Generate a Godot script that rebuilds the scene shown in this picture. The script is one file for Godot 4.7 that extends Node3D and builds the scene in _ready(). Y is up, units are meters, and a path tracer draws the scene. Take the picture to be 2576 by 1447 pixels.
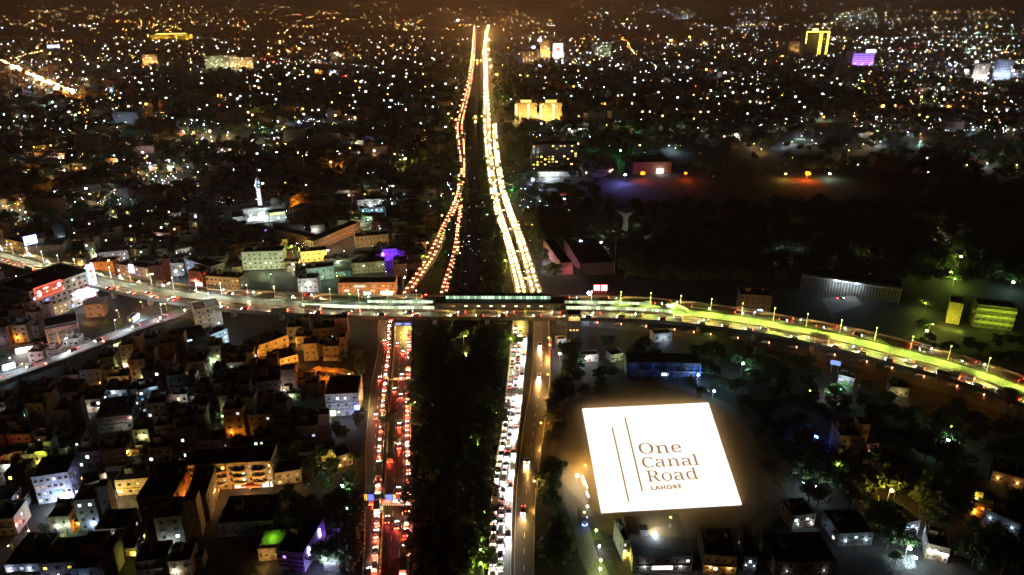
extends Node3D
# A night view from 200 m above a city crossroads: a canal with a road on either bank, an elevated road with a bus station across it.
# y is up, units are metres, the camera stands above the origin and looks towards -z.

const CAM_H := 200.0
const FOCAL := 1839.0                    # in pixels of a 2576 x 1447 survey picture
var pitch := atan((723.5 + 15.0) / FOCAL)
var rng := RandomNumberGenerator.new()
var patchy := FastNoiseLite.new()
var used := {}
var mats := {}
var landmarks := []                      # [phrase, place]
var pending := []                        # things whose label still needs its place in words
var occupied := []                       # Vector3(x, z, radius)
var keep_out := []                       # ribbons that houses and trees stay off
var gain := 1.0
var far_cars := []

# ---------------------------------------------------------------- geometry
class MB:
	var v := PackedVector3Array()
	var n := PackedVector3Array()
	func tri(a: Vector3, b: Vector3, c: Vector3) -> void:
		var m := (b - a).cross(c - a).normalized()
		v.append_array([a, c, b])
		n.append_array([m, m, m])
	func quad(a: Vector3, b: Vector3, c: Vector3, d: Vector3) -> void:
		tri(a, b, c)
		tri(a, c, d)
	func box(c: Vector3, s: Vector3, yaw := 0.0, tilt := 0.0) -> void:
		var b := Basis(Vector3.UP, yaw) * Basis(Vector3.RIGHT, tilt)
		var h := s / 2.0
		var p := []
		for i in 8:
			p.append(c + b * Vector3(h.x if i & 1 else -h.x, h.y if i & 2 else -h.y, h.z if i & 4 else -h.z))
		quad(p[4], p[5], p[7], p[6])
		quad(p[1], p[0], p[2], p[3])
		quad(p[5], p[1], p[3], p[7])
		quad(p[0], p[4], p[6], p[2])
		quad(p[6], p[7], p[3], p[2])
		quad(p[0], p[1], p[5], p[4])
	func cyl(c: Vector3, r0: float, r1: float, h: float, k := 10, from := Vector3.UP) -> void:
		var q := Quaternion(Vector3.UP, from.normalized())
		for i in k:
			var a := TAU * i / k
			var b := TAU * (i + 1) / k
			var u := Vector3(sin(a), 0, cos(a))
			var w := Vector3(sin(b), 0, cos(b))
			var t := Vector3(0, h, 0)
			quad(c + q * (u * r0), c + q * (w * r0), c + q * (w * r1 + t), c + q * (u * r1 + t))
			if r1 > 0.01:
				tri(c + q * (u * r1 + t), c + q * (w * r1 + t), c + q * t)
	func bar(a: Vector3, b: Vector3, r: float, k := 5) -> void:
		cyl(a, r, r, (b - a).length(), k, b - a)
	func lathe(prof: Array, k := 16, c := Vector3.ZERO) -> void:
		for i in prof.size() - 1:
			for j in k:
				var a := TAU * j / k
				var b := TAU * (j + 1) / k
				var u := Vector3(sin(a), 0, cos(a))
				var w := Vector3(sin(b), 0, cos(b))
				var p: Vector2 = prof[i]
				var q: Vector2 = prof[i + 1]
				quad(c + u * p.x + Vector3(0, p.y, 0), c + w * p.x + Vector3(0, p.y, 0), c + w * q.x + Vector3(0, q.y, 0), c + u * q.x + Vector3(0, q.y, 0))
	func ribbon(l: Array, r: Array, up := 0.0) -> void:   # a strip between two lines, facing up
		var o := Vector3(0, up, 0)
		for i in l.size() - 1:
			quad(l[i] + o, r[i] + o, r[i + 1] + o, l[i + 1] + o)
	func wall(line: Array, h: float, t: float) -> void:   # a wall that follows a line
		for i in line.size() - 1:
			var a: Vector3 = line[i]
			var b: Vector3 = line[i + 1]
			var s := (b - a).cross(Vector3.UP).normalized() * t / 2.0
			var u := Vector3(0, h, 0)
			quad(a + s, b + s, b + s + u, a + s + u)
			quad(b - s, a - s, a - s + u, b - s + u)
			quad(a + s + u, b + s + u, b - s + u, a - s + u)
			quad(a - s, a + s, a + s + u, a - s + u)
			quad(b + s, b - s, b - s + u, b + s + u)
	func extrude(poly: Array, z0: float, z1: float) -> void:   # a convex outline (x, y) swept along z
		var k := poly.size()
		for i in k:
			var a: Vector2 = poly[i]
			var b: Vector2 = poly[(i + 1) % k]
			quad(Vector3(a.x, a.y, z1), Vector3(a.x, a.y, z0), Vector3(b.x, b.y, z0), Vector3(b.x, b.y, z1))
		for i in range(1, k - 1):
			tri(Vector3(poly[0].x, poly[0].y, z1), Vector3(poly[i].x, poly[i].y, z1), Vector3(poly[i + 1].x, poly[i + 1].y, z1))
			tri(Vector3(poly[0].x, poly[0].y, z0), Vector3(poly[i + 1].x, poly[i + 1].y, z0), Vector3(poly[i].x, poly[i].y, z0))
	func side_on(poly: Array, half: float) -> void:   # an outline (z, y), swept along x
		var from := v.size()
		extrude(poly, -half, half)
		for i in range(from, v.size()):
			v[i] = Vector3(-v[i].z, v[i].y, v[i].x)
			n[i] = Vector3(-n[i].z, n[i].y, n[i].x)
	func done() -> ArrayMesh:
		var a := []
		a.resize(Mesh.ARRAY_MAX)
		a[Mesh.ARRAY_VERTEX] = v
		a[Mesh.ARRAY_NORMAL] = n
		var m := ArrayMesh.new()
		if v.size():
			m.add_surface_from_arrays(Mesh.PRIMITIVE_TRIANGLES, a)
		return m

func box_mesh(s: Vector3, c := Vector3.ZERO) -> ArrayMesh:
	var b := MB.new()
	b.box(c, s)
	return b.done()

# where the survey picture's pixel meets the level y = h
func g(px: float, py: float, h := 0.0) -> Vector3:
	var dx := (px - 1288.0) / FOCAL
	var dy := -(py - 723.5) / FOCAL
	var d := Vector3(dx, dy * cos(pitch) - sin(pitch), -cos(pitch) - dy * sin(pitch))
	return Vector3(0, CAM_H, 0) + d * ((CAM_H - h) / -d.y)

func seen_at(p: Vector3) -> Vector2:
	var q := p - Vector3(0, CAM_H, 0)
	var up := q.y * cos(pitch) - q.z * sin(pitch) * 1.0
	var ahead := -q.y * sin(pitch) - q.z * cos(pitch)
	return Vector2(1288.0 + FOCAL * q.x / ahead, 723.5 - FOCAL * up / ahead)

func in_view(p: Vector3, margin := 30.0) -> bool:
	if p.z > -40.0:
		return false
	var s := seen_at(p)
	return s.x > -margin and s.x < 2576 + margin and s.y > -margin and s.y < 1447 + margin * 2

# ---------------------------------------------------------------- materials
var plaster_noise: NoiseTexture2D
var soil_noise: NoiseTexture2D
var tar_noise: NoiseTexture2D
var bump_noise: NoiseTexture2D

func noise_tex(f: float, low: float, high: float, seed_: int, oct := 5) -> NoiseTexture2D:
	var n := FastNoiseLite.new()
	n.seed = seed_
	n.frequency = f
	n.fractal_octaves = oct
	var t := NoiseTexture2D.new()
	t.width = 512
	t.height = 512
	t.seamless = true
	t.noise = n
	var r := Gradient.new()
	r.set_color(0, Color(low, low, low))
	r.set_color(1, Color(high, high, high))
	t.color_ramp = r
	return t

func mat(c: Color, rough := 0.9, tex: Texture2D = null, scale := 0.1, metal := 0.0) -> StandardMaterial3D:
	var key := [c, rough, tex, scale, metal]
	if not mats.has(key):
		var m := StandardMaterial3D.new()
		m.albedo_color = c.linear_to_srgb()
		m.roughness = rough
		m.metallic = metal
		if tex:
			m.albedo_texture = tex
			m.uv1_triplanar = true
			m.uv1_world_triplanar = true
			m.uv1_scale = Vector3(scale, scale, scale)
		mats[key] = m
	return mats[key]

func plaster(c: Color) -> StandardMaterial3D:
	return mat(c, 0.92, plaster_noise, 0.11)

func glow(c: Color, e: float) -> StandardMaterial3D:
	var key := ["glow", c, e]
	if not mats.has(key):
		var m := StandardMaterial3D.new()
		m.albedo_color = Color(0.3, 0.3, 0.3)
		m.roughness = 0.6
		m.emission_enabled = true
		m.emission = c.linear_to_srgb()
		m.emission_energy_multiplier = e
		mats[key] = m
	return mats[key]

const WARM := Color(1.0, 0.56, 0.17)
const AMBER := Color(1.0, 0.34, 0.03)
const WHITE := Color(1.0, 0.97, 0.92)
const COOL := Color(0.6, 0.8, 1.0)
const MINT := Color(0.55, 1.0, 0.72)
const LIME := Color(0.72, 1.0, 0.12)
const BLUE := Color(0.08, 0.16, 1.0)
const RED := Color(1.0, 0.06, 0.03)
const VIOLET := Color(0.42, 0.12, 1.0)
const YELLOW := Color(1.0, 0.78, 0.12)
const GREEN := Color(0.1, 1.0, 0.2)
const PEARL := Color(1.0, 0.85, 0.55)
const LIME_WHITE := Color(0.85, 1.0, 0.5)

# ---------------------------------------------------------------- nodes
func numbered(s: String) -> String:
	if not used.has(s):
		used[s] = 0
		return s
	used[s] += 1
	return "%s_%03d" % [s, used[s]]

func tag(o: Node, label: String, category: String, group := "") -> Node:
	o.set_meta("label", label)
	o.set_meta("category", category)
	if group != "":
		o.set_meta("group", group)
	return o

func thing(called: String, label: String, category: String, at: Vector3, yaw := 0.0, group := "") -> Node3D:
	var o := Node3D.new()
	o.name = numbered(called)
	add_child(o)
	o.position = at
	o.rotation.y = yaw
	tag(o, label, category, group)
	return o

func part(called: String, mesh: Mesh, m: Material, parent: Node, at := Vector3.ZERO, yaw := 0.0, sc := Vector3.ONE) -> MeshInstance3D:
	var o := MeshInstance3D.new()
	o.mesh = mesh
	o.material_override = m
	o.name = called
	parent.add_child(o, true)
	o.position = at
	o.rotation.y = yaw
	o.scale = sc
	return o

func single(called: String, mesh: Mesh, m: Material, label: String, category: String, group := "") -> MeshInstance3D:
	var o := part(numbered(called), mesh, m, self)
	tag(o, label, category, group)
	return o

func struct(called: String, mesh: Mesh, m: Material) -> MeshInstance3D:
	var o := part(called, mesh, m, self)
	o.set_meta("kind", "structure")
	return o

func dup(proto: Node3D, at: Vector3, yaw: float, group := "") -> Node3D:
	var o: Node3D = proto.duplicate()
	o.name = numbered(String(proto.get_meta("called")))
	add_child(o)
	o.position = at
	o.rotation.y = yaw
	if group != "":
		o.set_meta("group", group)
	return o

func omni(parent: Node, at: Vector3, c: Color, e: float, size := 0.3) -> OmniLight3D:
	var l := OmniLight3D.new()
	l.name = "lamp_light"
	l.light_color = c.linear_to_srgb()
	l.light_energy = e * gain
	l.light_size = size
	l.omni_range = 90.0
	l.omni_attenuation = 2.0
	l.shadow_enabled = true
	parent.add_child(l, true)
	l.position = at
	return l

func spot(parent: Node, at: Vector3, towards: Vector3, c: Color, e: float, angle: float, size := 0.3) -> SpotLight3D:
	var l := SpotLight3D.new()
	l.name = "beam_light"
	l.light_color = c.linear_to_srgb()
	l.light_energy = e
	l.light_size = size
	l.spot_angle = angle
	l.spot_angle_attenuation = 0.6
	l.spot_range = 120.0
	l.spot_attenuation = 2.0
	l.shadow_enabled = true
	parent.add_child(l, true)
	l.position = at
	l.basis = Basis.looking_at(towards, Vector3.UP if absf(towards.normalized().y) < 0.95 else Vector3.FORWARD)
	return l

# a label is finished at the end: «base, third nearest beyond the white mosque»
func later(o: Node3D, base: String, category: String, word: String, group := "") -> void:
	tag(o, base, category, group)
	pending.append([o, base, word])

func landmark(phrase: String, at: Vector3) -> void:
	landmarks.append([phrase, at])

const ORDINALS := ["", "", "second ", "third ", "fourth ", "fifth ", "sixth ", "seventh ", "eighth ", "ninth ", "tenth "]
func ordinal(i: int) -> String:
	if i <= 10:
		return ORDINALS[i]
	var t := "th"
	if i % 100 < 11 or i % 100 > 13:
		t = ["th", "st", "nd", "rd", "th", "th", "th", "th", "th", "th"][i % 10]
	return "%d%s " % [i, t]

func finish_labels() -> void:
	var heaps := {}
	for p in pending:
		var at: Vector3 = p[0].position
		var best := 0
		for i in landmarks.size():
			if landmarks[i][1].distance_to(at) < landmarks[best][1].distance_to(at):
				best = i
		var d: Vector3 = at - landmarks[best][1]
		var way := ("beyond" if d.z < 0 else "in front of") if absf(d.z) > absf(d.x) else ("left of" if d.x < 0 else "right of")
		var key := "%s|%d|%s" % [p[2], best, way]
		if not heaps.has(key):
			heaps[key] = []
		heaps[key].append([d.length(), p, best, way])
	for key in heaps:
		var h: Array = heaps[key]
		h.sort_custom(func(a, b): return a[0] < b[0])
		for i in h.size():
			var p: Array = h[i][1]
			p[0].set_meta("label", "%s, %s%s %s" % [p[1], "nearest " if i == 0 else ordinal(i + 1), h[i][3], landmarks[h[i][2]][0]])

func free_spot(p: Vector3, r: float) -> bool:
	for o in occupied:
		if Vector2(p.x - o.x, p.z - o.y).length() < r + o.z:
			return false
	for k in keep_out:
		for i in k.size() - 1:
			var a: Vector3 = k[i][0]
			var b: Vector3 = k[i + 1][0]
			var q := Geometry2D.get_closest_point_to_segment(Vector2(p.x, p.z), Vector2(a.x, a.z), Vector2(b.x, b.z))
			if q.distance_to(Vector2(p.x, p.z)) < k[i][1] + r:
				return false
	return true

func take(p: Vector3, r: float) -> void:
	occupied.append(Vector3(p.x, p.z, r))

# ---------------------------------------------------------------- roads as ribbons: [left x, left y, right x, right y, level] in survey pixels
func ribbon_of(rows: Array) -> Dictionary:
	var l := []
	var r := []
	for a in rows:
		l.append(g(a[0], a[1], a[4]))
		r.append(g(a[2], a[3], a[4]))
	var c := []
	for i in l.size():
		c.append([(l[i] + r[i]) / 2.0, l[i].distance_to(r[i]) / 2.0])
	return {"l": l, "r": r, "c": c}

func across(rib: Dictionary, f: float, up := 0.0) -> Array:
	var out := []
	for i in rib.l.size():
		out.append(rib.l[i].lerp(rib.r[i], f) + Vector3(0, up, 0))
	return out

func along(line: Array, step: float, start := 0.0) -> Array:   # [place, direction] every so many metres
	var out := []
	var need := start
	for i in line.size() - 1:
		var a: Vector3 = line[i]
		var b: Vector3 = line[i + 1]
		var len := a.distance_to(b)
		while need <= len:
			out.append([a.lerp(b, need / len), (b - a).normalized()])
			need += step
		need -= len
	return out

func smooth(line: Array, every := 12.0) -> Array:   # the same line with rounded corners
	var c := Curve3D.new()
	for i in line.size():
		var t: Vector3 = (line[mini(i + 1, line.size() - 1)] - line[maxi(i - 1, 0)]) / 6.0
		c.add_point(line[i], -t, t)
	c.bake_interval = every
	return Array(c.get_baked_points())

func smooth_ribbon(rib: Dictionary, k := 6) -> Dictionary:
	var out := {"l": [], "r": [], "c": []}
	for side in ["l", "r"]:
		var line: Array = rib[side]
		for i in line.size() - 1:
			var a: Vector3 = line[maxi(i - 1, 0)]
			var b: Vector3 = line[i]
			var c: Vector3 = line[i + 1]
			var d: Vector3 = line[mini(i + 2, line.size() - 1)]
			for j in k:
				out[side].append(b.cubic_interpolate(c, a, d, float(j) / k))
		out[side].append(line[-1])
	for i in out.l.size():
		out.c.append([(out.l[i] + out.r[i]) / 2.0, out.l[i].distance_to(out.r[i]) / 2.0])
	return out

# ---------------------------------------------------------------- buildings
var frame_mesh: ArrayMesh
var pane_mesh: ArrayMesh
var unit_box: ArrayMesh
var tank_mesh: ArrayMesh
var bulb_mesh: ArrayMesh
var dark_glass: StandardMaterial3D
var roof_mat: StandardMaterial3D
var trim_mat: StandardMaterial3D
var steel: StandardMaterial3D
var concrete: StandardMaterial3D
var asphalt: StandardMaterial3D

func prepare() -> void:
	plaster_noise = noise_tex(0.012, 0.45, 1.0, 3)
	soil_noise = noise_tex(0.02, 0.12, 1.0, 5)
	tar_noise = noise_tex(0.03, 0.55, 1.0, 9)
	var f := MB.new()
	f.box(Vector3(-0.45, 0, 0.03), Vector3(0.1, 1, 0.14))
	f.box(Vector3(0.45, 0, 0.03), Vector3(0.1, 1, 0.14))
	f.box(Vector3(0, 0.46, 0.03), Vector3(0.8, 0.08, 0.139))
	f.box(Vector3(0, -0.46, 0.05), Vector3(0.8, 0.08, 0.2))
	f.box(Vector3(0, 0, 0.025), Vector3(0.05, 0.84, 0.08))
	frame_mesh = f.done()
	pane_mesh = box_mesh(Vector3(0.8, 0.84, 0.03), Vector3(0, 0, 0.02))
	unit_box = box_mesh(Vector3.ONE)
	var t := MB.new()
	t.lathe([Vector2(0.0, 0.0), Vector2(0.62, 0.0), Vector2(0.65, 0.9), Vector2(0.4, 1.2), Vector2(0.25, 1.22), Vector2(0.25, 1.35), Vector2(0.0, 1.36)], 12)
	tank_mesh = t.done()
	var b := MB.new()
	b.lathe([Vector2(0.0, -0.2), Vector2(0.16, -0.13), Vector2(0.2, 0.0), Vector2(0.14, 0.14), Vector2(0.0, 0.19)], 8)
	bulb_mesh = b.done()
	var po := MB.new()
	po.cyl(Vector3.ZERO, 0.16, 0.08, 1.0, 6)
	post_mesh = po.done()
	var ar := MB.new()
	ar.bar(Vector3(0, 0, 0), Vector3(0, 0.25, 1.2), 0.06)
	arm_mesh = ar.done()
	head_mesh = box_mesh(Vector3(0.42, 0.16, 0.8), Vector3(0, 0, 0))
	dark_glass = mat(Color(0.012, 0.014, 0.018), 0.12)
	roof_mat = mat(Color(0.055, 0.05, 0.045), 0.95, soil_noise, 0.07)
	trim_mat = plaster(Color(0.42, 0.38, 0.32))
	steel = mat(Color(0.3, 0.31, 0.32), 0.45, null, 0.1, 0.6)
	concrete = mat(Color(0.24, 0.225, 0.2), 0.9, plaster_noise, 0.06)
	asphalt = mat(Color(0.052, 0.05, 0.048), 0.55, tar_noise, 0.05)

# walls with a parapet round a sunk flat roof; the front is at z = 0 and looks along +z, the body goes back to z = -d
func walls(w: float, d: float, h: float, top := 0.9) -> ArrayMesh:
	var b := MB.new()
	var x := w / 2.0
	var t := 0.22
	var y := h + top
	b.quad(Vector3(-x, -0.3, 0), Vector3(x, -0.3, 0), Vector3(x, y, 0), Vector3(-x, y, 0))
	b.quad(Vector3(x, -0.3, -d), Vector3(-x, -0.3, -d), Vector3(-x, y, -d), Vector3(x, y, -d))
	b.quad(Vector3(x, -0.3, 0), Vector3(x, -0.3, -d), Vector3(x, y, -d), Vector3(x, y, 0))
	b.quad(Vector3(-x, -0.3, -d), Vector3(-x, -0.3, 0), Vector3(-x, y, 0), Vector3(-x, y, -d))
	b.quad(Vector3(-x, y, 0), Vector3(x, y, 0), Vector3(x - t, y, -t), Vector3(-x + t, y, -t))
	b.quad(Vector3(x, y, -d), Vector3(-x, y, -d), Vector3(-x + t, y, -d + t), Vector3(x - t, y, -d + t))
	b.quad(Vector3(x, y, 0), Vector3(x, y, -d), Vector3(x - t, y, -d + t), Vector3(x - t, y, -t))
	b.quad(Vector3(-x, y, -d), Vector3(-x, y, 0), Vector3(-x + t, y, -t), Vector3(-x + t, y, -d + t))
	b.quad(Vector3(-x + t, y, -t), Vector3(x - t, y, -t), Vector3(x - t, h, -t), Vector3(-x + t, h, -t))
	b.quad(Vector3(x - t, y, -d + t), Vector3(-x + t, y, -d + t), Vector3(-x + t, h, -d + t), Vector3(x - t, h, -d + t))
	b.quad(Vector3(x - t, y, -t), Vector3(x - t, y, -d + t), Vector3(x - t, h, -d + t), Vector3(x - t, h, -t))
	b.quad(Vector3(-x + t, y, -d + t), Vector3(-x + t, y, -t), Vector3(-x + t, h, -t), Vector3(-x + t, h, -d + t))
	return b.done()

func window(parent: Node, at: Vector3, yaw: float, w: float, h: float, pane: Material, frame: Material = null) -> Node3D:
	var f := part("window", frame_mesh, frame if frame else trim_mat, parent, at, yaw, Vector3(w, h, 1))
	part("window_pane", pane_mesh, pane, f)
	return f

func pick_pane(lit: float, tones: Array) -> Material:
	if rng.randf() < lit:
		return glow(tones[rng.randi() % tones.size()], [0.5, 1.2, 3.0][rng.randi() % 3])
	return dark_glass

# fills a thing with walls, roof, windows, door and roof clutter
func building(o: Node3D, w: float, d: float, h: float, rows: int, cols: int, side: int, wall: Material, lit := 0.2, tones := [WARM, WHITE, COOL], opt := {}) -> void:
	part("wall", walls(w, d, h), wall, o)
	part("roof", box_mesh(Vector3(w - 0.46, 0.2, d - 0.46)), roof_mat, o, Vector3(0, h - 0.08, -d / 2))
	var sh := h / rows
	var ww: float = minf(opt.get("ww", 1.5), w / maxf(cols, 1) * 0.62)
	var wh: float = minf(opt.get("wh", 1.4), sh * 0.6)
	for r in rows:
		for c in cols:
			if r == 0 and c == cols / 2 and not opt.has("nodoor"):
				continue
			window(o, Vector3(w * ((c + 0.5) / cols - 0.5), sh * (r + 0.56), 0.0), 0.0, ww, wh, pick_pane(lit, tones))
		for c in side:
			for s in ([-1, 1] if not opt.has("one_side") else [opt.one_side]):
				window(o, Vector3(s * w / 2.0, sh * (r + 0.56), -d * (c + 0.5) / side), s * PI / 2, minf(ww, d / side * 0.6), wh, pick_pane(lit, tones))
		if opt.get("shade", true) and r > 0:
			part("sunshade", box_mesh(Vector3(w * 0.96, 0.12, 0.55)), wall, o, Vector3(0, sh * r + 0.05, 0.27))
	if not opt.has("nodoor"):
		part("door", box_mesh(Vector3(1.5, 2.3, 0.1)), mat(Color(0.09, 0.05, 0.03), 0.6), o, Vector3(w * ((cols / 2 + 0.5) / maxf(cols, 1) - 0.5), 1.15, 0.05))
	if not opt.has("bare"):
		var sw := minf(3.2, w * 0.4)
		var sr := part("stair_room", walls(sw, minf(3.4, d * 0.4), 2.5, 0.25), wall, o, Vector3(-w * 0.22, h, -d * 0.5))
		part("roof_slab", box_mesh(Vector3(sw - 0.5, 0.1, minf(3.4, d * 0.4) - 0.5)), roof_mat, sr, Vector3(0, 2.5, -minf(3.4, d * 0.4) / 2))
		var tk := part("water_tank", tank_mesh, mat([Color(0.02, 0.02, 0.025), Color(0.03, 0.1, 0.3), Color(0.35, 0.34, 0.3)][rng.randi() % 3], 0.5), o, Vector3(w * 0.27, h + 0.5, -d * 0.7))
		part("stand", unit_box, concrete, tk, Vector3(0, -0.25, 0), 0, Vector3(1.2, 0.5, 1.2))

# a building between two ground points of its front, which run from left to right as seen from the camera
func block(called: String, label: String, category: String, ax: float, ay: float, bx: float, by: float, d: float, h: float, rows: int, cols: int, side: int, wall: Material, lit := 0.2, tones := [WARM, WHITE, COOL], opt := {}) -> Node3D:
	var a := g(ax, ay)
	var b := g(bx, by)
	var x := (b - a).normalized()
	var o := thing(called, label, category, (a + b) / 2.0, atan2(-x.z, x.x))
	var w := a.distance_to(b)
	building(o, w, d, h, rows, cols, side, wall, lit, tones, opt)
	o.set_meta("w", w)
	var mid: Vector3 = o.position + o.basis * Vector3(0, 0, -d / 2)
	var k := int(ceil(maxf(w, d) / minf(w, d)))
	for i in k:
		var f := (i + 0.5) / k - 0.5
		take(mid + o.basis * (Vector3(w * f, 0, 0) if w > d else Vector3(0, 0, d * f)), minf(w, d) * 0.62)
	for i in k:      # keep the ground before the front open
		var f := (i + 0.5) / k - 0.5
		take(o.position + o.basis * Vector3(w * f if w > d else 0.0, 0, 9.0 if o.position.z < -440.0 else 6.5), minf(w, d) * 0.4 + (2.0 if o.position.z < -440.0 else 0.0))
	return o

func wall_lamp(o: Node3D, at: Vector3, c: Color, e: float, bright := 14.0) -> void:
	part("wall_lamp", bulb_mesh, glow(c, bright), o, at)
	omni(o, at + Vector3(0, -0.05, 0.45), c, e)

func board(called: String, label: String, a: Vector3, b: Vector3, low: float, high: float, face: Material, frame: Material, legs := true, category := "billboard") -> Node3D:
	var x := b - a
	x.y = 0
	var w := x.length()
	x = x.normalized()
	var at := (a + b) / 2.0
	var o := thing(called, label, category, Vector3(at.x, low, at.z), atan2(-x.z, x.x))
	var h := high - low
	part("sign_face", box_mesh(Vector3(w, h, 0.3)), face, o, Vector3(0, h / 2, 0))
	var f := MB.new()
	f.box(Vector3(0, -0.15, 0), Vector3(w + 0.6, 0.3, 0.5))
	f.box(Vector3(0, h + 0.15, 0), Vector3(w + 0.6, 0.3, 0.5))
	f.box(Vector3(-w / 2 - 0.15, h / 2, 0), Vector3(0.3, h, 0.5))
	f.box(Vector3(w / 2 + 0.15, h / 2, 0), Vector3(0.3, h, 0.5))
	part("frame", f.done(), frame, o)
	if legs:
		for s in [-0.35, 0.35]:
			part("leg", unit_box, steel, o, Vector3(w * s, -low / 2, -0.3), 0, Vector3(0.4, low, 0.4))
	o.set_meta("w", w)
	return o

# ---------------------------------------------------------------- street lamps
var post_mesh: ArrayMesh
var arm_mesh: ArrayMesh
var head_mesh: ArrayMesh
func lamp_post(label: String, at: Vector3, yaw: float, c: Color, e: float, h := 8.0, bright := 14.0, group := "", size := 1.0, called := "street_lamp") -> Node3D:
	var o := thing(called, label, "street lamp", at, yaw, group)
	part("post", post_mesh, steel, o, Vector3.ZERO, 0, Vector3(1, h, 1))
	part("arm", arm_mesh, steel, o, Vector3(0, h - 0.1, 0))
	part("lamp_head", bulb_mesh, glow(c, bright), o, Vector3(0, h + 0.1, 1.5), 0, Vector3(1.8, 1.2, 2.4) * size)
	omni(o, Vector3(0, h - 0.25 - 0.26 * size, 1.5), c, e, 0.25)
	return o

# ---------------------------------------------------------------- trees
var tree_protos := []
func make_tree(k: int, label: String) -> Node3D:
	var o := Node3D.new()
	o.set_meta("called", ["broad_tree", "tall_tree", "young_tree", "spreading_tree", "dense_tree"][k])
	tag(o, label, "tree")
	var hgt: float = [9.0, 13.0, 6.0, 10.0, 11.0][k]
	var rad: float = [4.2, 3.4, 2.4, 5.4, 4.6][k]
	var wood := MB.new()
	wood.cyl(Vector3(0, -0.3, 0), 0.34 * hgt / 10, 0.2 * hgt / 10, hgt * 0.5, 7)
	var leaves := MB.new()
	var clumps := [8, 9, 5, 10, 10][k] as int
	for i in clumps:
		var a := TAU * i / clumps + rng.randf() * 0.8
		var rr := rad * (0.25 + 0.5 * rng.randf())
		var c := Vector3(sin(a) * rr, hgt * (0.5 + 0.4 * rng.randf()), cos(a) * rr)
		if i == 0:
			c = Vector3(0.3, hgt * 0.88, 0.2)
		wood.bar(Vector3(0, hgt * (0.28 + 0.15 * rng.randf()), 0), c, 0.09, 4)
		var cr := rad * (0.34 + 0.2 * rng.randf())
		for j in 52:
			var dir := Vector3(rng.randfn(), rng.randfn() * 0.8, rng.randfn()).normalized()
			var p := c + dir * cr * (0.45 + 0.6 * rng.randf())
			var u := Vector3(rng.randfn(), rng.randfn() * 0.5, rng.randfn()).normalized()
			var w := u.cross(dir + Vector3(0, 0.4, 0)).normalized()
			var s := 0.38 + 0.4 * rng.randf()
			leaves.quad(p - u * s, p - w * s * 0.7, p + u * s, p + w * s * 0.7)
	part("trunk", wood.done(), mat(Color(0.06, 0.045, 0.03), 0.95), o)
	part("crown", leaves.done(), mat([Color(0.045, 0.075, 0.018), Color(0.035, 0.065, 0.02), Color(0.06, 0.1, 0.02), Color(0.04, 0.07, 0.016), Color(0.032, 0.058, 0.016)][k], 0.75), o)
	return o

var wood_spots := []
var tree_spots := []
func tree(at: Vector3, where: String, _near := true, k := -1, size := 1.0) -> void:
	if in_view(at, 40) and not (at.x > 29 and at.x < 104 and at.z > -328 and at.z < -231):
		tree_spots.append([-at.z, at, where, rng.randi() % 5 if k < 0 else k, size])

func raise_trees() -> void:   # the nearest stand singly, the rest join the far woods
	tree_spots.sort_custom(func(a, b): return a[0] < b[0])
	for i in tree_spots.size():
		var t: Array = tree_spots[i]
		if i >= 296:
			wood_spots.append([t[1], t[4]])
			continue
		var k: int = t[3]
		var o := dup(tree_protos[k], t[1], rng.randf() * TAU, t[2])
		var s: float = t[4] * rng.randf_range(0.8, 1.2)
		o.scale = Vector3(s, s * rng.randf_range(0.9, 1.1), s)
		later(o, String(tree_protos[k].get_meta("label")), "tree", "tree%d" % k, t[2])

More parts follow.
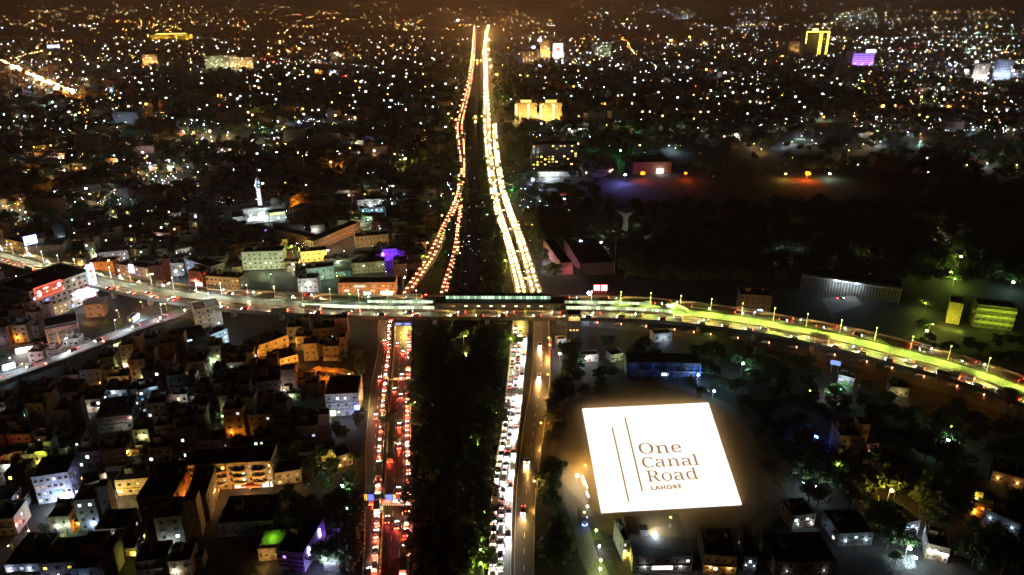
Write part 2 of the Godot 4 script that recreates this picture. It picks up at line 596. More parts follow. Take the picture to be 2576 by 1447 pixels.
# ---------------------------------------------------------------- vehicles, front towards +z
var car_protos := []
func make_vehicle(kind: String, paint: Color) -> Node3D:
	var o := Node3D.new()
	o.set_meta("called", kind)
	var L: float = {"car": 4.4, "van": 5.0, "bus": 10.5, "rickshaw": 2.7}[kind]
	var W: float = {"car": 1.76, "van": 1.9, "bus": 2.5, "rickshaw": 1.3}[kind]
	var Ht: float = {"car": 1.45, "van": 2.0, "bus": 3.1, "rickshaw": 1.75}[kind]
	var body := MB.new()
	var glass := MB.new()
	var side := []
	if kind == "car":
		side = [Vector2(-2.15, 0.3), Vector2(2.15, 0.3), Vector2(2.2, 0.62), Vector2(2.0, 0.82), Vector2(1.0, 0.94), Vector2(-1.7, 0.98), Vector2(-2.2, 0.88)]
		glass.side_on([Vector2(-1.75, 0.9), Vector2(1.0, 0.9), Vector2(0.35, 1.38), Vector2(-1.25, 1.4)], 0.7)
		body.box(Vector3(0, 1.42, -0.45), Vector3(1.34, 0.07, 1.7))
	elif kind == "van":
		side = [Vector2(-2.45, 0.35), Vector2(2.45, 0.35), Vector2(2.5, 0.9), Vector2(2.05, 1.15), Vector2(1.5, 1.95), Vector2(-2.4, 2.0), Vector2(-2.5, 1.2)]
		glass.box(Vector3(0, 1.5, -0.5), Vector3(1.93, 0.5, 3.4))
	elif kind == "bus":
		side = [Vector2(-5.2, 0.4), Vector2(5.2, 0.4), Vector2(5.25, 1.6), Vector2(5.0, 3.0), Vector2(-5.2, 3.1)]
		glass.box(Vector3(0, 2.1, 0), Vector3(2.53, 0.8, 9.6))
		glass.box(Vector3(0, 2.0, 5.18), Vector3(2.2, 1.1, 0.1), 0, -0.1)
	else:
		side = [Vector2(-1.3, 0.35), Vector2(1.2, 0.35), Vector2(1.3, 0.75), Vector2(0.75, 1.1), Vector2(0.6, 1.7), Vector2(-1.15, 1.75), Vector2(-1.3, 1.0)]
		glass.box(Vector3(0, 1.4, 0.72), Vector3(1.0, 0.5, 0.06), 0, -0.2)
	body.side_on(side, W / 2)
	part("body", body.done(), mat(paint, 0.25, null, 0.1, 0.1), o)
	part("windscreen", glass.done(), dark_glass, o)
	var wheel := MB.new()
	wheel.cyl(Vector3(-0.11, 0, 0), 0.31, 0.31, 0.22, 9, Vector3.RIGHT)
	var wm := wheel.done()
	for p in ([Vector2(-1, 1), Vector2(1, 1), Vector2(-1, -1), Vector2(1, -1)] if kind != "rickshaw" else [Vector2(0, 1), Vector2(-1, -1), Vector2(1, -1)]):
		part("wheel", wm, mat(Color(0.02, 0.02, 0.02), 0.8), o, Vector3(p.x * (W / 2 - 0.08), 0.31, p.y * L * 0.31))
	for s in ([-1, 1] if kind != "rickshaw" else [0]):
		part("headlight", unit_box, glow(Color(1.0, 0.9, 0.7), 130.0), o, Vector3(s * (W / 2 - 0.3), 0.66 if kind != "bus" else 0.8, L / 2 + 0.0), 0, Vector3(0.36, 0.22, 0.12))
	for s in [-1, 1]:
		part("tail_light", unit_box, glow(RED, 26.0), o, Vector3(s * (W / 2 - 0.2), 0.78 if kind != "bus" else 1.0, -L / 2 - 0.02), 0, Vector3(0.34, 0.24, 0.1))
	o.set_meta("length", L)
	return o


# ---------------------------------------------------------------- traffic
var car_count := 0
func traffic(line: Array, step: float, towards: bool, where: String, end_word: String, beam: float, tail: float, start := 0.0, tone := PEARL, kinds := [0, 0, 0, 1, 2, 3, 4, 0, 5], loose := 0.35) -> void:
	var at := along(line, 0.5, start)
	var i := 0
	var k := 0
	while i < at.size():
		var p: Vector3 = at[i][0]
		var d: Vector3 = at[i][1]
		i += int((step * rng.randf_range(1.0 - loose, 1.0 + loose)) / 0.5)
		if towards != (d.z > 0):
			d = -d
		if not in_view(p, 20) or p.z < -760.0 and patchy.get_noise_2d(p.z * 1.6, p.x * 9.0) < -0.12:
			continue
		k += 1
		var yaw := atan2(d.x, d.z)
		var kind: int = kinds[rng.randi() % kinds.size()]
		if car_count >= 300:
			far_cars.append([p, yaw, towards])
			continue
		car_count += 1
		var o := dup(car_protos[kind], p + Vector3(0, 0.06, 0), yaw, "vehicles on the roads")
		o.rotation.x = 0
		tag(o, "%s %s, %sfrom the %s in the %s" % [["white", "red", "silver", "dark", "white", "cream"][kind], ["car", "car", "car", "car", "van", "bus"][kind], "first " if k == 1 else ordinal(k), end_word, where], ["car", "car", "car", "car", "van", "bus"][kind], "vehicles on the roads")
		var half: float = car_protos[kind].get_meta("length") / 2.0
		if beam > 0:
			spot(o, Vector3(0, 0.85, half + 0.35), Vector3(0, -0.34, 1), tone, beam, 36.0, 0.12)
		if tail > 0:
			omni(o, Vector3(0, 0.75, -half - 0.45), RED, tail, 0.1)

# ---------------------------------------------------------------- build
func _ready() -> void:
	rng.seed = 20240611
	patchy.seed = 11
	patchy.frequency = 0.012
	var cam := Camera3D.new()
	cam.name = "camera"
	add_child(cam)
	cam.position = Vector3(0, CAM_H, 0)
	cam.rotation.x = -pitch
	cam.fov = rad_to_deg(2.0 * atan(723.5 / FOCAL))
	cam.near = 1.0
	cam.far = 60000.0
	cam.current = true
	var env := Environment.new()
	env.background_mode = Environment.BG_SKY
	var sky := Sky.new()
	var ps := ProceduralSkyMaterial.new()
	ps.sky_top_color = Color(0.0006, 0.0006, 0.001).linear_to_srgb()
	ps.sky_horizon_color = Color(0.075, 0.05, 0.036).linear_to_srgb()
	ps.sky_curve = 0.07
	ps.ground_bottom_color = Color(0.002, 0.002, 0.002).linear_to_srgb()
	ps.ground_horizon_color = Color(0.02, 0.014, 0.01).linear_to_srgb()
	ps.sun_angle_max = 1.0
	sky.sky_material = ps
	env.sky = sky
	env.tonemap_mode = Environment.TONE_MAPPER_LINEAR
	env.tonemap_exposure = 1.6
	env.sdfgi_enabled = true
	env.ssao_enabled = true
	env.ssil_enabled = true
	env.fog_enabled = true
	env.fog_density = 0.00004
	env.fog_light_color = Color(1.0, 0.88, 0.79)
	env.volumetric_fog_enabled = true
	env.volumetric_fog_density = 0.0
	var we := WorldEnvironment.new()
	we.name = "environment"
	we.environment = env
	add_child(we)
	prepare()
	car_protos = [make_vehicle("car", Color(0.3, 0.3, 0.3)), make_vehicle("car", Color(0.2, 0.012, 0.012)), make_vehicle("car", Color(0.16, 0.165, 0.17)), make_vehicle("car", Color(0.04, 0.04, 0.05)), make_vehicle("van", Color(0.35, 0.35, 0.34)), make_vehicle("bus", Color(0.3, 0.26, 0.18))]
	var tree_words := ["broad leafy tree with a round crown", "tall narrow leafy tree", "small young tree", "wide spreading tree", "dense dark leafy tree"]
	for k in 5:
		tree_protos.append(make_tree(k, tree_words[k]))
	name_places()
	ground_and_roads()
	flyover()
	station()
	sign_panel()
	gain = 1.15
	west_bank()
	gain = 1.6
	north_west()
	gain = 1.2
	east_side()
	gain = 1.5
	far_landmarks()
	gain = 1.0
	road_furniture()
	all_traffic()
	gain = 0.8
	fill_houses()
	gain = 1.0
	green_lamps()
	plant_trees()
	gain = 3.6
	city_lamps()
	gain = 1.0
	far_city()
	finish_labels()

func name_places() -> void:
	for p in [["the red-billboard block", 170, 770], ["the portico building", 165, 860], ["the wedge-shaped building", 525, 815], ["the grey four-storey house", 150, 1255], ["the amber apartment block", 590, 1220],
			["the walled lawn", 180, 1345], ["the slatted timber sheds", 840, 940], ["the white minaret", 655, 518], ["the long brown school", 830, 600], ["the violet-lit house", 985, 650], ["the left underpass mouth", 1015, 840],
			["the right underpass mouth", 1312, 825], ["the flyover station", 1260, 775], ["the lift tower", 1442, 860], ["the big lit panel", 1665, 1150], ["the blue-lit building", 1665, 935], ["the tank on legs", 2528, 1000], ["the walled green garden", 2110, 980],
			["the yellow building", 2440, 810], ["the white colonnade", 2140, 730], ["the mushroom water tower", 1572, 592], ["the dark hall", 1490, 690], ["the twin hotels", 1355, 305], ["the double sign gantry", 990, 1275], ["the brick apartment house", 1895, 785],
			["the amber lawn", 2215, 1280], ["the ramp's lower end", 30, 955], ["the purple terrace", 765, 1415], ["the canal bridge", 1200, 297], ["the orange field lamps", 1660, 445]]:
		landmark(p[0], g(p[1], p[2]))

var west_main := {}
var west_side := {}
var east_main := {}
var east_side_road := {}
var west_outer := {}
var west_inner := {}
var east_inner := {}
var east_outer := {}
var deck := {}
var ramp := {}
var low_east := {}
var canal := {}

func x_at(line: Array, z: float) -> float:
	for i in line.size() - 1:
		if (line[i].z - z) * (line[i + 1].z - z) <= 0.0 and line[i].z != line[i + 1].z:
			return lerpf(line[i].x, line[i + 1].x, (z - line[i].z) / (line[i + 1].z - line[i].z))
	return line[-1].x

func lane_marks(parent: Node, rib: Dictionary, f: float, m: Material, dash := 3.0, gap := 4.5, w := 0.22, far := 520.0) -> void:
	# painted dashes, each a piece of its own while it is near enough to be told apart
	var b := MB.new()
	for s in along(across(rib, f, 0.09), dash + gap):
		var d: Vector3 = s[1]
		var q := d.cross(Vector3.UP).normalized() * w / 2
		var p: Vector3 = s[0]
		if -p.z < far and in_view(p, 5):
			b.quad(p - q, p + q, p + q + d * dash, p - q + d * dash)
	var o := part("lane_marking", b.done(), m, parent)
	o.set_meta("kind", "stuff")

func edge_line(parent: Node, rib: Dictionary, f: float, w: float, m: Material) -> void:
	var b := MB.new()
	b.ribbon(across(rib, f - w, 0.08), across(rib, f + w, 0.08))
	part("edge_marking", b.done(), m, parent)

func ground_and_roads() -> void:
	west_main = smooth_ribbon(ribbon_of([[948, 1640, 1012, 1640, 0], [955, 1447, 1025, 1447, 0], [966, 1235, 1040, 1235, 0], [974, 1085, 1034, 1085, -1.5], [986, 960, 1035, 960, -4.0], [994, 838, 1037, 838, -5.5]]))
	west_side = smooth_ribbon(ribbon_of([[890, 1640, 940, 1640, 0], [912, 1447, 949, 1447, 0], [919, 1235, 960, 1235, 0], [921, 1085, 969, 1085, 0], [935, 960, 979, 960, 0], [951, 880, 986, 880, 0], [951, 815, 990, 815, 0], [975, 770, 1010, 770, 0], [1006, 742, 1034, 742, 0]]))
	east_main = smooth_ribbon(ribbon_of([[1222, 1640, 1282, 1640, 0], [1229, 1447, 1286, 1447, 0], [1238, 1235, 1292, 1235, 0], [1262, 1085, 1306, 1085, -1.2], [1277, 960, 1318, 960, -3.5], [1291, 824, 1331, 824, -5.5]]))
	east_side_road = smooth_ribbon(ribbon_of([[1290, 1640, 1340, 1640, 0], [1292, 1447, 1343, 1447, 0], [1298, 1235, 1350, 1235, 0], [1314, 1085, 1369, 1085, 0], [1336, 950, 1385, 950, 0], [1342, 824, 1382, 824, 0], [1340, 760, 1380, 760, 0]]))
	west_outer = smooth_ribbon(ribbon_of([[1000, 758, 1030, 758, 0], [1019, 724, 1046, 724, 0], [1072, 640, 1103, 640, 0], [1108, 570, 1130, 570, 0], [1138, 510, 1158, 510, 0], [1150, 470, 1168, 470, 0], [1157, 430, 1172, 430, 0], [1148, 362, 1174, 362, 0], [1145, 315, 1168, 315, 0], [1161, 262, 1178, 262, 0], [1176, 212, 1187, 212, 0], [1182, 175, 1192, 175, 0], [1187, 137, 1196, 137, 0], [1190, 100, 1198, 100, 0], [1193, 68, 1199, 68, 0]]))
	west_inner = smooth_ribbon(ribbon_of([[1098, 760, 1130, 760, 0], [1108, 724, 1132, 724, 0], [1136, 640, 1154, 640, 0], [1148, 570, 1160, 570, 0], [1155, 515, 1166, 515, 0]]))
	east_inner = smooth_ribbon(ribbon_of([[1297, 760, 1331, 760, 0], [1293, 724, 1325, 724, 0], [1268, 612, 1290, 612, 0], [1236, 512, 1258, 512, 0], [1227, 450, 1247, 450, 0], [1217, 362, 1236, 362, 0], [1213, 300, 1234, 300, 0], [1215, 262, 1231, 262, 0], [1216, 225, 1227, 225, 0], [1216, 187, 1226, 187, 0], [1214, 150, 1225, 150, 0], [1213, 125, 1222, 125, 0], [1217, 100, 1225, 100, 0], [1222, 68, 1230, 68, 0]]))
	east_outer = smooth_ribbon(ribbon_of([[1338, 760, 1374, 760, 0], [1329, 724, 1362, 724, 0], [1300, 612, 1324, 612, 0], [1266, 512, 1284, 512, 0], [1251, 450, 1267, 450, 0], [1240, 362, 1254, 362, 0], [1238, 310, 1250, 310, 0]]))
	canal = smooth_ribbon(ribbon_of([[1070, 1640, 1165, 1640, 0], [1080, 1447, 1162, 1447, 0], [1095, 1200, 1174, 1200, 0], [1108, 1000, 1182, 1000, 0], [1132, 850, 1200, 850, 0], [1152, 724, 1213, 724, 0], [1168, 600, 1214, 600, 0], [1174, 480, 1212, 480, 0], [1182, 362, 1208, 362, 0], [1186, 300, 1206, 300, 0], [1195, 220, 1210, 220, 0], [1199, 150, 1209, 150, 0], [1202, 80, 1210, 80, 0]]))
	low_east = smooth_ribbon(ribbon_of([[1400, 800, 1400, 818, 0], [1520, 806, 1500, 824, 0], [1663, 816, 1640, 838, 0], [1932, 850, 1910, 876, 0], [2157, 890, 2135, 922, 0], [2345, 934, 2315, 972, 0], [2576, 1000, 2540, 1046, 0], [2720, 1045, 2690, 1095, 0]]))
	ramp = smooth_ribbon(ribbon_of([[-140, 1002, -140, 1024, 6.0], [0, 944, 0, 966, 6.0], [125, 900, 125, 921, 6.0], [262, 846, 262, 868, 6.0], [380, 803, 380, 824, 6.0], [470, 777, 476, 795, 6.5], [560, 758, 570, 775, 8.5]]))
	for r in [west_main, west_side, east_main, east_side_road, west_outer, west_inner, east_inner, east_outer, canal, low_east, ramp]:
		keep_out.append(r.c)
	for s in along(across(ramp, 1.0), 8.0):
		take(s[0] + Vector3(3.0, 0, 13.0), 9.0)
	for q in [[300, 800, 14], [350, 795, 14], [410, 790, 12], [330, 835, 14], [250, 835, 13], [450, 790, 9], [60, 890, 12], [110, 880, 10]]:
		take(g(q[0], q[1]), q[2])
	for i in 14:
		for j in 4:
			take(g(1570.0 + i * 52.0, 452.0 + j * 18.0), 24.0)
		if i < 7:
			take(g(1690.0 + i * 42.0, 395.0), 26.0)
			take(g(1690.0 + i * 42.0, 420.0), 22.0)
	# the ground, cut open where the two underpasses go down
	var gm := MB.new()
	var zs := [300.0, -150.0]
	for i in 18:
		zs.append(-264.0 - i * 10.0)
	zs[-1] = west_main.l[-1].z
	zs.append(east_main.l[-1].z)
	zs.append_array([-520.0, -900.0, -2000.0, -6000.0, -52000.0])
	var X := 40000.0
	for i in zs.size() - 1:
		var a: float = zs[i]
		var b: float = zs[i + 1]
		var w_open: bool = a <= -264.0 and b >= west_main.l[-1].z - 0.01
		var e_open: bool = a <= -264.0 and b >= east_main.l[-1].z - 0.01
		var cuts := []
		for z in [a, b]:
			var c := [-X]
			c.append_array([x_at(west_main.l, z), x_at(west_main.r, z)] if w_open else [-50.0, -50.0])
			c.append_array([x_at(east_main.l, z), x_at(east_main.r, z)] if e_open else [0.0, 0.0])
			c.append(X)
			cuts.append(c)
		for k in 3:
			gm.quad(Vector3(cuts[0][2 * k], 0, a), Vector3(cuts[0][2 * k + 1], 0, a), Vector3(cuts[1][2 * k + 1], 0, b), Vector3(cuts[1][2 * k], 0, b))
	struct("ground", gm.done(), mat(Color(0.036, 0.031, 0.024), 0.95, soil_noise, 0.035))
	# green belt along the canal, then the water
	var belt := MB.new()
	belt.ribbon(across(west_outer, 1.0, 0.03).slice(0, 72), across(east_inner, 0.0, 0.03).slice(0, 72))
	var w := MB.new()
	w.ribbon(canal.l, canal.r, 0.06)
	struct("canal_water", w.done(), mat(Color(0.02, 0.017, 0.01), 0.12, soil_noise, 0.05))
	var names := ["west_underpass_road", "west_service_road", "east_underpass_road", "east_service_road", "west_outer_road", "west_inner_road", "east_inner_road", "east_outer_road", "lower_east_road"]
	var ribs := [west_main, west_side, east_main, east_side_road, west_outer, west_inner, east_inner, east_outer, low_east]
	var paint := mat(Color(0.7, 0.68, 0.6), 0.6)
	var gold_paint := mat(Color(0.6, 0.42, 0.06), 0.6)
	for i in ribs.size():
		var b := MB.new()
		b.ribbon(ribs[i].l, ribs[i].r, 0.05 + 0.004 * i)
		var road := struct(names[i], b.done(), mat(Color(0.06, 0.05, 0.04), 0.28, tar_noise, 0.05) if i == 3 else asphalt)
		if i in [0, 2]:
			for f in [0.34, 0.66]:
				lane_marks(road, ribs[i], f, paint, 3.0, 4.5)
		elif i < 9:
			lane_marks(road, ribs[i], 0.5, paint, 3.0, 6.0, 0.2, 900.0)
		edge_line(road, ribs[i], 0.035, 0.012, gold_paint)
		edge_line(road, ribs[i], 0.965, 0.012, paint)
	# kerbs of black and white stones, laid along the roads' edges
	for job in [["kerb", west_main, 1.0, paint], ["kerb", west_main, 0.0, gold_paint], ["kerb", west_side, 0.0, concrete], ["kerb", east_side_road, 1.0, concrete], ["kerb", east_main, 0.0, paint]]:
		var kb := MB.new()
		for s in along(across(job[1], job[2], 0.0), 1.6):
			var p: Vector3 = s[0]
			if -p.z < 262.0 or job[2] == 1.0 and job[1] == east_side_road or job[1] == west_side:
				kb.box(p + Vector3(0, 0.2, 0), Vector3(0.3, 0.4, 0.9), atan2(s[1].x, s[1].z))
		var ko := part("kerb_stone", kb.done(), job[3], self)
		ko.name = numbered("kerb")
		ko.set_meta("kind", "structure")
	# retaining walls and mouths of the underpasses
	for job in [["west", west_main], ["east", east_main]]:
		var rib: Dictionary = job[1]
		var wb := MB.new()
		for side in ["l", "r"]:
			var line: Array = rib[side]
			for i in line.size() - 1:
				var p: Vector3 = line[i]
				var q: Vector3 = line[i + 1]
				if p.z > -262.0:
					continue
				wb.quad(p, q, Vector3(q.x, 0.9, q.z), Vector3(p.x, 0.9, p.z))
				var out := Vector3(-0.35 if side == "l" else 0.35, 0, 0)
				wb.quad(Vector3(p.x, 0.9, p.z), Vector3(q.x, 0.9, q.z), Vector3(q.x, 0.9, q.z) + out, Vector3(p.x, 0.9, p.z) + out)
				wb.quad(Vector3(p.x, 0, p.z) + out, Vector3(q.x, 0, q.z) + out, Vector3(q.x, 0.9, q.z) + out, Vector3(p.x, 0.9, p.z) + out)
		struct(job[0] + "_retaining_wall", wb.done(), concrete)
		var l: Vector3 = rib.l[-1]
		var r: Vector3 = rib.r[-1]
		var back := (rib.l[-1] - rib.l[-4]).normalized() as Vector3
		back.y = 0
		back = back.normalized() * 32.0
		var tn := MB.new()
		var c := Vector3(0, 5.0, 0)
		tn.quad(l, l + back, l + back + c, l + c)
		tn.quad(r + back, r, r + c, r + back + c)
		tn.quad(l + c, r + c, r + back + c, l + back + c)
		tn.quad(l + back, r + back, r + back + c, l + back + c)
		struct(job[0] + "_tunnel_lining", tn.done(), plaster(Color(0.5, 0.42, 0.2)))
		var tf := MB.new()
		tf.quad(l + Vector3(0, 0.05, 0), r + Vector3(0, 0.05, 0), r + back + Vector3(0, 0.05, 0), l + back + Vector3(0, 0.05, 0))
		struct(job[0] + "_tunnel_road", tf.done(), asphalt)
		var mouth := thing("underpass_portal", "concrete portal over the %s underpass mouth, lit yellow inside" % ["left" if job[0] == "west" else "right"], "portal", (l + r) / 2.0 + Vector3(0, 5.5, 0), 0.0)
		var half := l.distance_to(r) / 2.0
		part("lintel", box_mesh(Vector3(half * 2 + 1.6, 2.2, 1.2), Vector3(0, 0.65, -0.7)), concrete, mouth)
		for k in 5:
			part("ceiling_light", unit_box, glow(YELLOW, 9.0), mouth, Vector3(lerpf(-half, half, (k + 0.5) / 5.0), -0.75, -3.0), 0, Vector3(0.7, 0.12, 1.6))
		for z in [-2.5, -12.0, -22.0]:
			omni(mouth, Vector3(0, -1.3, z), Color(1.0, 0.66, 0.14), 160.0 if job[0] == "west" else 90.0, 1.0)
		if job[0] == "west":
			for s in [-1, 1]:
				var bs := part("direction_sign", box_mesh(Vector3(4.4, 1.5, 0.2)), glow(Color(0.03, 0.12, 0.8), 0.8), mouth, Vector3(s * 2.9, 1.1, 0.2))  # own glow stands in for headlights thrown back by the sign
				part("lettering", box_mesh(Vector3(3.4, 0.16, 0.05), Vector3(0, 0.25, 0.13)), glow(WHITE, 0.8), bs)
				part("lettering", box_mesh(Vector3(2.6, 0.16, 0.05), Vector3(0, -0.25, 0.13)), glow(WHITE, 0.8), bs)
			var rl := MB.new()
			for k in 15:
				rl.bar(Vector3(-half + k * half / 7.0, 1.7, -0.7), Vector3(-half + k * half / 7.0, 2.8, -0.7), 0.06, 4)
			rl.bar(Vector3(-half, 2.8, -0.7), Vector3(half, 2.8, -0.7), 0.08, 4)
			part("railing", rl.done(), mat(Color(0.5, 0.5, 0.35), 0.6), mouth)
	# hedges beside the trench walls
	for job in [[west_main, "l", -2.2, "hedge"], [west_main, "r", 2.2, "hedge"]]:
		var hb := MB.new()
		for s in along(job[0][job[1]], 0.35):
			var p: Vector3 = s[0]
			if p.z > -268.0:
				continue
			for j in 3:
				var c := Vector3(p.x + job[2] + rng.randfn() * 0.45, 0.2 + rng.randf() * 1.5, p.z + rng.randfn() * 0.3)
				var u := Vector3(rng.randfn(), rng.randfn(), rng.randfn()).normalized() * 0.45
				var w2 := Vector3(rng.randfn(), rng.randfn(), rng.randfn()).normalized() * 0.35
				hb.quad(c - u, c - w2, c + u, c + w2)
		single("hedge", hb.done(), mat(Color(0.05, 0.08, 0.02), 0.8), "clipped hedge on the %s of the left underpass trench" % ["outer side" if job[1] == "l" else "canal side"], "hedge")
	# low banks of the canal
	for side in ["l", "r"]:
		var cb := MB.new()
		cb.wall(canal[side], 0.7, 0.6)
		struct("canal_bank", cb.done(), concrete)
	# fields and lawns
	for f in [["corner_lawn", [[235, 850], [330, 842], [320, 812], [262, 806]], Color(0.06, 0.08, 0.03)], ["slip_road", [[335, 800], [475, 790], [470, 778], [345, 766]], Color(0.09, 0.07, 0.05)], ["sports_field", [[1700, 380], [1960, 380], [1960, 432], [1690, 432]], Color(0.05, 0.07, 0.02)], ["bare_field", [[1590, 450], [2200, 448], [2330, 520], [1520, 520]], Color(0.09, 0.06, 0.03)]]:
		var fb := MB.new()
		var q := []
		for c in f[1]:
			q.append(g(c[0], c[1], 0.03))
		fb.quad(q[0], q[1], q[2], q[3])
		struct(f[0], fb.done(), mat(f[2], 0.95, soil_noise, 0.03))

const DECK_H := 12.0
func flyover() -> void:
	var rows := []
	for a in [[-200, 566, 610], [-100, 592, 636], [0, 619, 664], [150, 657, 702], [283, 688, 735], [400, 708, 757], [500, 722, 774], [644, 733, 787], [900, 744, 799], [1100, 745, 802], [1288, 745, 803], [1420, 745, 804], [1613, 750, 808], [1770, 765, 822], [1932, 789, 845], [2100, 818, 880], [2245, 850, 918], [2408, 893, 962], [2576, 949, 1022], [2720, 1003, 1080], [2850, 1060, 1140]]:
		rows.append([a[0], a[1], a[0], a[2], DECK_H])
	deck = smooth_ribbon(ribbon_of(rows), 5)
	for c in deck.c:
		take(c[0], 21.0)
	var slab := MB.new()
	var under := Vector3(0, -2.0, 0)
	for i in deck.l.size() - 1:
		var a: Vector3 = deck.l[i]
		var b: Vector3 = deck.l[i + 1]
		var c: Vector3 = deck.r[i + 1]
		var d: Vector3 = deck.r[i]
		slab.quad(d, c, b, a)
		slab.quad(d + under * 0.5, c + under * 0.5, c, d)
		slab.quad(b + under * 0.5, a + under * 0.5, a, b)
		var di := d.lerp(a, 0.2) + under
		var ci := c.lerp(b, 0.2) + under
		var ai := a.lerp(d, 0.2) + under
		var bi := b.lerp(c, 0.2) + under
		slab.quad(di, ci, c + under * 0.5, d + under * 0.5)
		slab.quad(bi, ai, a + under * 0.5, b + under * 0.5)
		slab.quad(ai, bi, ci, di)
	var fly := thing("elevated_road", "long curved elevated road on concrete piers crossing over the canal", "flyover", Vector3.ZERO)
	part("deck_slab", slab.done(), concrete, fly)
	var lanes := [["far_carriageway", 0.035, 0.32, asphalt], ["bus_lane", 0.36, 0.655, mat(Color(0.3, 0.29, 0.26), 0.85, tar_noise, 0.04)], ["near_carriageway", 0.685, 0.965, asphalt]]
	var paint := mat(Color(0.7, 0.68, 0.6), 0.6)
	for l in lanes:
		var b := MB.new()
		b.ribbon(across(deck, l[2], 0.05), across(deck, l[1], 0.05))
		var road := part(l[0], b.done(), l[3], fly)
		if l[0] != "bus_lane":
			var m := MB.new()
			for s in along(across(deck, (l[1] + l[2]) / 2, 0.1), 9.0):
				var q: Vector3 = s[1].cross(Vector3.UP).normalized() * 0.1
				m.quad(s[0] - q, s[0] + q, s[0] + q + s[1] * 3.0, s[0] - q + s[1] * 3.0)
			part("lane_marking", m.done(), paint, road).set_meta("kind", "stuff")
			for f in [l[1] + 0.012, l[2] - 0.012]:
				edge_line(road, deck, f, 0.003, mat(Color(0.6, 0.42, 0.06), 0.6))
		else:
			edge_line(road, deck, 0.51, 0.004, mat(Color(0.12, 0.12, 0.11), 0.6))
	for w in [["parapet", 0.012, 1.1], ["median_wall", 0.34, 0.9], ["median_wall", 0.67, 0.9], ["parapet", 0.988, 1.1]]:
		var b := MB.new()
		b.wall(across(deck, w[1]), w[2], 0.35)
		part(w[0], b.done(), concrete, fly)
	# steel fence on the bus lane's far side
	var fence := MB.new()
	for s in along(across(deck, 0.34, 0.9), 2.2):
		fence.box(s[0] + Vector3(0, 0.5, 0), Vector3(0.08, 1.0, 0.08))
	fence.wall(across(deck, 0.34, 1.85), 0.08, 0.06)
	part("railing", fence.done(), steel, fly)
	# piers
	var pier := MB.new()
	pier.box(Vector3(0, 4.2, 0), Vector3(2.6, 8.6, 2.6))
	pier.extrude([Vector2(-1.3, 7.4), Vector2(1.3, 7.4), Vector2(9.0, 9.6), Vector2(9.0, 10.02), Vector2(-9.0, 10.02), Vector2(-9.0, 9.6)], -1.2, 1.2)
	var pm := pier.done()
	for s in along(across(deck, 0.5), 34.0, 8.0):
		var at := Vector3(s[0].x, 0, s[0].z)
		var ok := true
		for r in [west_main, west_side, east_main, east_side_road, west_outer, west_inner, east_inner, east_outer]:
			for c in r.c:
				if Vector2(c[0].x - at.x, c[0].z - at.z).length() < c[1] + 1.0:
					ok = false
		if ok:
			part("pier", pm, concrete, fly, at, atan2(s[1].x, s[1].z))
	# lamps on the bus lane: tall pale posts that shine straight down on it
	var k := 0
	for s in along(across(deck, 0.35, 0.0), 19.0, 3.0):
		var p: Vector3 = s[0]
		if not in_view(p, 40):
			continue
		k += 1
		var sx := seen_at(p).x
		if sx > 1090 and sx < 1430:
			continue
		var side: Vector3 = (deck_point(sx, 0.6) - deck_point(sx, 0.35))
		side.y = 0
		var tone := LIME if sx > 1500 else Color(0.95, 1.0, 0.62)
		var o := thing("flyover_lamp", "tall pale lamp post on the flyover's bus lane, %sfrom the left end" % ("nearest " if k == 1 else ordinal(k)), "lamp post", p, atan2(side.x, side.z), "lamp posts on the elevated road")
		part("post", post_mesh, mat(Color(0.75, 0.75, 0.7), 0.5), o, Vector3(0, 0.9, 0), 0, Vector3(1.3, 8.6, 1.3))
		part("arm", arm_mesh, steel, o, Vector3(0, 9.4, 0))
		part("lamp_head", bulb_mesh, glow(tone, 10.0), o, Vector3(0, 9.7, 1.2), 0, Vector3(1.5, 1, 2))
		spot(o, Vector3(0, 9.3, 1.4), Vector3(0, -1, 0.36), tone, (640.0 if sx > 1500 else 200.0) * rng.randf_range(0.8, 1.2), 53.0)
		omni(o, Vector3(0, 9.2, 1.3), tone, 5.0 if sx > 1500 else 16.0)
	# thin dark poles along the near parapet
	k = 0
	for s in along(across(deck, 0.985, 1.0), 38.0, 12.0):
		if in_view(s[0], 10):
			k += 1
			var o := thing("light_pole", "thin dark pole on the flyover's near parapet, %sfrom the left end" % ("nearest " if k == 1 else ordinal(k)), "pole", s[0], 0.0, "unlit poles on the elevated road")
			part("post", post_mesh, steel, o, Vector3.ZERO, 0, Vector3(1, 8.0, 1))
			part("arm", arm_mesh, steel, o, Vector3(0, 7.9, 0), PI)
	# amber lamps under the deck
	k = 0
	for a in [[700, 792, YELLOW, 45.0], [860, 800, LIME_WHITE, 55.0], [960, 800, WARM, 60.0], [1120, 806, WHITE, 45.0], [1240, 806, WARM, 40.0], [1310, 806, WARM, 60.0], [1400, 806, WARM, 55.0], [1500, 808, WHITE, 45.0], [1580, 812, YELLOW, 60.0], [1700, 826, WARM, 45.0], [1800, 834, LIME, 50.0], [1900, 846, LIME, 45.0], [2050, 874, AMBER, 45.0], [2200, 910, AMBER, 45.0], [2350, 950, AMBER, 50.0], [2480, 1000, AMBER, 60.0], [620, 785, WARM, 30.0]]:
		k += 1
		var p := g(a[0], a[1] - 14.0, 9.4)
		var o := thing("soffit_lamp", "small lamp hung under the elevated road, %sfrom the left end" % ("nearest " if k == 1 else ordinal(k)), "lamp", p, 0.0, "lamps under the elevated road")
		part("housing", unit_box, steel, o, Vector3(0, 0.35, 0), 0, Vector3(0.5, 0.5, 0.5))
		part("lamp_glass", unit_box, glow(a[2], 8.0), o, Vector3(0, 0.04, 0), 0, Vector3(0.8, 0.12, 0.8))
		omni(o, Vector3(0, -0.3, 0), a[2], a[3])
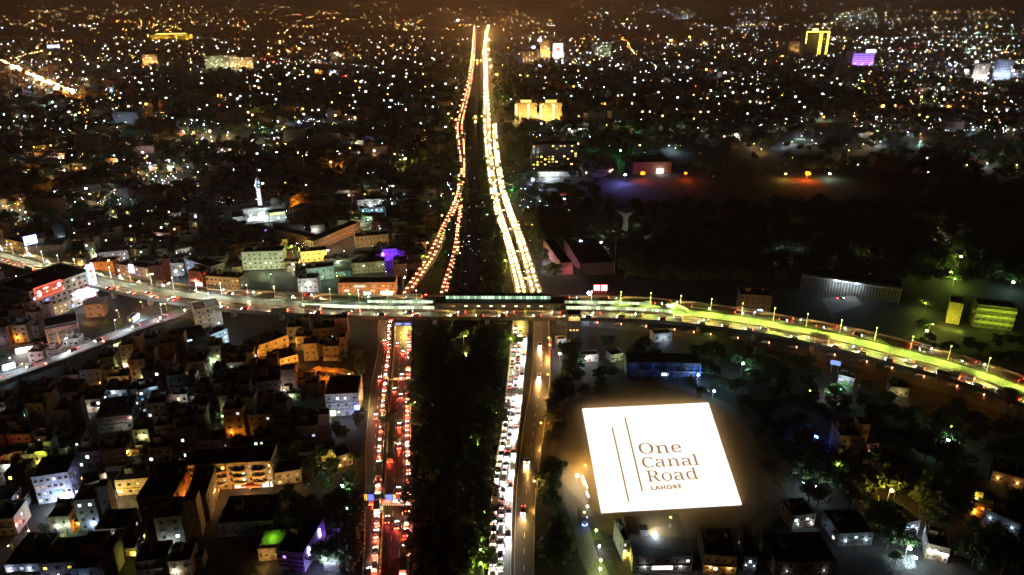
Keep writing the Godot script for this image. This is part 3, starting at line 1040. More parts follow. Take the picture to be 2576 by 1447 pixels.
	# the lower elevated ramp on the left
	var rs := MB.new()
	for i in ramp.l.size() - 1:
		var a: Vector3 = ramp.l[i]
		var b: Vector3 = ramp.l[i + 1]
		var c: Vector3 = ramp.r[i + 1]
		var d: Vector3 = ramp.r[i]
		var dn := Vector3(0, -1.6, 0)
		rs.quad(d, c, b, a)
		rs.quad(d + dn, c + dn, c, d)
		rs.quad(b + dn, a + dn, a, b)
		rs.quad(a + dn, b + dn, c + dn, d + dn)
	var ro := thing("elevated_ramp", "narrow pale elevated ramp climbing from the lower left to the flyover", "ramp", Vector3.ZERO)
	part("deck_slab", rs.done(), concrete, ro)
	var rr := MB.new()
	rr.ribbon(across(ramp, 0.96, 0.05), across(ramp, 0.04, 0.05))
	part("carriageway", rr.done(), mat(Color(0.17, 0.165, 0.155), 0.8, tar_noise, 0.05), ro)
	edge_line(ro, ramp, 0.5, 0.01, paint)
	for f in [0.02, 0.98]:
		var b := MB.new()
		b.wall(across(ramp, f), 0.9, 0.3)
		part("parapet", b.done(), concrete, ro)
	for s in along(across(ramp, 0.5), 26.0, 10.0):
		part("pier", unit_box, concrete, ro, Vector3(s[0].x, s[0].y / 2 - 0.8, s[0].z), atan2(s[1].x, s[1].z), Vector3(2.2, s[0].y - 1.6, 1.6))
	k = 0
	for s in along(across(ramp, 0.03, 0.9), 30.0, 4.0):
		if in_view(s[0], 10):
			k += 1
			lamp_post("grey lamp post on the far parapet of the elevated ramp, %sfrom the lower end" % ("nearest " if k == 1 else ordinal(k)), s[0], atan2(s[1].x, s[1].z) - PI / 2 , Color(0.95, 0.95, 1.0), 130.0, 7.5, 9.0, "lamp posts on the ramp")

func deck_point(px: float, f: float) -> Vector3:   # the deck's point at that fraction of its width nearest to a survey column
	var line := across(deck, f)
	for i in line.size() - 1:
		var a := seen_at(line[i]).x
		var b := seen_at(line[i + 1]).x
		if a <= px and b >= px:
			return line[i].lerp(line[i + 1], (px - a) / (b - a))
	return line[0]

func walkway(label: String, x0: float, x1: float, f: float, width: float, tone: Color, e: float, h := 2.7, base := 0.1) -> void:
	var n := int(deck_point(x0, f).distance_to(deck_point(x1, f)) / 2.6)
	var a := deck_point(x0, f)
	var o := thing("glass_walkway", label, "walkway", a)
	var line := []
	for i in n + 1:
		line.append(deck_point(lerpf(x0, x1, float(i) / n), f) - a + Vector3(0, base, 0))
	var roof := MB.new()
	var floor_ := MB.new()
	for i in n:
		var p: Vector3 = line[i]
		var q: Vector3 = line[i + 1]
		var mid := (p + q) / 2.0
		var yaw := atan2(-(q - p).z, (q - p).x)
		var len := p.distance_to(q)
		roof.box(mid + Vector3(0, h, -0.3), Vector3(len + 0.01, 0.25, width), yaw)
		floor_.box(mid + Vector3(0, 0.2, 0), Vector3(len + 0.01, 0.4, width), yaw)
		var front := Basis(Vector3.UP, yaw) * Vector3(0, 0, width / 2 - 0.3)
		part("glass_window", unit_box, glow(tone, e * [0.35, 0.6, 0.8, 1.0, 1.25][rng.randi() % 5]), o, mid + front + Vector3(0, h * 0.5 + 0.1, 0), yaw, Vector3(len - 0.35, h - 0.75, 0.06))
		part("mullion", unit_box, mat(Color(0.12, 0.14, 0.12), 0.5), o, p + front + Vector3(0, h * 0.5, 0.05), yaw, Vector3(0.26, h, 0.2))
		if i % 7 == 3:
			omni(o, mid + front * 1.0 + Vector3(0, 1.9, 1.3), tone, 9.0)
	part("roof", roof.done(), mat(Color(0.05, 0.05, 0.05), 0.8), o)
	part("plinth", floor_.done(), concrete, o)

func station() -> void:
	var a := deck_point(1098, 0.5)
	var b := deck_point(1416, 0.5)
	var x := (b - a).normalized()
	var w := a.distance_to(b)
	var o := thing("bus_station", "long dark elevated bus station above the flyover's middle", "station", (a + b) / 2.0, atan2(-x.z, x.x))
	var dark := mat(Color(0.06, 0.055, 0.05), 0.7, plaster_noise, 0.1)
	var body := MB.new()
	body.extrude([Vector2(-w / 2 + 5, 0.9), Vector2(w / 2 - 5, 0.9), Vector2(w / 2, 4.6), Vector2(-w / 2, 4.6)], -5.0, 4.6)
	part("concourse", body.done(), dark, o)
	part("base_wall", box_mesh(Vector3(w - 14, 0.9, 9.0), Vector3(0, 0.45, 0)), concrete, o)
	var roof := MB.new()
	roof.box(Vector3(0, 4.75, -0.2), Vector3(w + 1.0, 0.3, 10.6))
	roof.box(Vector3(-1, 7.6, -3.2), Vector3(w - 13, 0.3, 4.6))
	part("roof", roof.done(), mat(Color(0.04, 0.038, 0.036), 0.85, soil_noise, 0.08), o)
	var n := 30
	var gw := w - 14.0
	for i in n:
		var at := Vector3(-1 - gw / 2 + (i + 0.5) * gw / n, 6.2, -1.25)
		part("glass_window", unit_box, glow(Color(0.6, 1.0, 0.62), [0.3, 0.55, 0.8, 1.1][rng.randi() % 4]), o, at, 0, Vector3(gw / n - 0.4, 2.0, 0.06))
		part("mullion", unit_box, mat(Color(0.12, 0.14, 0.12), 0.5), o, at + Vector3(gw / n / 2, 0, 0.05), 0, Vector3(0.3, 2.6, 0.2))
	part("gallery", box_mesh(Vector3(gw, 2.5, 3.6), Vector3(-1, 6.15, -3.2)), dark, o)
	for i in 8:
		var c: Color = AMBER if i == 0 else Color(0.95, 1.0, 0.6)
		part("window", unit_box, glow(c, 0.35 if i == 0 else 1.1), o, Vector3(-w * 0.36 + i * w * 0.098, 2.7, 4.62), 0, Vector3(2.0, 1.0, 0.1))
	for i in 5:
		omni(o, Vector3(-w * 0.4 + i * w * 0.2, 1.2, 7.6), YELLOW, 5.0)
	walkway("near glazed platform left of the station, lit pale green inside", 762, 1094, 0.58, 4.0, Color(0.8, 1.0, 0.6), 1.1)
	walkway("far glazed platform left of the station, lit pale green inside", 926, 1090, 0.34, 3.4, Color(0.8, 1.0, 0.6), 1.0)
	walkway("near glazed platform right of the station, lit pale green inside", 1424, 1690, 0.56, 4.0, Color(0.75, 1.0, 0.5), 1.0)
	walkway("far glazed platform right of the station, lit pale green inside", 1420, 1640, 0.33, 3.4, Color(0.75, 1.0, 0.5), 0.9)
	for j in [[880, 0.2, GREEN], [920, 0.2, GREEN], [1690, 0.55, GREEN]]:
		var p := deck_point(j[0], j[1])
		var s := thing("signal_light", "green signal lamp %s of the station on the elevated bus lane" % ["far left" if j[0] == 880 else "left" if j[0] == 920 else "right"], "signal", p)
		part("post", post_mesh, steel, s, Vector3.ZERO, 0, Vector3(1, 4, 1))
		part("signal_lens", bulb_mesh, glow(j[2], 12.0), s, Vector3(0, 4.0, 0), 0, Vector3(2.2, 2, 2.2))
		omni(s, Vector3(0, 4.0, 0.7), j[2], 12.0)
	# stair canopy at the right end of the station
	var p := deck_point(1700, 0.4)
	var sc := thing("stair_canopy", "sloping lit stair canopy at the station's right end", "canopy", p, deck_yaw(1700))
	var cb := MB.new()
	cb.extrude([Vector2(-6, 0), Vector2(8, 0), Vector2(8, 0.4), Vector2(-2, 4.4), Vector2(-6, 4.4)], -2.0, 2.0)
	part("roof", cb.done(), mat(Color(0.4, 0.42, 0.3), 0.6), sc)
	part("glass_window", unit_box, glow(WHITE, 2.5), sc, Vector3(-3.8, 2.6, 2.05), 0, Vector3(3.4, 2.4, 0.08))
	omni(sc, Vector3(-2.0, 3.6, 3.2), LIME, 26.0)
	# lift tower in front of the flyover
	var t := block("lift_tower", "tall dark lift tower with an amber glazed top in front of the flyover", "tower", 1426, 858, 1460, 858, 7.0, 17.0, 5, 2, 1, mat(Color(0.05, 0.045, 0.04), 0.7), 0.0, [WARM], {"bare": 1, "nodoor": 1, "shade": false})
	part("top_window", unit_box, glow(Color(1.0, 0.6, 0.15), 0.5), t, Vector3(0, 15.2, 0.25), 0, Vector3(7.0, 2.6, 0.1))
	for s in [-1, 1]:
		part("ceiling_light", bulb_mesh, glow(YELLOW, 10.0), t, Vector3(s * 1.6, 16.2, 0.5), 0, Vector3(2, 1.4, 1.4))
	omni(t, Vector3(0, 15.6, 1.4), WARM, 8.0)
	for s in [-1, 0, 1]:
		part("lower_window", unit_box, glow(WARM, 1.2), t, Vector3(s * 2.1, 7.4, 0.1), 0, Vector3(1.1, 0.9, 0.16))

func deck_yaw(px: float) -> float:
	var d := deck_point(px + 30, 0.5) - deck_point(px - 30, 0.5)
	return atan2(-d.z, d.x)

# ---------------------------------------------------------------- the big lit panel on the plot
const PANEL_H := 8.0  # raised on added legs so its light misses trees and houses
func panel_point(px: float, py: float, up := 0.0) -> Vector3:
	return g(px, py, PANEL_H) + Vector3(0, up, 0)

func sign_panel() -> void:
	var o := thing("lit_sign_panel", "huge glowing white panel lying on a dark plot, lettered One Canal Road LAHORE", "illuminated sign", Vector3.ZERO)
	var c := [panel_point(1513, 1287), panel_point(1866, 1267), panel_point(1782, 1013), panel_point(1465, 1028)]
	var mid: Vector3 = (c[0] + c[1] + c[2] + c[3]) / 4.0
	o.position = Vector3(mid.x, 0, mid.z)
	var rel := func(p: Vector3) -> Vector3: return p - o.position
	var dn := Vector3(0, -0.8, 0)
	var f := MB.new()
	f.quad(rel.call(c[0]), rel.call(c[1]), rel.call(c[2]), rel.call(c[3]))
	for i in 4:
		var p: Vector3 = rel.call(c[i])
		var q: Vector3 = rel.call(c[(i + 1) % 4])
		f.quad(p + dn, q + dn, q, p)
	part("sign_face", f.done(), glow(Color(0.98, 1.0, 1.0), 1.5), o)
	var back := MB.new()
	back.quad(rel.call(c[3]) + dn, rel.call(c[2]) + dn, rel.call(c[1]) + dn, rel.call(c[0]) + dn)
	for i in 4:
		var p: Vector3 = rel.call(c[i]) + dn
		var q: Vector3 = rel.call(c[(i + 1) % 4]) + dn
		var e := Vector3(0, -0.6, 0)
		back.quad(p + e, q + e, q, p)
	part("back_tray", back.done(), steel, o)
	for i in 4:
		for j in 4:
			var p: Vector3 = c[0].lerp(c[1], (i + 0.5) / 4.0).lerp(c[3].lerp(c[2], (i + 0.5) / 4.0), (j + 0.5) / 4.0)
			part("leg", unit_box, steel, o, rel.call(Vector3(p.x, (PANEL_H - 1.0) / 2, p.z)), 0, Vector3(0.35, PANEL_H - 1.0, 0.35))
	var gold := glow(Color(0.11, 0.064, 0.008), 1.0)
	for s in [[1540, 1075, 1582, 1263, 1.0], [1572, 1050, 1616, 1237, 1.0]]:
		var a := panel_point(s[0], s[1], 0.06)
		var b := panel_point(s[2], s[3], 0.06)
		var side: Vector3 = (c[1] - c[0]).normalized() * 0.36
		var m := MB.new()
		m.quad(rel.call(a - side), rel.call(b - side), rel.call(b + side), rel.call(a + side))
		part("gold_bar_sign", m.done(), gold, o)
	var serif := SystemFont.new()
	serif.font_names = PackedStringArray(["Droid Serif"])
	var sans := SystemFont.new()
	sans.font_names = PackedStringArray(["Droid Sans"])
	sans.font_weight = 700
	var fat := FontVariation.new()
	fat.base_font = sans
	fat.variation_embolden = 0.7
	for t in [["One", 1610, 1143.0, 1717, 1138.5, 1604, 1116.0, serif], ["Canal", 1618, 1178.0, 1762, 1171.0, 1612, 1149.5, serif], ["Road", 1630, 1213.5, 1760, 1206.5, 1623, 1183.5, serif], ["LAHORE", 1639.5, 1234.5, 1718, 1229.5, 1636, 1223.5, fat]]:
		var m := TextMesh.new()
		m.text = t[0]
		m.font = t[7]
		m.font_size = 64
		m.pixel_size = 0.05
		m.depth = 0.02
		m.curve_step = 1.0
		m.horizontal_alignment = HORIZONTAL_ALIGNMENT_CENTER
		var box := m.get_aabb()
		var p0 := panel_point(t[1], t[2], 0.1)
		var ux: Vector3 = panel_point(t[3], t[4], 0.1) - p0
		var uy: Vector3 = panel_point(t[5], t[6], 0.1) - p0
		# letters stand upright on the panel's own axes, slanted as the panel is
		var bs := Basis(ux / box.size.x, uy / box.size.y, Vector3.UP)
		var l := part("lettering_sign", m, gold, o)
		l.transform = Transform3D(bs, rel.call(p0) - bs * Vector3(box.position.x, box.position.y, box.position.z))
	for i in 4:
		for j in 5:
			take(c[0].lerp(c[1], i / 3.0).lerp(c[3].lerp(c[2], i / 3.0), j / 4.0), 14.0)
	# mist added over the panel to make its warm halo, thickest close to it
	var k := 0
	for j in [[98.0, 11.0, 114.0, 0.06], [112.0, 15.0, 128.0, 0.02]]:
		var fog := FogVolume.new()
		fog.name = numbered("added_halo_mist")
		fog.shape = RenderingServer.FOG_VOLUME_SHAPE_ELLIPSOID
		fog.size = Vector3(j[0], j[1], j[2])
		var fm := FogMaterial.new()
		fm.density = j[3]
		fm.albedo = Color(1.0, 0.77, 0.5)
		fog.material = fm
		add_child(fog)
		fog.position = Vector3(mid.x, PANEL_H, mid.z)
		fog.set_meta("kind", "stuff")
		fog.set_meta("label", "thin warm mist added as a halo over the glowing panel")

# ---------------------------------------------------------------- the left bank in front of the flyover
const CREAM := Color(0.38, 0.31, 0.21)
const CHALK := Color(0.46, 0.44, 0.4)
const GREY := Color(0.22, 0.225, 0.24)
const BRICK := Color(0.24, 0.1, 0.055)
const SAND := Color(0.42, 0.3, 0.17)
const PINK := Color(0.5, 0.3, 0.24)

func at_front(o: Node3D, x: float, y: float, z := 0.2) -> Vector3:
	return Vector3(x * float(o.get_meta("w")), y, z)

func west_bank() -> void:
	# block with the billboards
	var o := block("plaza_block", "large pale six-storey block carrying a red billboard, beside the flyover", "building", 92, 812, 246, 752, 34.0, 21.0, 6, 11, 5, plaster(CHALK), 0.05, [BLUE, COOL], {"ww": 2.2, "wh": 1.7, "nodoor": 1})
	for k in 5:
		omni(o, at_front(o, -0.4 + k * 0.2, 3.0, 7.0), WHITE, 26.0)
	for r in 5:
		for x in [-0.43, 0.12, 0.3]:
			part("balcony", box_mesh(Vector3(4.4, 1.0, 1.2), Vector3(0, 0.5, 0.6)), plaster(CHALK), o, at_front(o, x, 3.5 * (r + 1) + 0.3, 0.0))
	var w: float = o.get_meta("w")
	# red billboard on its parapet
	var rb := board("red_billboard", "red-framed billboard with pale shapes along the parapet of the pale block", o.position + o.basis * Vector3(-w * 0.42, 0, 0.6), o.position + o.basis * Vector3(-w * 0.02, 0, 0.6), 15.8, 22.6, glow(Color(0.5, 0.015, 0.012), 0.5), glow(RED, 3.2), false)
	var rw: float = rb.get_meta("w")
	for j in [[-0.38, 2.6, 3.0, 4.6, WHITE, 1.6], [-0.1, 5.0, 4.2, 1.4, WHITE, 0.9], [0.4, 4.2, 2.4, 3.0, WHITE, 1.6], [-0.22, 2.4, 1.6, 1.6, RED, 1.2], [-0.08, 2.4, 1.7, 1.5, GREEN, 0.9], [0.06, 2.4, 1.3, 1.5, RED, 0.8], [0.17, 2.5, 1.4, 1.6, YELLOW, 0.9], [0.28, 2.5, 1.4, 1.3, COOL, 0.9]]:
		var e := MB.new()
		e.cyl(Vector3.ZERO, 0.5, 0.5, 0.1, 9, Vector3.BACK)
		part("print_sign", e.done(), glow(j[4], j[5]), rb, Vector3(j[0] * rw, j[1], 0.16), 0, Vector3(j[2], j[3], 1))
	omni(rb, Vector3(0, 3.0, 3.0), RED, 18.0)
	# tall bright screen at the far corner
	var ts := board("tall_screen", "tall bright white and blue screen on the corner of the pale block", o.position + o.basis * Vector3(w * 0.385, 0, 2.6), o.position + o.basis * Vector3(w * 0.5, 0, 2.6), 7.0, 27.0, glow(Color(0.7, 0.9, 1.0), 3.0), glow(BLUE, 1.5), true, "screen")
	for j in [[0.0, 15.0, 3.4, 3.0, Color(0.6, 0.25, 0.1), 0.6], [0.05, 11.0, 2.2, 4.4, Color(0.5, 0.12, 0.03), 0.6], [-0.2, 6.0, 2.0, 2.0, BLUE, 1.0]]:
		var e := MB.new()
		e.cyl(Vector3.ZERO, 0.5, 0.5, 0.1, 9, Vector3.BACK)
		part("print_sign", e.done(), glow(j[4], j[5]), ts, Vector3(j[0] * 6, j[1], 0.16), 0, Vector3(j[2], j[3], 1))
	omni(ts, Vector3(0, 9, 4), COOL, 60.0)
	var bw := board("blue_billboard", "white billboard with a blue edge on the roof behind the red one", g(66, 690, 0) + Vector3(2, 0, -4), g(97, 682, 0) + Vector3(2, 0, -4), 22.0, 28.5, glow(Color(0.86, 0.93, 1.0), 2.6), glow(BLUE, 1.6))
	part("print_sign", box_mesh(Vector3(4, 1.2, 0.1)), glow(BLUE, 1.0), bw, Vector3(-2, 1.0, 0.2))
	var lb := board("low_billboard", "wide white billboard with a red corner at the foot of the pale block", g(186, 775) , g(243, 756), 4.0, 11.5, glow(Color(1, 0.97, 0.96), 2.2), glow(Color(1.0, 0.05, 0.15), 1.0))
	var lw: float = lb.get_meta("w")
	part("print_sign", box_mesh(Vector3(lw * 0.3, 1.4, 0.1)), glow(Color(1.0, 0.03, 0.12), 1.2), lb, Vector3(-lw * 0.3, 0.8, 0.2))
	for j in [0.18, 0.3]:
		var e := MB.new()
		e.cyl(Vector3.ZERO, 0.7, 0.05, 3.2, 8)
		part("print_sign", e.done(), glow(Color(0.16, 0.03, 0.3), 0.5), lb, Vector3(lw * j, 1.0, 0.2), 0, Vector3(1, 1, 0.15))
	omni(lb, Vector3(0, 2, 5), WHITE, 60.0)
	block("annex_house", "low dark annex with lit windows in front of the pale block", "building", 110, 806, 176, 782, 9.0, 7.0, 2, 5, 2, plaster(SAND), 0.75, [WARM, YELLOW, GREEN], {"shade": false})
	var sw := block("side_wing", "dark tall side wing left of the red-billboard block", "building", -40, 800, 66, 812, 22.0, 19.0, 6, 6, 2, plaster(GREY), 0.0)
	o = block("portico_building", "flat-roofed building with three tall columns along its front", "building", 122, 866, 203, 850, 16.0, 11.0, 2, 4, 2, plaster(GREY), 0.05, [WARM], {"bare": 1})
	w = o.get_meta("w")
	part("entablature", box_mesh(Vector3(w, 2.4, 2.6), Vector3(0, 9.6, 1.3)), plaster(PINK), o)
	for x in [-0.47, -0.16, 0.14, 0.3]:
		part("column", box_mesh(Vector3(1.0, 8.4, 1.0), Vector3(0, 4.2, 0)), plaster(Color(0.55, 0.38, 0.24)), o, at_front(o, x, 0, 2.0))
	for x in [-0.42, -0.38, -0.34, -0.3]:
		part("wall_ornament", box_mesh(Vector3(0.7, 0.9, 0.1)), mat(Color(0.05, 0.04, 0.04)), o, at_front(o, x, 9.7, 2.66))
	for x in [-0.3, 0.0, 0.24]:
		omni(o, at_front(o, x, 1.2, 4.0), Color(1.0, 0.55, 0.25), 16.0)
	o = block("corner_house", "small pinkish two-storey house with an overhanging roof beside the lawn", "house", 218, 800, 263, 796, 11.0, 8.5, 2, 2, 2, plaster(PINK), 0.0, [WARM], {"bare": 1})
	part("roof_overhang", box_mesh(Vector3(float(o.get_meta("w")) + 2, 0.4, 13)), plaster(PINK), o, Vector3(0, 9.4, -5.5))
	omni(o, Vector3(-2, 3, 8), WARM, 40.0)
	o = block("wedge_building", "pale wedge-shaped building with a curved white panel under the flyover's edge", "building", 497, 830, 562, 817, 15.0, 13.0, 4, 3, 2, plaster(Color(0.5, 0.44, 0.36)), 0.04, [COOL], {"bare": 1})
	part("curved_panel", box_mesh(Vector3(5.5, 9, 0.4)), plaster(CHALK), o, at_front(o, 0.32, 8.0, 0.5), 0.25)
	omni(o, Vector3(3, 5, 9), WHITE, 45.0)
	omni(o, Vector3(-12, 6, 3), WARM, 35.0)
	o = block("blank_wall_building", "dark building with one large blank grey-green side wall and small roof letters", "building", 446, 912, 531, 892, 22.0, 11.0, 3, 0, 0, plaster(Color(0.34, 0.38, 0.3)), 0.0, [COOL], {"bare": 1, "nodoor": 1})
	omni(o, Vector3(9, 5, 9), MINT, 60.0)
	for k in 7:
		part("letter_sign", box_mesh(Vector3(0.9, 0.9, 0.15)), glow(COOL, 1.6), o, at_front(o, -0.36 + k * 0.06, 12.1, 0.2))
	part("neon_sign", box_mesh(Vector3(2.8, 2.6, 0.2)), glow(WHITE, 2.0), o, at_front(o, -0.45, 12.4, 0.2))
	o = block("blue_white_house", "narrow house with a pale blue floodlit front and arched roof frame", "house", 537, 880, 577, 862, 9.0, 9.0, 3, 3, 2, plaster(Color(0.5, 0.62, 0.7)), 0.4, [COOL, WHITE])
	omni(o, Vector3(0, 4, 5), Color(0.65, 0.88, 1.0), 55.0)
	omni(o, Vector3(-5, 2, 4), WHITE, 22.0)
	o = block("terrace_house", "narrow four-storey house with blue-lit terraces", "house", 357, 1042, 408, 1030, 11.0, 13.0, 4, 3, 2, plaster(GREY), 0.55, [COOL, WHITE, Color(0.2, 0.5, 1.0)])
	omni(o, Vector3(2, 14, 1.5), COOL, 14.0)
	omni(o, Vector3(3, 4, 3), Color(0.2, 0.5, 1.0), 14.0)
	part("terrace_rail", box_mesh(Vector3(9, 0.9, 0.15)), plaster(CHALK), o, Vector3(0, 10.5, 1.4))
	part("terrace", box_mesh(Vector3(9, 0.25, 1.5)), plaster(CHALK), o, Vector3(0, 10.0, 0.75))
	o = block("cornice_house", "dark house with a red band under its patterned cornice", "house", 250, 1092, 338, 1080, 18.0, 9.0, 2, 4, 2, plaster(Color(0.3, 0.26, 0.22)), 0.1, [WHITE])
	part("cornice", box_mesh(Vector3(float(o.get_meta("w")) + 1, 0.9, 1.0)), plaster(CHALK), o, Vector3(0, 8.6, 0.5))
	part("red_band", box_mesh(Vector3(float(o.get_meta("w")) + 0.4, 0.7, 0.6)), plaster(Color(0.4, 0.06, 0.04)), o, Vector3(0, 7.6, 0.3))
	wall_lamp(o, at_front(o, 0.46, 7.2), WHITE, 9.0)
	omni(o, Vector3(3, 3, 4), WHITE, 8.0)
	# grey four-storey building with a shop
	o = block("grey_apartment_house", "grey four-storey building with a bright shop and blue sign at its foot", "building", 98, 1270, 188, 1256, 15.0, 13.0, 4, 6, 3, plaster(Color(0.4, 0.45, 0.55)), 0.22, [WARM, WHITE, COOL], {"shade": false, "bare": 1, "nodoor": 1})
	omni(o, Vector3(2, 2.6, 7), COOL, 120.0, 0.6)
	omni(o, Vector3(12, 3, 3), COOL, 40.0)
	part("shop_window", box_mesh(Vector3(3.2, 3.4, 0.3)), glow(Color(1.0, 0.9, 0.75), 6.0), o, at_front(o, 0.24, 2.0))
	part("shop_sign", box_mesh(Vector3(4.2, 1.0, 0.4)), glow(Color(0.05, 0.25, 1.0), 1.2), o, at_front(o, 0.1, 5.2))
	part("neon_sign", box_mesh(Vector3(1.6, 0.25, 0.2)), glow(BLUE, 2.5), o, at_front(o, 0.04, 3.2))
	omni(o, at_front(o, 0.4, 1.2, 9.0), Color(1.0, 0.05, 0.9), 12.0)
	omni(o, at_front(o, 0.24, 1.5, 3.2), WHITE, 50.0)
	var rl := board("roof_lamp_wall", "small yellow-green lit roof wall behind the grey four-storey building", g(101, 1180), g(126, 1178), 6.0, 9.0, plaster(Color(0.5, 0.5, 0.1)), trim_mat, true, "wall")
	omni(rl, Vector3(0, 3.2, 1.6), Color(0.8, 0.9, 0.1), 16.0)
	o = block("columned_porch_house", "white house with a tall four-column porch and a floodlit drum", "house", 222, 1262, 275, 1248, 9.0, 8.0, 2, 3, 2, plaster(CHALK), 0.3, [COOL], {"bare": 1})
	for k in 4:
		var cm := MB.new()
		cm.cyl(Vector3.ZERO, 0.3, 0.26, 7.4, 9)
		part("column", cm.done(), plaster(CHALK), o, at_front(o, -0.45 + 0.3 * k, 0, 3.0))
	part("porch_roof", box_mesh(Vector3(float(o.get_meta("w")), 0.5, 3.6)), plaster(CHALK), o, Vector3(0, 7.6, 1.8))
	var dm := MB.new()
	dm.cyl(Vector3.ZERO, 1.6, 1.6, 3.4, 14)
	part("drum", dm.done(), plaster(CHALK), o, Vector3(3.0, 8.0, -2.0))
	omni(o, Vector3(1.5, 4.2, 5.0), COOL, 45.0)
	omni(o, Vector3(5.5, 9, 1), WHITE, 12.0)
	for j in [["yellow_house", "low yellow-lit house with a wide ground floor", 296, 1248, 386, 1240, 7.0, 2, WARM], ["balcony_house", "yellow-lit house with curved balconies beside the apartment block", 412, 1232, 452, 1226, 8.5, 3, YELLOW]]:
		o = block(j[0], j[1], "house", j[2], j[3], j[4], j[5], 11.0, j[6], j[7], 4, 2, plaster(Color(0.55, 0.44, 0.16)), 0.35, [WHITE, LIME_WHITE])
		omni(o, at_front(o, -0.2, 3.5, 6.0), Color(1.0, 0.66, 0.16), 42.0)
		omni(o, at_front(o, 0.3, 2.5, 5.0), Color(1.0, 0.66, 0.16), 24.0)
	# amber-lit apartment block
	o = block("amber_apartment_block", "long four-storey apartment block washed in amber light, with bowed balconies", "building", 480, 1236, 690, 1225, 13.0, 12.5, 4, 13, 3, plaster(Color(0.6, 0.45, 0.28)), 0.16, [MINT, WHITE, YELLOW], {"shade": false, "bare": 1})
	w = o.get_meta("w")
	for r in 3:
		for k in 4:
			var bm := MB.new()
			bm.lathe([Vector2(0.0, 0.0), Vector2(2.5, 0.0), Vector2(2.5, 1.1), Vector2(2.3, 1.1), Vector2(2.3, 0.15), Vector2(0.0, 0.15)], 14)
			part("balcony", bm.done(), plaster(Color(0.6, 0.45, 0.28)), o, Vector3(w * (-0.36 + 0.235 * k), 3.1 * (r + 1), 0.2), 0, Vector3(1.2, 1, 0.8))
	for k in 5:
		part("pilaster", box_mesh(Vector3(0.9, 13.6, 0.7), Vector3(0, 6.8, 0.3)), plaster(Color(0.6, 0.45, 0.28)), o, Vector3(w * (-0.49 + 0.235 * k), 0, 0))
	for k in 4:
		omni(o, Vector3(w * (-0.4 + 0.27 * k), 3.6 + (k % 2) * 2, 8.0), [AMBER, Color(1.0, 0.46, 0.09), Color(1.0, 0.5, 0.12), WARM][k], [90.0, 100.0, 70.0, 50.0][k], 0.5)
	part("shop_window", box_mesh(Vector3(4.5, 1.6, 0.3)), glow(Color(1.0, 0.55, 0.4), 3.0), o, at_front(o, 0.1, 1.6))
	part("shop_window", box_mesh(Vector3(4.0, 2.2, 0.3)), glow(WHITE, 2.4), o, at_front(o, 0.42, 1.6))
	part("awning", box_mesh(Vector3(9, 0.2, 3.0)), plaster(Color(0.5, 0.08, 0.04)), o, at_front(o, 0.25, 3.0, 1.5))
	omni(o, at_front(o, 0.2, 1.6, 4.5), Color(1.0, 0.3, 0.12), 22.0)
	# dark buildings in front of it, with an orange side wall
	o = block("orange_flank_building", "dark flat-roofed building whose right flank glows orange", "building", 356, 1310, 448, 1306, 24.0, 11.0, 3, 3, 3, plaster(BRICK), 0.12, [WHITE, COOL])
	omni(o, Vector3(float(o.get_meta("w")) / 2 + 4.5, 5, -10), Color(1.0, 0.36, 0.08), 50.0)
	omni(o, Vector3(float(o.get_meta("w")) / 2 + 3.0, 2, -2), Color(1.0, 0.4, 0.3), 12.0)
	block("dark_slab_building", "dark windowless slab beside the amber apartment block", "building", 478, 1318, 530, 1312, 22.0, 12.0, 4, 2, 3, plaster(Color(0.2, 0.16, 0.12)), 0.06, [AMBER])
	o = block("dark_court_building", "wide dark flat roof in front of the amber apartment block's right half", "building", 552, 1352, 690, 1345, 17.0, 6.0, 2, 5, 2, plaster(GREY), 0.02, [COOL])
	# walled lawn with two amber lamps
	var lawn := MB.new()
	lawn.quad(g(134, 1368, 0.05), g(216, 1366, 0.05), g(226, 1330, 0.05), g(138, 1332, 0.05))
	var l := single("walled_lawn", lawn.done(), mat(Color(0.07, 0.13, 0.03), 0.95, soil_noise, 0.1), "small green lawn lit by two amber wall lamps inside a white wall", "lawn")
	var gw := thing("garden_wall", "white garden wall with two amber lamps behind the small lawn", "wall", (g(134, 1331) + g(228, 1329)) / 2.0)
	var gwl := g(134, 1331).distance_to(g(228, 1329))
	part("wall_panel", box_mesh(Vector3(gwl, 3.4, 0.3), Vector3(0, 1.7, 0)), plaster(CHALK), gw)
	for x in [-0.1, 0.22]:
		wall_lamp(gw, Vector3(gwl * x, 2.6, 0.3), AMBER, 10.0, 22.0)
	omni(gw, Vector3(-gwl * 0.1, 1.6, 8.0), LIME, 7.0)
	omni(gw, Vector3(gwl * 0.1, 1.6, 13.0), Color(0.7, 0.5, 1.0), 12.0)
	# low houses at the lower left
	for j in [["low_house", "low dark house with a lit doorway at the lower left corner of the lawn", 40, 1420, 125, 1416, 10.0, 5.0, COOL], ["white_room_house", "flat-roofed house with a small yellow-lit court at the lower edge", 268, 1415, 345, 1410, 12.0, 5.0, YELLOW], ["step_house", "stepped house with blue-lit side passage", 245, 1372, 325, 1366, 12.0, 6.5, WHITE], ["blue_lamp_house", "flat-roofed house edged with small blue-white lamps at the bottom left", 18, 1450, 130, 1446, 14.0, 4.5, Color(0.35, 0.5, 1.0)]]:
		o = block(j[0], j[1], "house", j[2], j[3], j[4], j[5], j[6], j[7], 2, 4, 2, plaster([CREAM, CHALK, SAND][rng.randi() % 3]), 0.25, [j[8], WHITE])
		for x in [-0.4, 0.05, 0.46]:
			wall_lamp(o, at_front(o, x, 3.2), j[8], rng.randf_range(6, 16), 16.0)
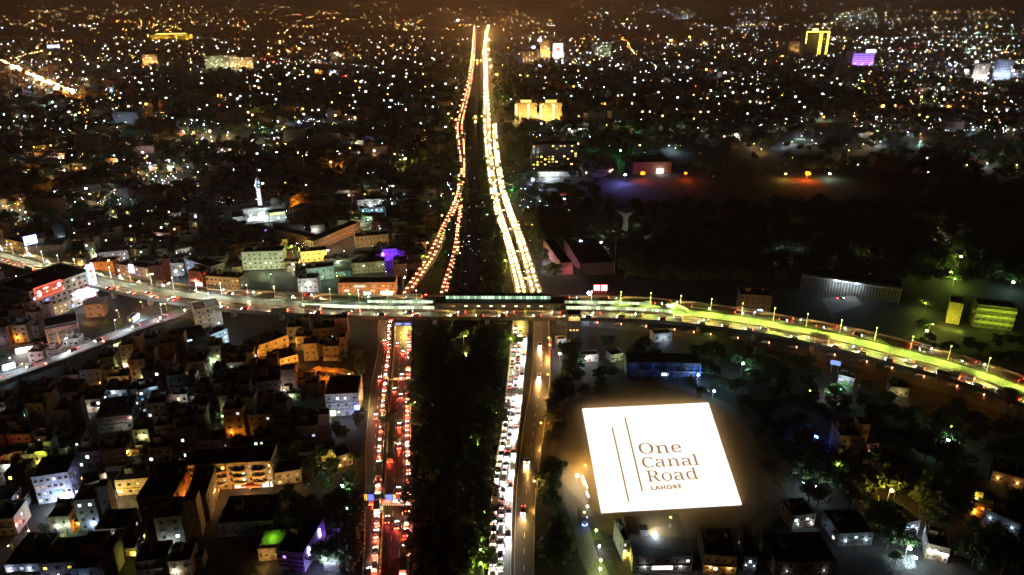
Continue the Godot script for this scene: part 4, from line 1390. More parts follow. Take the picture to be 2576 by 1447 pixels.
	# purple terrace
	o = block("purple_terrace", "flat-roofed building with terraces washed in violet light near the road", "building", 700, 1432, 768, 1440, 20.0, 8.0, 2, 5, 2, plaster(Color(0.5, 0.45, 0.5)), 0.2, [WARM, VIOLET])
	for z in [2.0, -9.0, -18.0]:
		omni(o, Vector3(float(o.get_meta("w")) / 2 + 4.0, 3.5, z), Color(0.3, 0.08, 1.0), 16.0)
	part("terrace", box_mesh(Vector3(6, 3.5, 12), Vector3(0, 1.75, 0)), plaster(CHALK), o, Vector3(float(o.get_meta("w")) / 2 + 9.5, 0, -8))
	for z in [-4.0, -14.0]:
		part("neon_sign", box_mesh(Vector3(0.4, 3.4, 1.0)), glow(Color(0.4, 0.35, 1.0), 9.0), o, Vector3(float(o.get_meta("w")) / 2 + 0.5, 6.5, z))
	var pg := block("pergola_house", "house with a green-lit shade roof at the bottom edge", "house", 652, 1412, 720, 1408, 10.0, 5.0, 1, 5, 2, plaster(CREAM), 0.4, [WARM, YELLOW], {"bare": 1})
	for k in 8:
		part("shade_slat", box_mesh(Vector3(0.9, 0.12, 8.0)), mat(Color(0.12, 0.3, 0.04), 0.7), pg, Vector3(-3.6 + k * 1.05, 7.2, -4.5))
	for s in [-1, 1]:
		part("post", box_mesh(Vector3(0.2, 2.2, 0.2)), steel, pg, Vector3(s * 4.0, 6.1, -0.8))
	omni(pg, Vector3(0, 8.8, -4), LIME, 9.0)
	omni(pg, Vector3(-2, 2.5, 4), WARM, 22.0)
	# slatted sheds and the shop house by the road
	for k in 7:
		var px: float = 800.0 + (k % 4) * 20.0
		var py: float = 940.0 + (k / 4) * 22.0 + (k % 4) * 2
		var sh := thing("slatted_shed", "long orange-lit slatted shed, %sof the row beside the lorry yard" % ("first " if k == 0 else ordinal(k + 1)), "shed", g(px + 10, py), -0.5, "slatted sheds")
		for j in 5:
			part("slat", box_mesh(Vector3(9.0, 0.25, 0.7), Vector3(0, 0, 0)), mat(Color(0.42, 0.25, 0.1), 0.8, plaster_noise, 0.2), sh, Vector3(0, 2.6 + 0.12 * j, -2.0 + j * 1.0))
		for s in [-1, 1]:
			part("post", box_mesh(Vector3(0.25, 2.6, 4.0), Vector3(s * 4.2, 1.3, 0)), mat(Color(0.3, 0.2, 0.1), 0.8), sh)
		if k % 2 == 0:
			omni(sh, Vector3(-2, 5.5, 2), AMBER, 36.0)
		take(sh.position, 5.0)
	o = block("shop_house", "pale shop house by the service road with a yellow-lit flank and blue neon", "building", 822, 1048, 905, 1044, 20.0, 12.0, 3, 4, 3, plaster(Color(0.45, 0.47, 0.52)), 0.3, [LIME_WHITE, WHITE], {"bare": 1})
	w = o.get_meta("w")
	omni(o, Vector3(0, 5, 9), Color(0.8, 0.85, 1.0), 60.0)
	for z in [-4.0, -12.0]:
		omni(o, Vector3(w / 2 + 3.5, 5.0, z), Color(1.0, 0.7, 0.2), 40.0)
	part("neon_sign", box_mesh(Vector3(2.4, 2.6, 0.4)), glow(Color(0.15, 0.25, 1.0), 6.0), o, at_front(o, 0.44, 4.6, 0.4))
	omni(o, at_front(o, 0.5, 4.0, 4.0), BLUE, 70.0)
	part("shop_window", box_mesh(Vector3(4.5, 2.8, 0.3)), glow(LIME_WHITE, 2.2), o, at_front(o, -0.36, 1.8))
	for j in [["orange_villa", "low villa with an L-shaped roof lit orange", 690, 934, 752, 918, 8.0], ["tan_wall_house", "long house with a tan lit side wall behind the villa", 640, 905, 728, 872, 9.0]]:
		o = block(j[0], j[1], "house", j[2], j[3], j[4], j[5], 13.0, j[6] - 2, 2, 4, 2, plaster(Color(0.55, 0.36, 0.16)), 0.1, [WARM])
		for x in [-0.35, 0.15, 0.48]:
			omni(o, at_front(o, x, 5.0, 5.5), Color(1.0, 0.5, 0.1), 42.0)
	for j in [["red_roof_house", "house with a red-brown tiled roof near the service road bend", 850, 1180, 888, 1168, 9.0, WARM], ["yellow_court_house", "low house with a yellow-lit court near the service road bend", 798, 1166, 846, 1160, 8.0, YELLOW], ["end_house", "pale brown house at the right end of the amber apartment block", 694, 1222, 760, 1212, 10.0, WARM]]:
		o = block(j[0], j[1], "house", j[2], j[3], j[4], j[5], j[6], 5.5, 2, 3, 2, plaster([PINK, CREAM, SAND][rng.randi() % 3]), 0.3, [j[7]], {"bare": 1})
		omni(o, Vector3(0, 3.5, 5), j[7], 24.0)
	for j in [["market_stall", "white-lit market stalls with a red sign beside the ramp's lower end", 40, 892, 110, 880, WHITE, 70.0], ["kiosk", "small yellow-white lit kiosk beside the ramp", 285, 868, 304, 862, LIME_WHITE, 60.0], ["bright_stall", "white floodlit stall at the ramp's very lower left", 8, 935, 40, 925, COOL, 70.0], ["added_stall", "white-lit stall row added to light the trees near the slip road", 335, 812, 352, 800, COOL, 60.0]]:  # the last stall row is added to light the trees white
		o = block(j[0], j[1], "stall", j[2], j[3], j[4], j[5], 4.0, 3.0, 1, 3, 1, plaster(CHALK), 0.8, [WHITE, WARM], {"bare": 1})
		for x in [-0.35, 0.0, 0.35]:
			omni(o, at_front(o, x, 2.6, 2.6), j[6], j[7])
			part("strip_light", box_mesh(Vector3(1.4, 0.2, 0.3)), glow(j[6], 8.0), o, at_front(o, x, 2.9, 0.6))
		if j[0] == "market_stall":
			part("red_sign", box_mesh(Vector3(3.0, 1.4, 0.3)), glow(RED, 4.0), o, at_front(o, 0.4, 4.2, 0.6))
	for j in [[360, 778, AMBER], [420, 783, AMBER], [300, 800, WARM], [400, 760, LIME_WHITE]]:
		var sl := lamp_post("", g(j[0], j[1]), 0.0, j[2], 45.0, 6.0, 12.0, "lamps of the slip road", 1.0, "slip_road_lamp")
		later(sl, "lamp over the slip road under the flyover", "street lamp", "slip lamp", "lamps of the slip road")
	lamp_post("tall lamp post with a brilliant blue-green white lamp beside the left service road", g(864, 1262), 0.3, Color(0.6, 1.0, 0.85), 150.0, 9.0, 70.0, "", 1.6)
	lamp_post("lamp post with a white lamp by the purple terrace at the bottom edge", g(820, 1432), 0.2, COOL, 60.0, 6.0, 40.0, "", 1.3)

# ---------------------------------------------------------------- beyond the flyover on the left
func north_west() -> void:
	# mosque: prayer hall round a bright court, domes and a lattice minaret
	var m := thing("mosque", "white floodlit mosque with an arcaded court, two domes and flat roofs", "mosque", g(650, 556))
	m.rotation.y = 0.42
	var white := plaster(Color(0.72, 0.74, 0.74))
	part("prayer_hall", walls(44, 16, 8.0), white, m, Vector3(4, 0, -18))
	part("roof", box_mesh(Vector3(43, 0.2, 15)), roof_mat, m, Vector3(4, 8.0, -26))
	part("left_wing", walls(9, 26, 7.0), white, m, Vector3(-18, 0, 6))
	part("roof", box_mesh(Vector3(8.4, 0.2, 25)), roof_mat, m, Vector3(-18, 7.0, -7))
	part("court_floor", box_mesh(Vector3(34, 0.3, 24)), mat(Color(0.75, 0.76, 0.74), 0.5), m, Vector3(5, 0.3, -6))
	part("front_wall", walls(22, 0.8, 2.2, 0.3), white, m, Vector3(-2, 0, 7.5))
	part("front_hall", walls(15, 12, 8.5, 0.6), white, m, Vector3(17, 0, 8.5))
	part("hall_roof", box_mesh(Vector3(14.5, 0.2, 11.5)), roof_mat, m, Vector3(17, 8.5, 2.5))
	part("banner_light", box_mesh(Vector3(13, 1.6, 0.2)), glow(Color(0.7, 0.9, 0.15), 0.9), m, Vector3(17, 7.4, 8.7))
	for k in 9:
		part("arch_pier", box_mesh(Vector3(1.1, 6.5, 1.1), Vector3(0, 3.25, 0)), white, m, Vector3(-12 + k * 4.2, 0, -16.6))
	for k in 6:
		part("arch_pier", box_mesh(Vector3(1.1, 6.5, 1.1), Vector3(0, 3.25, 0)), white, m, Vector3(-12.4, 0, -14 + k * 4.0))
	part("arcade_beam", box_mesh(Vector3(36, 1.4, 1.3)), white, m, Vector3(5, 7.2, -16.6))
	part("arcade_beam", box_mesh(Vector3(1.3, 1.4, 24)), white, m, Vector3(-12.4, 7.2, -4))
	for d in [[19.0, -24.0, 4.6], [27.0, -8.0, 3.6]]:
		var dm := MB.new()
		var prof := []
		for i in 9:
			var a := PI / 2 * i / 8.0
			prof.append(Vector2(cos(a) * d[2], 1.6 + sin(a) * d[2] * 1.15))
		prof.push_front(Vector2(d[2], 0.0))
		dm.lathe(prof, 20)
		dm.cyl(Vector3(0, 1.6 + d[2] * 1.1, 0), 0.18, 0.02, 2.4, 6)
		part("dome", dm.done(), plaster(Color(0.55, 0.6, 0.58)), m, Vector3(d[0], 8.0, d[1]))
	for j in [[2.0, 4.5, -6.0, 160.0], [-6.0, 4.0, -8.0, 90.0], [6.0, 4.0, -11.0, 110.0], [5.0, 4.0, 13.0, 90.0], [17.0, 5.0, 15.0, 90.0], [-22.0, 5.0, 12.0, 90.0]]:
		part("flood_lamp", bulb_mesh, glow(WHITE, 22.0), m, Vector3(j[0], j[1], j[2]), 0, Vector3(2.2, 2.2, 2.2))
		omni(m, Vector3(j[0], j[1], j[2] + 0.6), Color(0.85, 1.0, 0.95), j[3] * 0.55, 0.6)
	take(m.position, 32.0)
	var mi := thing("minaret", "tall white lattice minaret glowing from inside, topped by a balcony and cupola", "minaret", g(657, 536), 0.4)
	var core := MB.new()
	core.cyl(Vector3(0, 0, 0), 2.1, 1.9, 25.0, 10)
	part("light_core", core.done(), glow(Color(0.95, 0.93, 1.0), 0.9), mi)
	for k in 16:
		var ring := MB.new()
		for j in 7:
			var a := TAU * (j + (k % 2) * 0.5) / 7.0
			ring.box(Vector3(sin(a) * 1.95, 0, cos(a) * 1.95), Vector3(0.8, 0.75, 0.35), a)
		part("lattice_ring", ring.done(), mat(Color(0.08, 0.07, 0.09)), mi, Vector3(0, 1.0 + k * 1.5, 0))
	var top := MB.new()
	top.lathe([Vector2(1.9, 25.0), Vector2(2.9, 26.6), Vector2(2.9, 27.8), Vector2(2.6, 27.8), Vector2(2.6, 26.8), Vector2(0, 26.8)], 14)
	part("balcony", top.done(), white, mi)
	var kiosk := MB.new()
	for j in 8:
		var a := TAU * j / 8.0
		kiosk.box(Vector3(sin(a) * 2.0, 29.4, cos(a) * 2.0), Vector3(0.4, 5.0, 0.4), a)
	kiosk.lathe([Vector2(2.3, 31.8), Vector2(2.3, 32.3), Vector2(2.0, 33.2), Vector2(1.7, 34.6), Vector2(0.9, 35.8), Vector2(0.15, 36.6), Vector2(0.06, 40.0)], 12)
	part("cupola", kiosk.done(), white, mi)
	omni(mi, Vector3(0, 29.0, 0), COOL, 16.0, 0.4)
	part("flood_lamp", bulb_mesh, glow(COOL, 50.0), mi, Vector3(-2.6, 28.8, 1.6), 0, Vector3(1.6, 1.6, 1.6))
	omni(mi, Vector3(-3.4, 29.4, 2.6), COOL, 14.0)
	omni(mi, Vector3(3, 31, 7), COOL, 12.0)
	# long brown school
	var o := block("school", "long low brown school wing with a row of many windows", "school", 792, 634, 908, 582, 10.0, 8.5, 2, 18, 2, plaster(Color(0.4, 0.24, 0.14)), 0.0, [WARM], {"shade": false, "bare": 1})
	for k in 5:
		omni(o, at_front(o, -0.42 + 0.2 * k, 3.0, 10.0), Color(1.0, 0.52, 0.22), 36.0)
	o = block("school_wing", "dark red-brown side wing joined to the long school", "school", 690, 600, 780, 622, 10.0, 8.0, 2, 10, 2, plaster(BRICK), 0.0, [WARM], {"shade": false, "bare": 1})
	omni(o, at_front(o, 0.46, 4.0, 9.0), WARM, 40.0)
	o = block("white_office_house", "pale four-storey building with small dark windows near the flyover", "building", 612, 680, 716, 676, 14.0, 14.0, 4, 8, 3, plaster(Color(0.55, 0.55, 0.5)), 0.12, [COOL, WHITE], {"shade": false})
	for k in 3:
		omni(o, at_front(o, -0.35 + 0.35 * k, 4.0, 10.0), LIME_WHITE, 50.0)
	o = block("yellow_villa", "yellow floodlit villa with stepped roofs and a garden tree", "house", 758, 662, 824, 656, 12.0, 8.5, 2, 5, 2, plaster(Color(0.62, 0.48, 0.2)), 0.2, [WHITE], {"shade": false})
	for k in 3:
		omni(o, at_front(o, -0.4 + 0.4 * k, 5.0, 6.0), Color(1.0, 0.72, 0.22), 60.0)
	o = block("violet_house", "small house washed in deep violet light with two arched windows", "house", 964, 658, 1000, 655, 10.0, 9.5, 2, 3, 2, plaster(Color(0.55, 0.5, 0.6)), 0.0, [VIOLET])
	for k in 2:
		omni(o, at_front(o, -0.3 + 0.6 * k, 5.0, 6.0), Color(0.2, 0.04, 1.0), 60.0)
	part("neon_sign", box_mesh(Vector3(1.6, 3.2, 0.3)), glow(VIOLET, 6.0), o, at_front(o, -0.5, 6.0, 0.4))
	o = block("logo_shop", "pale shop building with a round yellow-green logo sign by the flyover", "shop", 752, 744, 802, 742, 12.0, 12.0, 3, 4, 2, plaster(Color(0.55, 0.56, 0.56)), 0.1, [WHITE])
	var lg := MB.new()
	lg.cyl(Vector3.ZERO, 0.5, 0.5, 0.3, 14, Vector3.BACK)
	part("logo_sign", lg.done(), glow(Color(0.75, 1.0, 0.05), 2.6), o, at_front(o, 0.02, 9.0, 0.3), 0, Vector3(4.6, 2.8, 1))
	part("logo_sign_panel", box_mesh(Vector3(2.8, 1.0, 0.2)), glow(WHITE, 3.0), o, at_front(o, 0.02, 9.0, 0.7))
	omni(o, at_front(o, 0.0, 7, 6.0), WHITE, 50.0)
	o = block("banner_arcade", "brown two-storey arcade with advertising banners beside the roads' fork", "shop", 852, 744, 996, 742, 12.0, 9.0, 2, 12, 2, plaster(Color(0.42, 0.25, 0.14)), 0.3, [WARM], {"bare": 1})
	for j in [[-0.12, 7.2, 8.0, 1.8, Color(0.9, 0.85, 0.8), 0.5], [0.32, 4.4, 6.0, 2.4, Color(1.0, 0.1, 0.05), 0.9], [0.34, 1.6, 8.0, 2.6, Color(1.0, 0.85, 0.6), 4.0], [0.0, 1.6, 5.0, 2.0, COOL, 1.6], [-0.35, 4.0, 3.5, 1.4, WHITE, 0.6], [0.1, 3.8, 3.2, 1.4, WARM, 0.6]]:
		part("banner_sign", box_mesh(Vector3(j[2], j[3], 0.2)), glow(j[4], j[5]), o, at_front(o, j[0], j[1], 0.4))
	for k in 4:
		omni(o, at_front(o, -0.42 + 0.26 * k, 4.0, 6.0), Color(1.0, 0.5, 0.2), 42.0)
	# along the flyover on the far left
	for j in [["lit_arcade_house", "yellow-lit shop row with tall bright openings beside the flyover's left end", "shop", 18, 628, 100, 648, 9.0, 3, 8, SAND, 0.5, WARM, 46.0], ["tan_hall", "plain tan hall behind the flyover's left end", "hall", 108, 640, 172, 634, 9.0, 2, 0, SAND, 0.0, WARM, 40.0], ["shed_roof_hall", "long hall with a pale sloping roof", "hall", 248, 662, 326, 655, 8.0, 2, 3, GREY, 0.1, WHITE, 30.0], ["brown_corner_house", "brown corner house lit amber beside a yellow lamp", "house", 226, 690, 290, 688, 9.0, 2, 3, PINK, 0.1, AMBER, 50.0], ["blue_sign_shop", "brown shop with a tall blue-white sign beside the flyover", "shop", 296, 694, 378, 706, 9.0, 3, 7, SAND, 0.3, WARM, 26.0],
			["grey_house", "dark grey house with a white lit gable", "house", 470, 690, 536, 712, 12.0, 3, 4, GREY, 0.2, COOL, 24.0], ["red_awning_shop", "brick shop with a red awning light by the flyover", "shop", 478, 718, 512, 722, 11.0, 3, 3, BRICK, 0.3, RED, 20.0], ["terrace_shop", "cream shop row with arched gable by the flyover", "shop", 520, 722, 604, 728, 8.0, 2, 8, CREAM, 0.2, WARM, 36.0], ["black_roof_hall", "large hall with a black roof and pale flank", "hall", 774, 708, 842, 700, 9.0, 2, 4, CHALK, 0.0, MINT, 40.0],
			["orange_roof_house", "house glowing orange behind dark trees", "house", 343, 566, 412, 560, 7.0, 2, 4, SAND, 0.2, AMBER, 46.0], ["white_villa", "pale villa with wide terraces on the canal side", "house", 900, 522, 962, 518, 7.0, 2, 5, CHALK, 0.3, WHITE, 30.0], ["cream_villa", "cream villa with yellow-lit porch near the left road", "house", 1004, 524, 1052, 520, 9.0, 2, 4, CREAM, 0.4, YELLOW, 36.0], ["teal_roof_house", "house with a strip of blue-green light along its eaves", "house", 908, 545, 965, 540, 7.0, 2, 5, CHALK, 0.4, Color(0.3, 0.7, 1.0), 30.0],
			["amber_gable_house", "narrow amber-lit house right of the mosque", "house", 731, 522, 754, 516, 11.0, 3, 3, SAND, 0.1, AMBER, 50.0], ["brown_row", "dark brown two-storey row with an arched parapet", "building", 896, 624, 980, 616, 9.0, 2, 8, SAND, 0.0, WARM, 20.0], ["yellow_window_row", "low row with one yellow-green lit window", "building", 886, 690, 970, 684, 8.0, 2, 7, CREAM, 0.15, LIME_WHITE, 20.0]]:
		o = block(j[0], j[1], j[2], j[3], j[4], j[5], j[6], 12.0, j[7], j[8], j[9], 2, plaster(j[10]), j[11], [j[12], WHITE])
		omni(o, at_front(o, -0.25, 3.5, 6.0), j[12], j[13])
		omni(o, at_front(o, 0.3, 4.0, 6.5), j[12], j[13] * 0.8)
		if j[0] == "blue_sign_shop":
			part("tall_sign", box_mesh(Vector3(4.2, 6.5, 0.4)), glow(Color(0.5, 0.65, 1.0), 3.0), o, at_front(o, 0.0, 8.0, 0.5))
			omni(o, at_front(o, 0.0, 7.0, 5.0), BLUE, 40.0)
		if j[0] == "red_awning_shop":
			part("neon_sign", box_mesh(Vector3(6.0, 0.6, 0.6)), glow(RED, 6.0), o, at_front(o, 0.0, 4.6, 0.6))
			part("shop_window", box_mesh(Vector3(5.0, 2.6, 0.3)), glow(Color(1.0, 0.85, 0.8), 3.0), o, at_front(o, 0.2, 2.0))
	lamp_post("lamp post with a brilliant yellow lamp beside the brown corner house", g(281, 682), 0.0, AMBER, 160.0, 9.0, 50.0, "", 1.6)
	lamp_post("lamp post with a blue-white lamp left of the terrace shop", g(448, 706), 0.0, COOL, 120.0, 8.0, 40.0, "", 2.2)
	lamp_post("lamp post with a white lamp in front of the black-roofed hall", g(853, 682), 0.0, MINT, 120.0, 8.0, 40.0, "", 1.5)
	lamp_post("lamp post with a white lamp between yellow villa and hall", g(828, 652), 0.0, COOL, 110.0, 8.0, 40.0, "", 1.5)
	lamp_post("lamp post with a blue-white star-bright lamp beside the teal-edged house", g(934, 536), 0.0, COOL, 120.0, 8.0, 50.0, "", 1.6)
	lamp_post("lamp post with a blue lamp among the villas left of the canal roads", g(987, 530), 0.0, Color(0.3, 0.5, 1.0), 160.0, 8.0, 50.0, "", 1.6)

# ---------------------------------------------------------------- right of the canal
func star(label: String, px: float, py: float, c: Color, e: float, h := 10.0, size := 2.0, bright := 60.0) -> Node3D:
	var at := g(px, py, h)
	at.y = 0
	take(at, 2.0)
	return lamp_post(label, at - Vector3(0, 0, 1.5), 0.0, c, e, h, bright, "", size, "bright_lamp")

func east_side() -> void:
	# local road beside the panel
	var lr := smooth_ribbon(ribbon_of([[1408, 1150, 1430, 1150, 0], [1412, 1200, 1442, 1200, 0], [1422, 1270, 1456, 1270, 0], [1442, 1330, 1484, 1330, 0], [1458, 1400, 1505, 1400, 0], [1478, 1447, 1532, 1447, 0], [1520, 1600, 1590, 1600, 0]]))
	keep_out.append(lr.c)
	var b := MB.new()
	b.ribbon(lr.l, lr.r, 0.05)
	struct("local_road", b.done(), mat(Color(0.1, 0.095, 0.085), 0.85, tar_noise, 0.06))
	var pav := MB.new()
	pav.quad(g(1445, 1278, 0.12), g(1474, 1278, 0.12), g(1466, 1212, 0.12), g(1440, 1212, 0.12))
	struct("pavement", pav.done(), mat(Color(0.2, 0.18, 0.14), 0.9, soil_noise, 0.08))
	star("short lamp post with a broad white lamp beside the lit panel's left edge", 1452, 1198, Color(1.0, 0.9, 0.6), 70.0, 5.0, 2.2)
	for k in 2:
		var wl := thing("lit_wall_strip", ["upper", "lower"][k] + " white strip light on the wall between local road and panel", "strip light", g([1471, 1478][k], [1225, 1256][k]))
		part("strip_light", box_mesh(Vector3(0.5, 0.5, [9.0, 4.0][k])), glow(WHITE, 4.0), wl, Vector3(0, 2.6, 0), 0.15)
		part("wall_panel", box_mesh(Vector3(0.3, 2.5, [10.0, 5.0][k]), Vector3(-0.5, 1.25, 0)), plaster(CHALK), wl, Vector3.ZERO, 0.15)
		omni(wl, Vector3(-1.6, 2.6, 0), WHITE, 14.0)
	# a parked lorry with blue lamps on the local road
	var lo := thing("parked_lorry", "dark parked lorry with small blue lamps on the local road", "lorry", g(1466, 1308), 0.12)
	part("body", box_mesh(Vector3(2.4, 2.4, 5.5), Vector3(0, 2.0, -1.0)), mat(Color(0.03, 0.05, 0.06), 0.5), lo)
	part("cab", box_mesh(Vector3(2.3, 2.2, 2.0), Vector3(0, 1.6, 2.9)), mat(Color(0.04, 0.04, 0.06), 0.4), lo)
	for x in [-1, 1]:
		for z in [2.6, -2.4]:
			var wh := MB.new()
			wh.cyl(Vector3(-0.15, 0, 0), 0.5, 0.5, 0.3, 10, Vector3.RIGHT)
			part("wheel", wh.done(), mat(Color(0.02, 0.02, 0.02)), lo, Vector3(x * 1.1, 0.5, z))
		part("blue_lamp", bulb_mesh, glow(BLUE, 14.0), lo, Vector3(x * 0.9, 0.9, 4.0), 0, Vector3(1.4, 1.4, 1.4))
	part("blue_lamp", bulb_mesh, glow(BLUE, 14.0), lo, Vector3(1.3, 2.6, 1.8), 0, Vector3(1.4, 1.4, 1.4))
	part("number_plate_light", unit_box, glow(COOL, 2.0), lo, Vector3(0, 0.5, 4.2), 0, Vector3(1.2, 0.3, 0.1))
	omni(lo, Vector3(0, 2, 6), BLUE, 4.0)
	# houses along the bottom right
	for j in [["corner_shop", "yellow-lit shopfront with a ladder of open floors at the bottom of the local road", "shop", 1566, 1412, 1582, 1410, 12.0, 9.0, 3, 2, YELLOW, 0.5, 24.0], ["long_dark_house", "long dark house with a wide white-lit ground-floor window at the bottom edge", "house", 1590, 1440, 1740, 1438, 24.0, 6.5, 2, 7, WHITE, 0.2, 12.0],
			["curved_parapet_house", "pale house with a curving parapet at the bottom edge", "house", 1768, 1440, 1850, 1446, 16.0, 7.5, 2, 4, WARM, 0.2, 14.0], ["dark_gap_house", "dark flat-roofed house between the curved parapet and the small white court", "house", 1868, 1436, 1900, 1440, 18.0, 6.0, 2, 3, COOL, 0.05, 3.0],
			["bottom_right_house", "low wide house with grey wall openings along the bottom right edge", "house", 1945, 1452, 2100, 1450, 16.0, 6.0, 2, 8, GREY, 0.0, 6.0], ["white_court_house", "dark house with one white-lit porch room", "house", 1992, 1334, 2048, 1326, 10.0, 6.0, 2, 4, COOL, 0.4, 12.0],
			["eave_house", "low house with a pale lit roof edge and dark carport", "house", 2106, 1376, 2192, 1372, 14.0, 5.5, 2, 5, COOL, 0.1, 10.0], ["blue_bungalow", "small bungalow glowing pale blue", "house", 2272, 1352, 2308, 1344, 10.0, 6.0, 2, 3, Color(0.4, 0.62, 1.0), 0.4, 40.0],
			["strip_lit_house", "dark house with a bright white strip under its eaves at the lower right", "house", 2326, 1404, 2382, 1418, 12.0, 6.0, 2, 4, WHITE, 0.4, 24.0], ["amber_garden_house", "house among amber-lit garden trees at the lower right", "house", 2440, 1296, 2490, 1310, 11.0, 6.0, 2, 3, AMBER, 0.5, 46.0],
			["dim_row_house", "long dim grey row house on the right", "house", 2470, 1310, 2560, 1350, 10.0, 5.0, 1, 6, COOL, 0.0, 6.0], ["red_porch_house", "small dark house with a red lit porch panel", "house", 2176, 1150, 2206, 1146, 9.0, 6.0, 2, 2, Color(1.0, 0.4, 0.3), 0.3, 12.0], ["long_boundary_house", "long house with one pale lit wall at the far right edge", "house", 2490, 1212, 2572, 1234, 12.0, 5.0, 1, 5, WARM, 0.0, 10.0]]:
		var o := block(j[0], j[1], j[2], j[3], j[4], j[5], j[6], j[7], j[8], j[9], mini(j[10] if j[10] is int else 4, 6), 2, plaster([CREAM, CHALK, SAND, GREY][rng.randi() % 4]), j[12], [j[11], WHITE])
		var w: float = o.get_meta("w")
		for x in [-0.3, 0.3]:
			wall_lamp(o, Vector3(w * x, 3.0, 0.3), j[11], j[13] * 0.45)
		if j[0] == "long_dark_house":
			part("lit_window", box_mesh(Vector3(7.5, 1.6, 0.3)), glow(WHITE, 3.0), o, Vector3(0, 2.2, 0.2))
		if j[0] == "strip_lit_house":
			part("strip_light", box_mesh(Vector3(w * 0.95, 0.5, 0.4)), glow(WHITE, 7.0), o, Vector3(0, 4.0, 0.3))
	# compound walls and lit lawns
	for j in [["amber_lawn", "lawn patch lit amber by the yellow star-bright lamp", [[2188, 1262], [2240, 1258], [2238, 1290], [2205, 1296]], Color(0.14, 0.1, 0.03)], ["green_lawn", "dim green lawn in front of the lit panel", [[1690, 1322], [1740, 1310], [1742, 1332], [1700, 1336]], Color(0.06, 0.12, 0.03)], ["paved_yard", "pale paved yard and ramp with a cool lamp at the lower right", [[2262, 1400], [2300, 1394], [2305, 1430], [2280, 1432]], Color(0.3, 0.3, 0.3)], ["lower_drive", "dim grey drive left of the paved yard", [[2216, 1395], [2258, 1394], [2276, 1432], [2230, 1440]], Color(0.16, 0.16, 0.17)], ["forecourt", "pale forecourt with a parked blue car in front of the white colonnade", [[2068, 752], [2150, 742], [2170, 766], [2090, 790]], Color(0.25, 0.24, 0.22)],
			["garden_lawn", "small round floodlit garden inside a green hedge", [[2074, 984], [2130, 976], [2138, 994], [2078, 996]], Color(0.06, 0.15, 0.03)], ["curved_drive", "grey curved drive lit by a cool lamp on the right", [[2338, 1030], [2372, 1020], [2398, 1074], [2350, 1062]], Color(0.2, 0.2, 0.2)]]:
		var m := MB.new()
		var q := []
		for c in j[2]:
			q.append(g(c[0], c[1], 0.04))
		m.quad(q[3], q[2], q[1], q[0])
		single(j[0], m.done(), mat(j[3], 0.95, soil_noise, 0.1), j[1], "ground patch")
	star("lamp post with a star-bright yellow lamp above the amber lawn", 2244, 1235, Color(1.0, 0.62, 0.1), 140.0, 9.0, 1.8)
	star("left of two white lamps on a dark court right of the panel", 2021, 1216, Color(0.7, 0.95, 1.0), 22.0, 4.0, 1.2)
	star("right of two white lamps on a dark court right of the panel", 2054, 1225, Color(0.7, 0.95, 1.0), 22.0, 4.0, 1.2)
	star("lamp post with a star-bright cool lamp below the lit panel", 1648, 1343, COOL, 70.0, 8.0, 1.6)
	star("lamp post with a blue-green lamp above the lit panel", 1797, 984, Color(0.5, 0.9, 1.0), 34.0, 6.0, 1.5)
	star("lamp post with a star-bright green-white lamp right of the blue-lit building", 1870, 915, Color(0.5, 1.0, 0.9), 40.0, 9.0, 1.7)
	star("small blue lamp at the right end of the blue-lit building", 1757, 944, Color(0.3, 0.55, 1.0), 40.0, 5.0, 1.6)
	star("lamp with a mint-white glow beside the curved drive on the right", 2386, 1108, MINT, 50.0, 6.0, 1.6)
	star("cool lamp over the paved yard at the lower right", 2289, 1380, Color(0.7, 1.0, 0.85), 60.0, 6.0, 1.9)
	star("second cool lamp beside the strip-lit house", 2304, 1404, COOL, 40.0, 4.0, 1.6)
	star("small white lamp in the floodlit garden", 2090, 976, WHITE, 36.0, 4.0, 1.6)
	star("blue lamp in the dark ground right of the panel", 2053, 1100, BLUE, 24.0, 3.0, 2.4)
	star("white lamp among trees left of the blue-lit building", 1475, 902, Color(0.75, 0.9, 1.0), 40.0, 7.0, 1.6)
	star("small white lamp beside the brown service road's trees", 1408, 890, WHITE, 50.0, 6.0, 1.8)
	star("yellow lamp in the garden trees at the right edge", 2474, 1247, AMBER, 60.0, 5.0, 1.6)
	for j in [[1700, 1298], [1500, 1335], [1508, 1375], [1512, 1410], [1510, 1432], [1470, 1290], [1478, 1275]]:
		star("small yellow-green lamp among roadside trees", j[0], j[1], [LIME, Color(0.9, 1.0, 0.5), WHITE][j[0] % 3], 16.0, 3.0, 1.2, 24.0)
		var rl: Node3D = get_child(get_child_count() - 1)
		later(rl, "small yellow-green lamp among roadside trees", "street lamp", "roadside lamp", "small lamps in the roadside trees")
	# blue-lit building
	var o := block("blue_building", "long two-storey verandah building washed in blue light", "building", 1575, 946, 1762, 950, 12.0, 8.0, 2, 14, 2, plaster(Color(0.2, 0.22, 0.26)), 0.0, [BLUE], {"bare": 1, "nodoor": 1})
	var w: float = o.get_meta("w")
	for k in 12:
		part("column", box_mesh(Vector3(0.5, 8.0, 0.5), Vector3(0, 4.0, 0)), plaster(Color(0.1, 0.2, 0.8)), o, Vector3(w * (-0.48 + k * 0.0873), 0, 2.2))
	part("balcony_rail", box_mesh(Vector3(w, 0.9, 0.15)), plaster(CHALK), o, Vector3(0, 4.4, 2.3))
	part("balcony_floor", box_mesh(Vector3(w, 0.25, 2.4)), plaster(CHALK), o, Vector3(0, 3.9, 1.2))
	for k in 4:
		omni(o, Vector3(w * (-0.4 + k * 0.26), 6.6, 1.6), Color(0.12, 0.3, 1.0), 0.9)
		omni(o, Vector3(w * (-0.3 + k * 0.2), 2.5, 5.0), Color(0.1, 0.25, 1.0), 0.9)
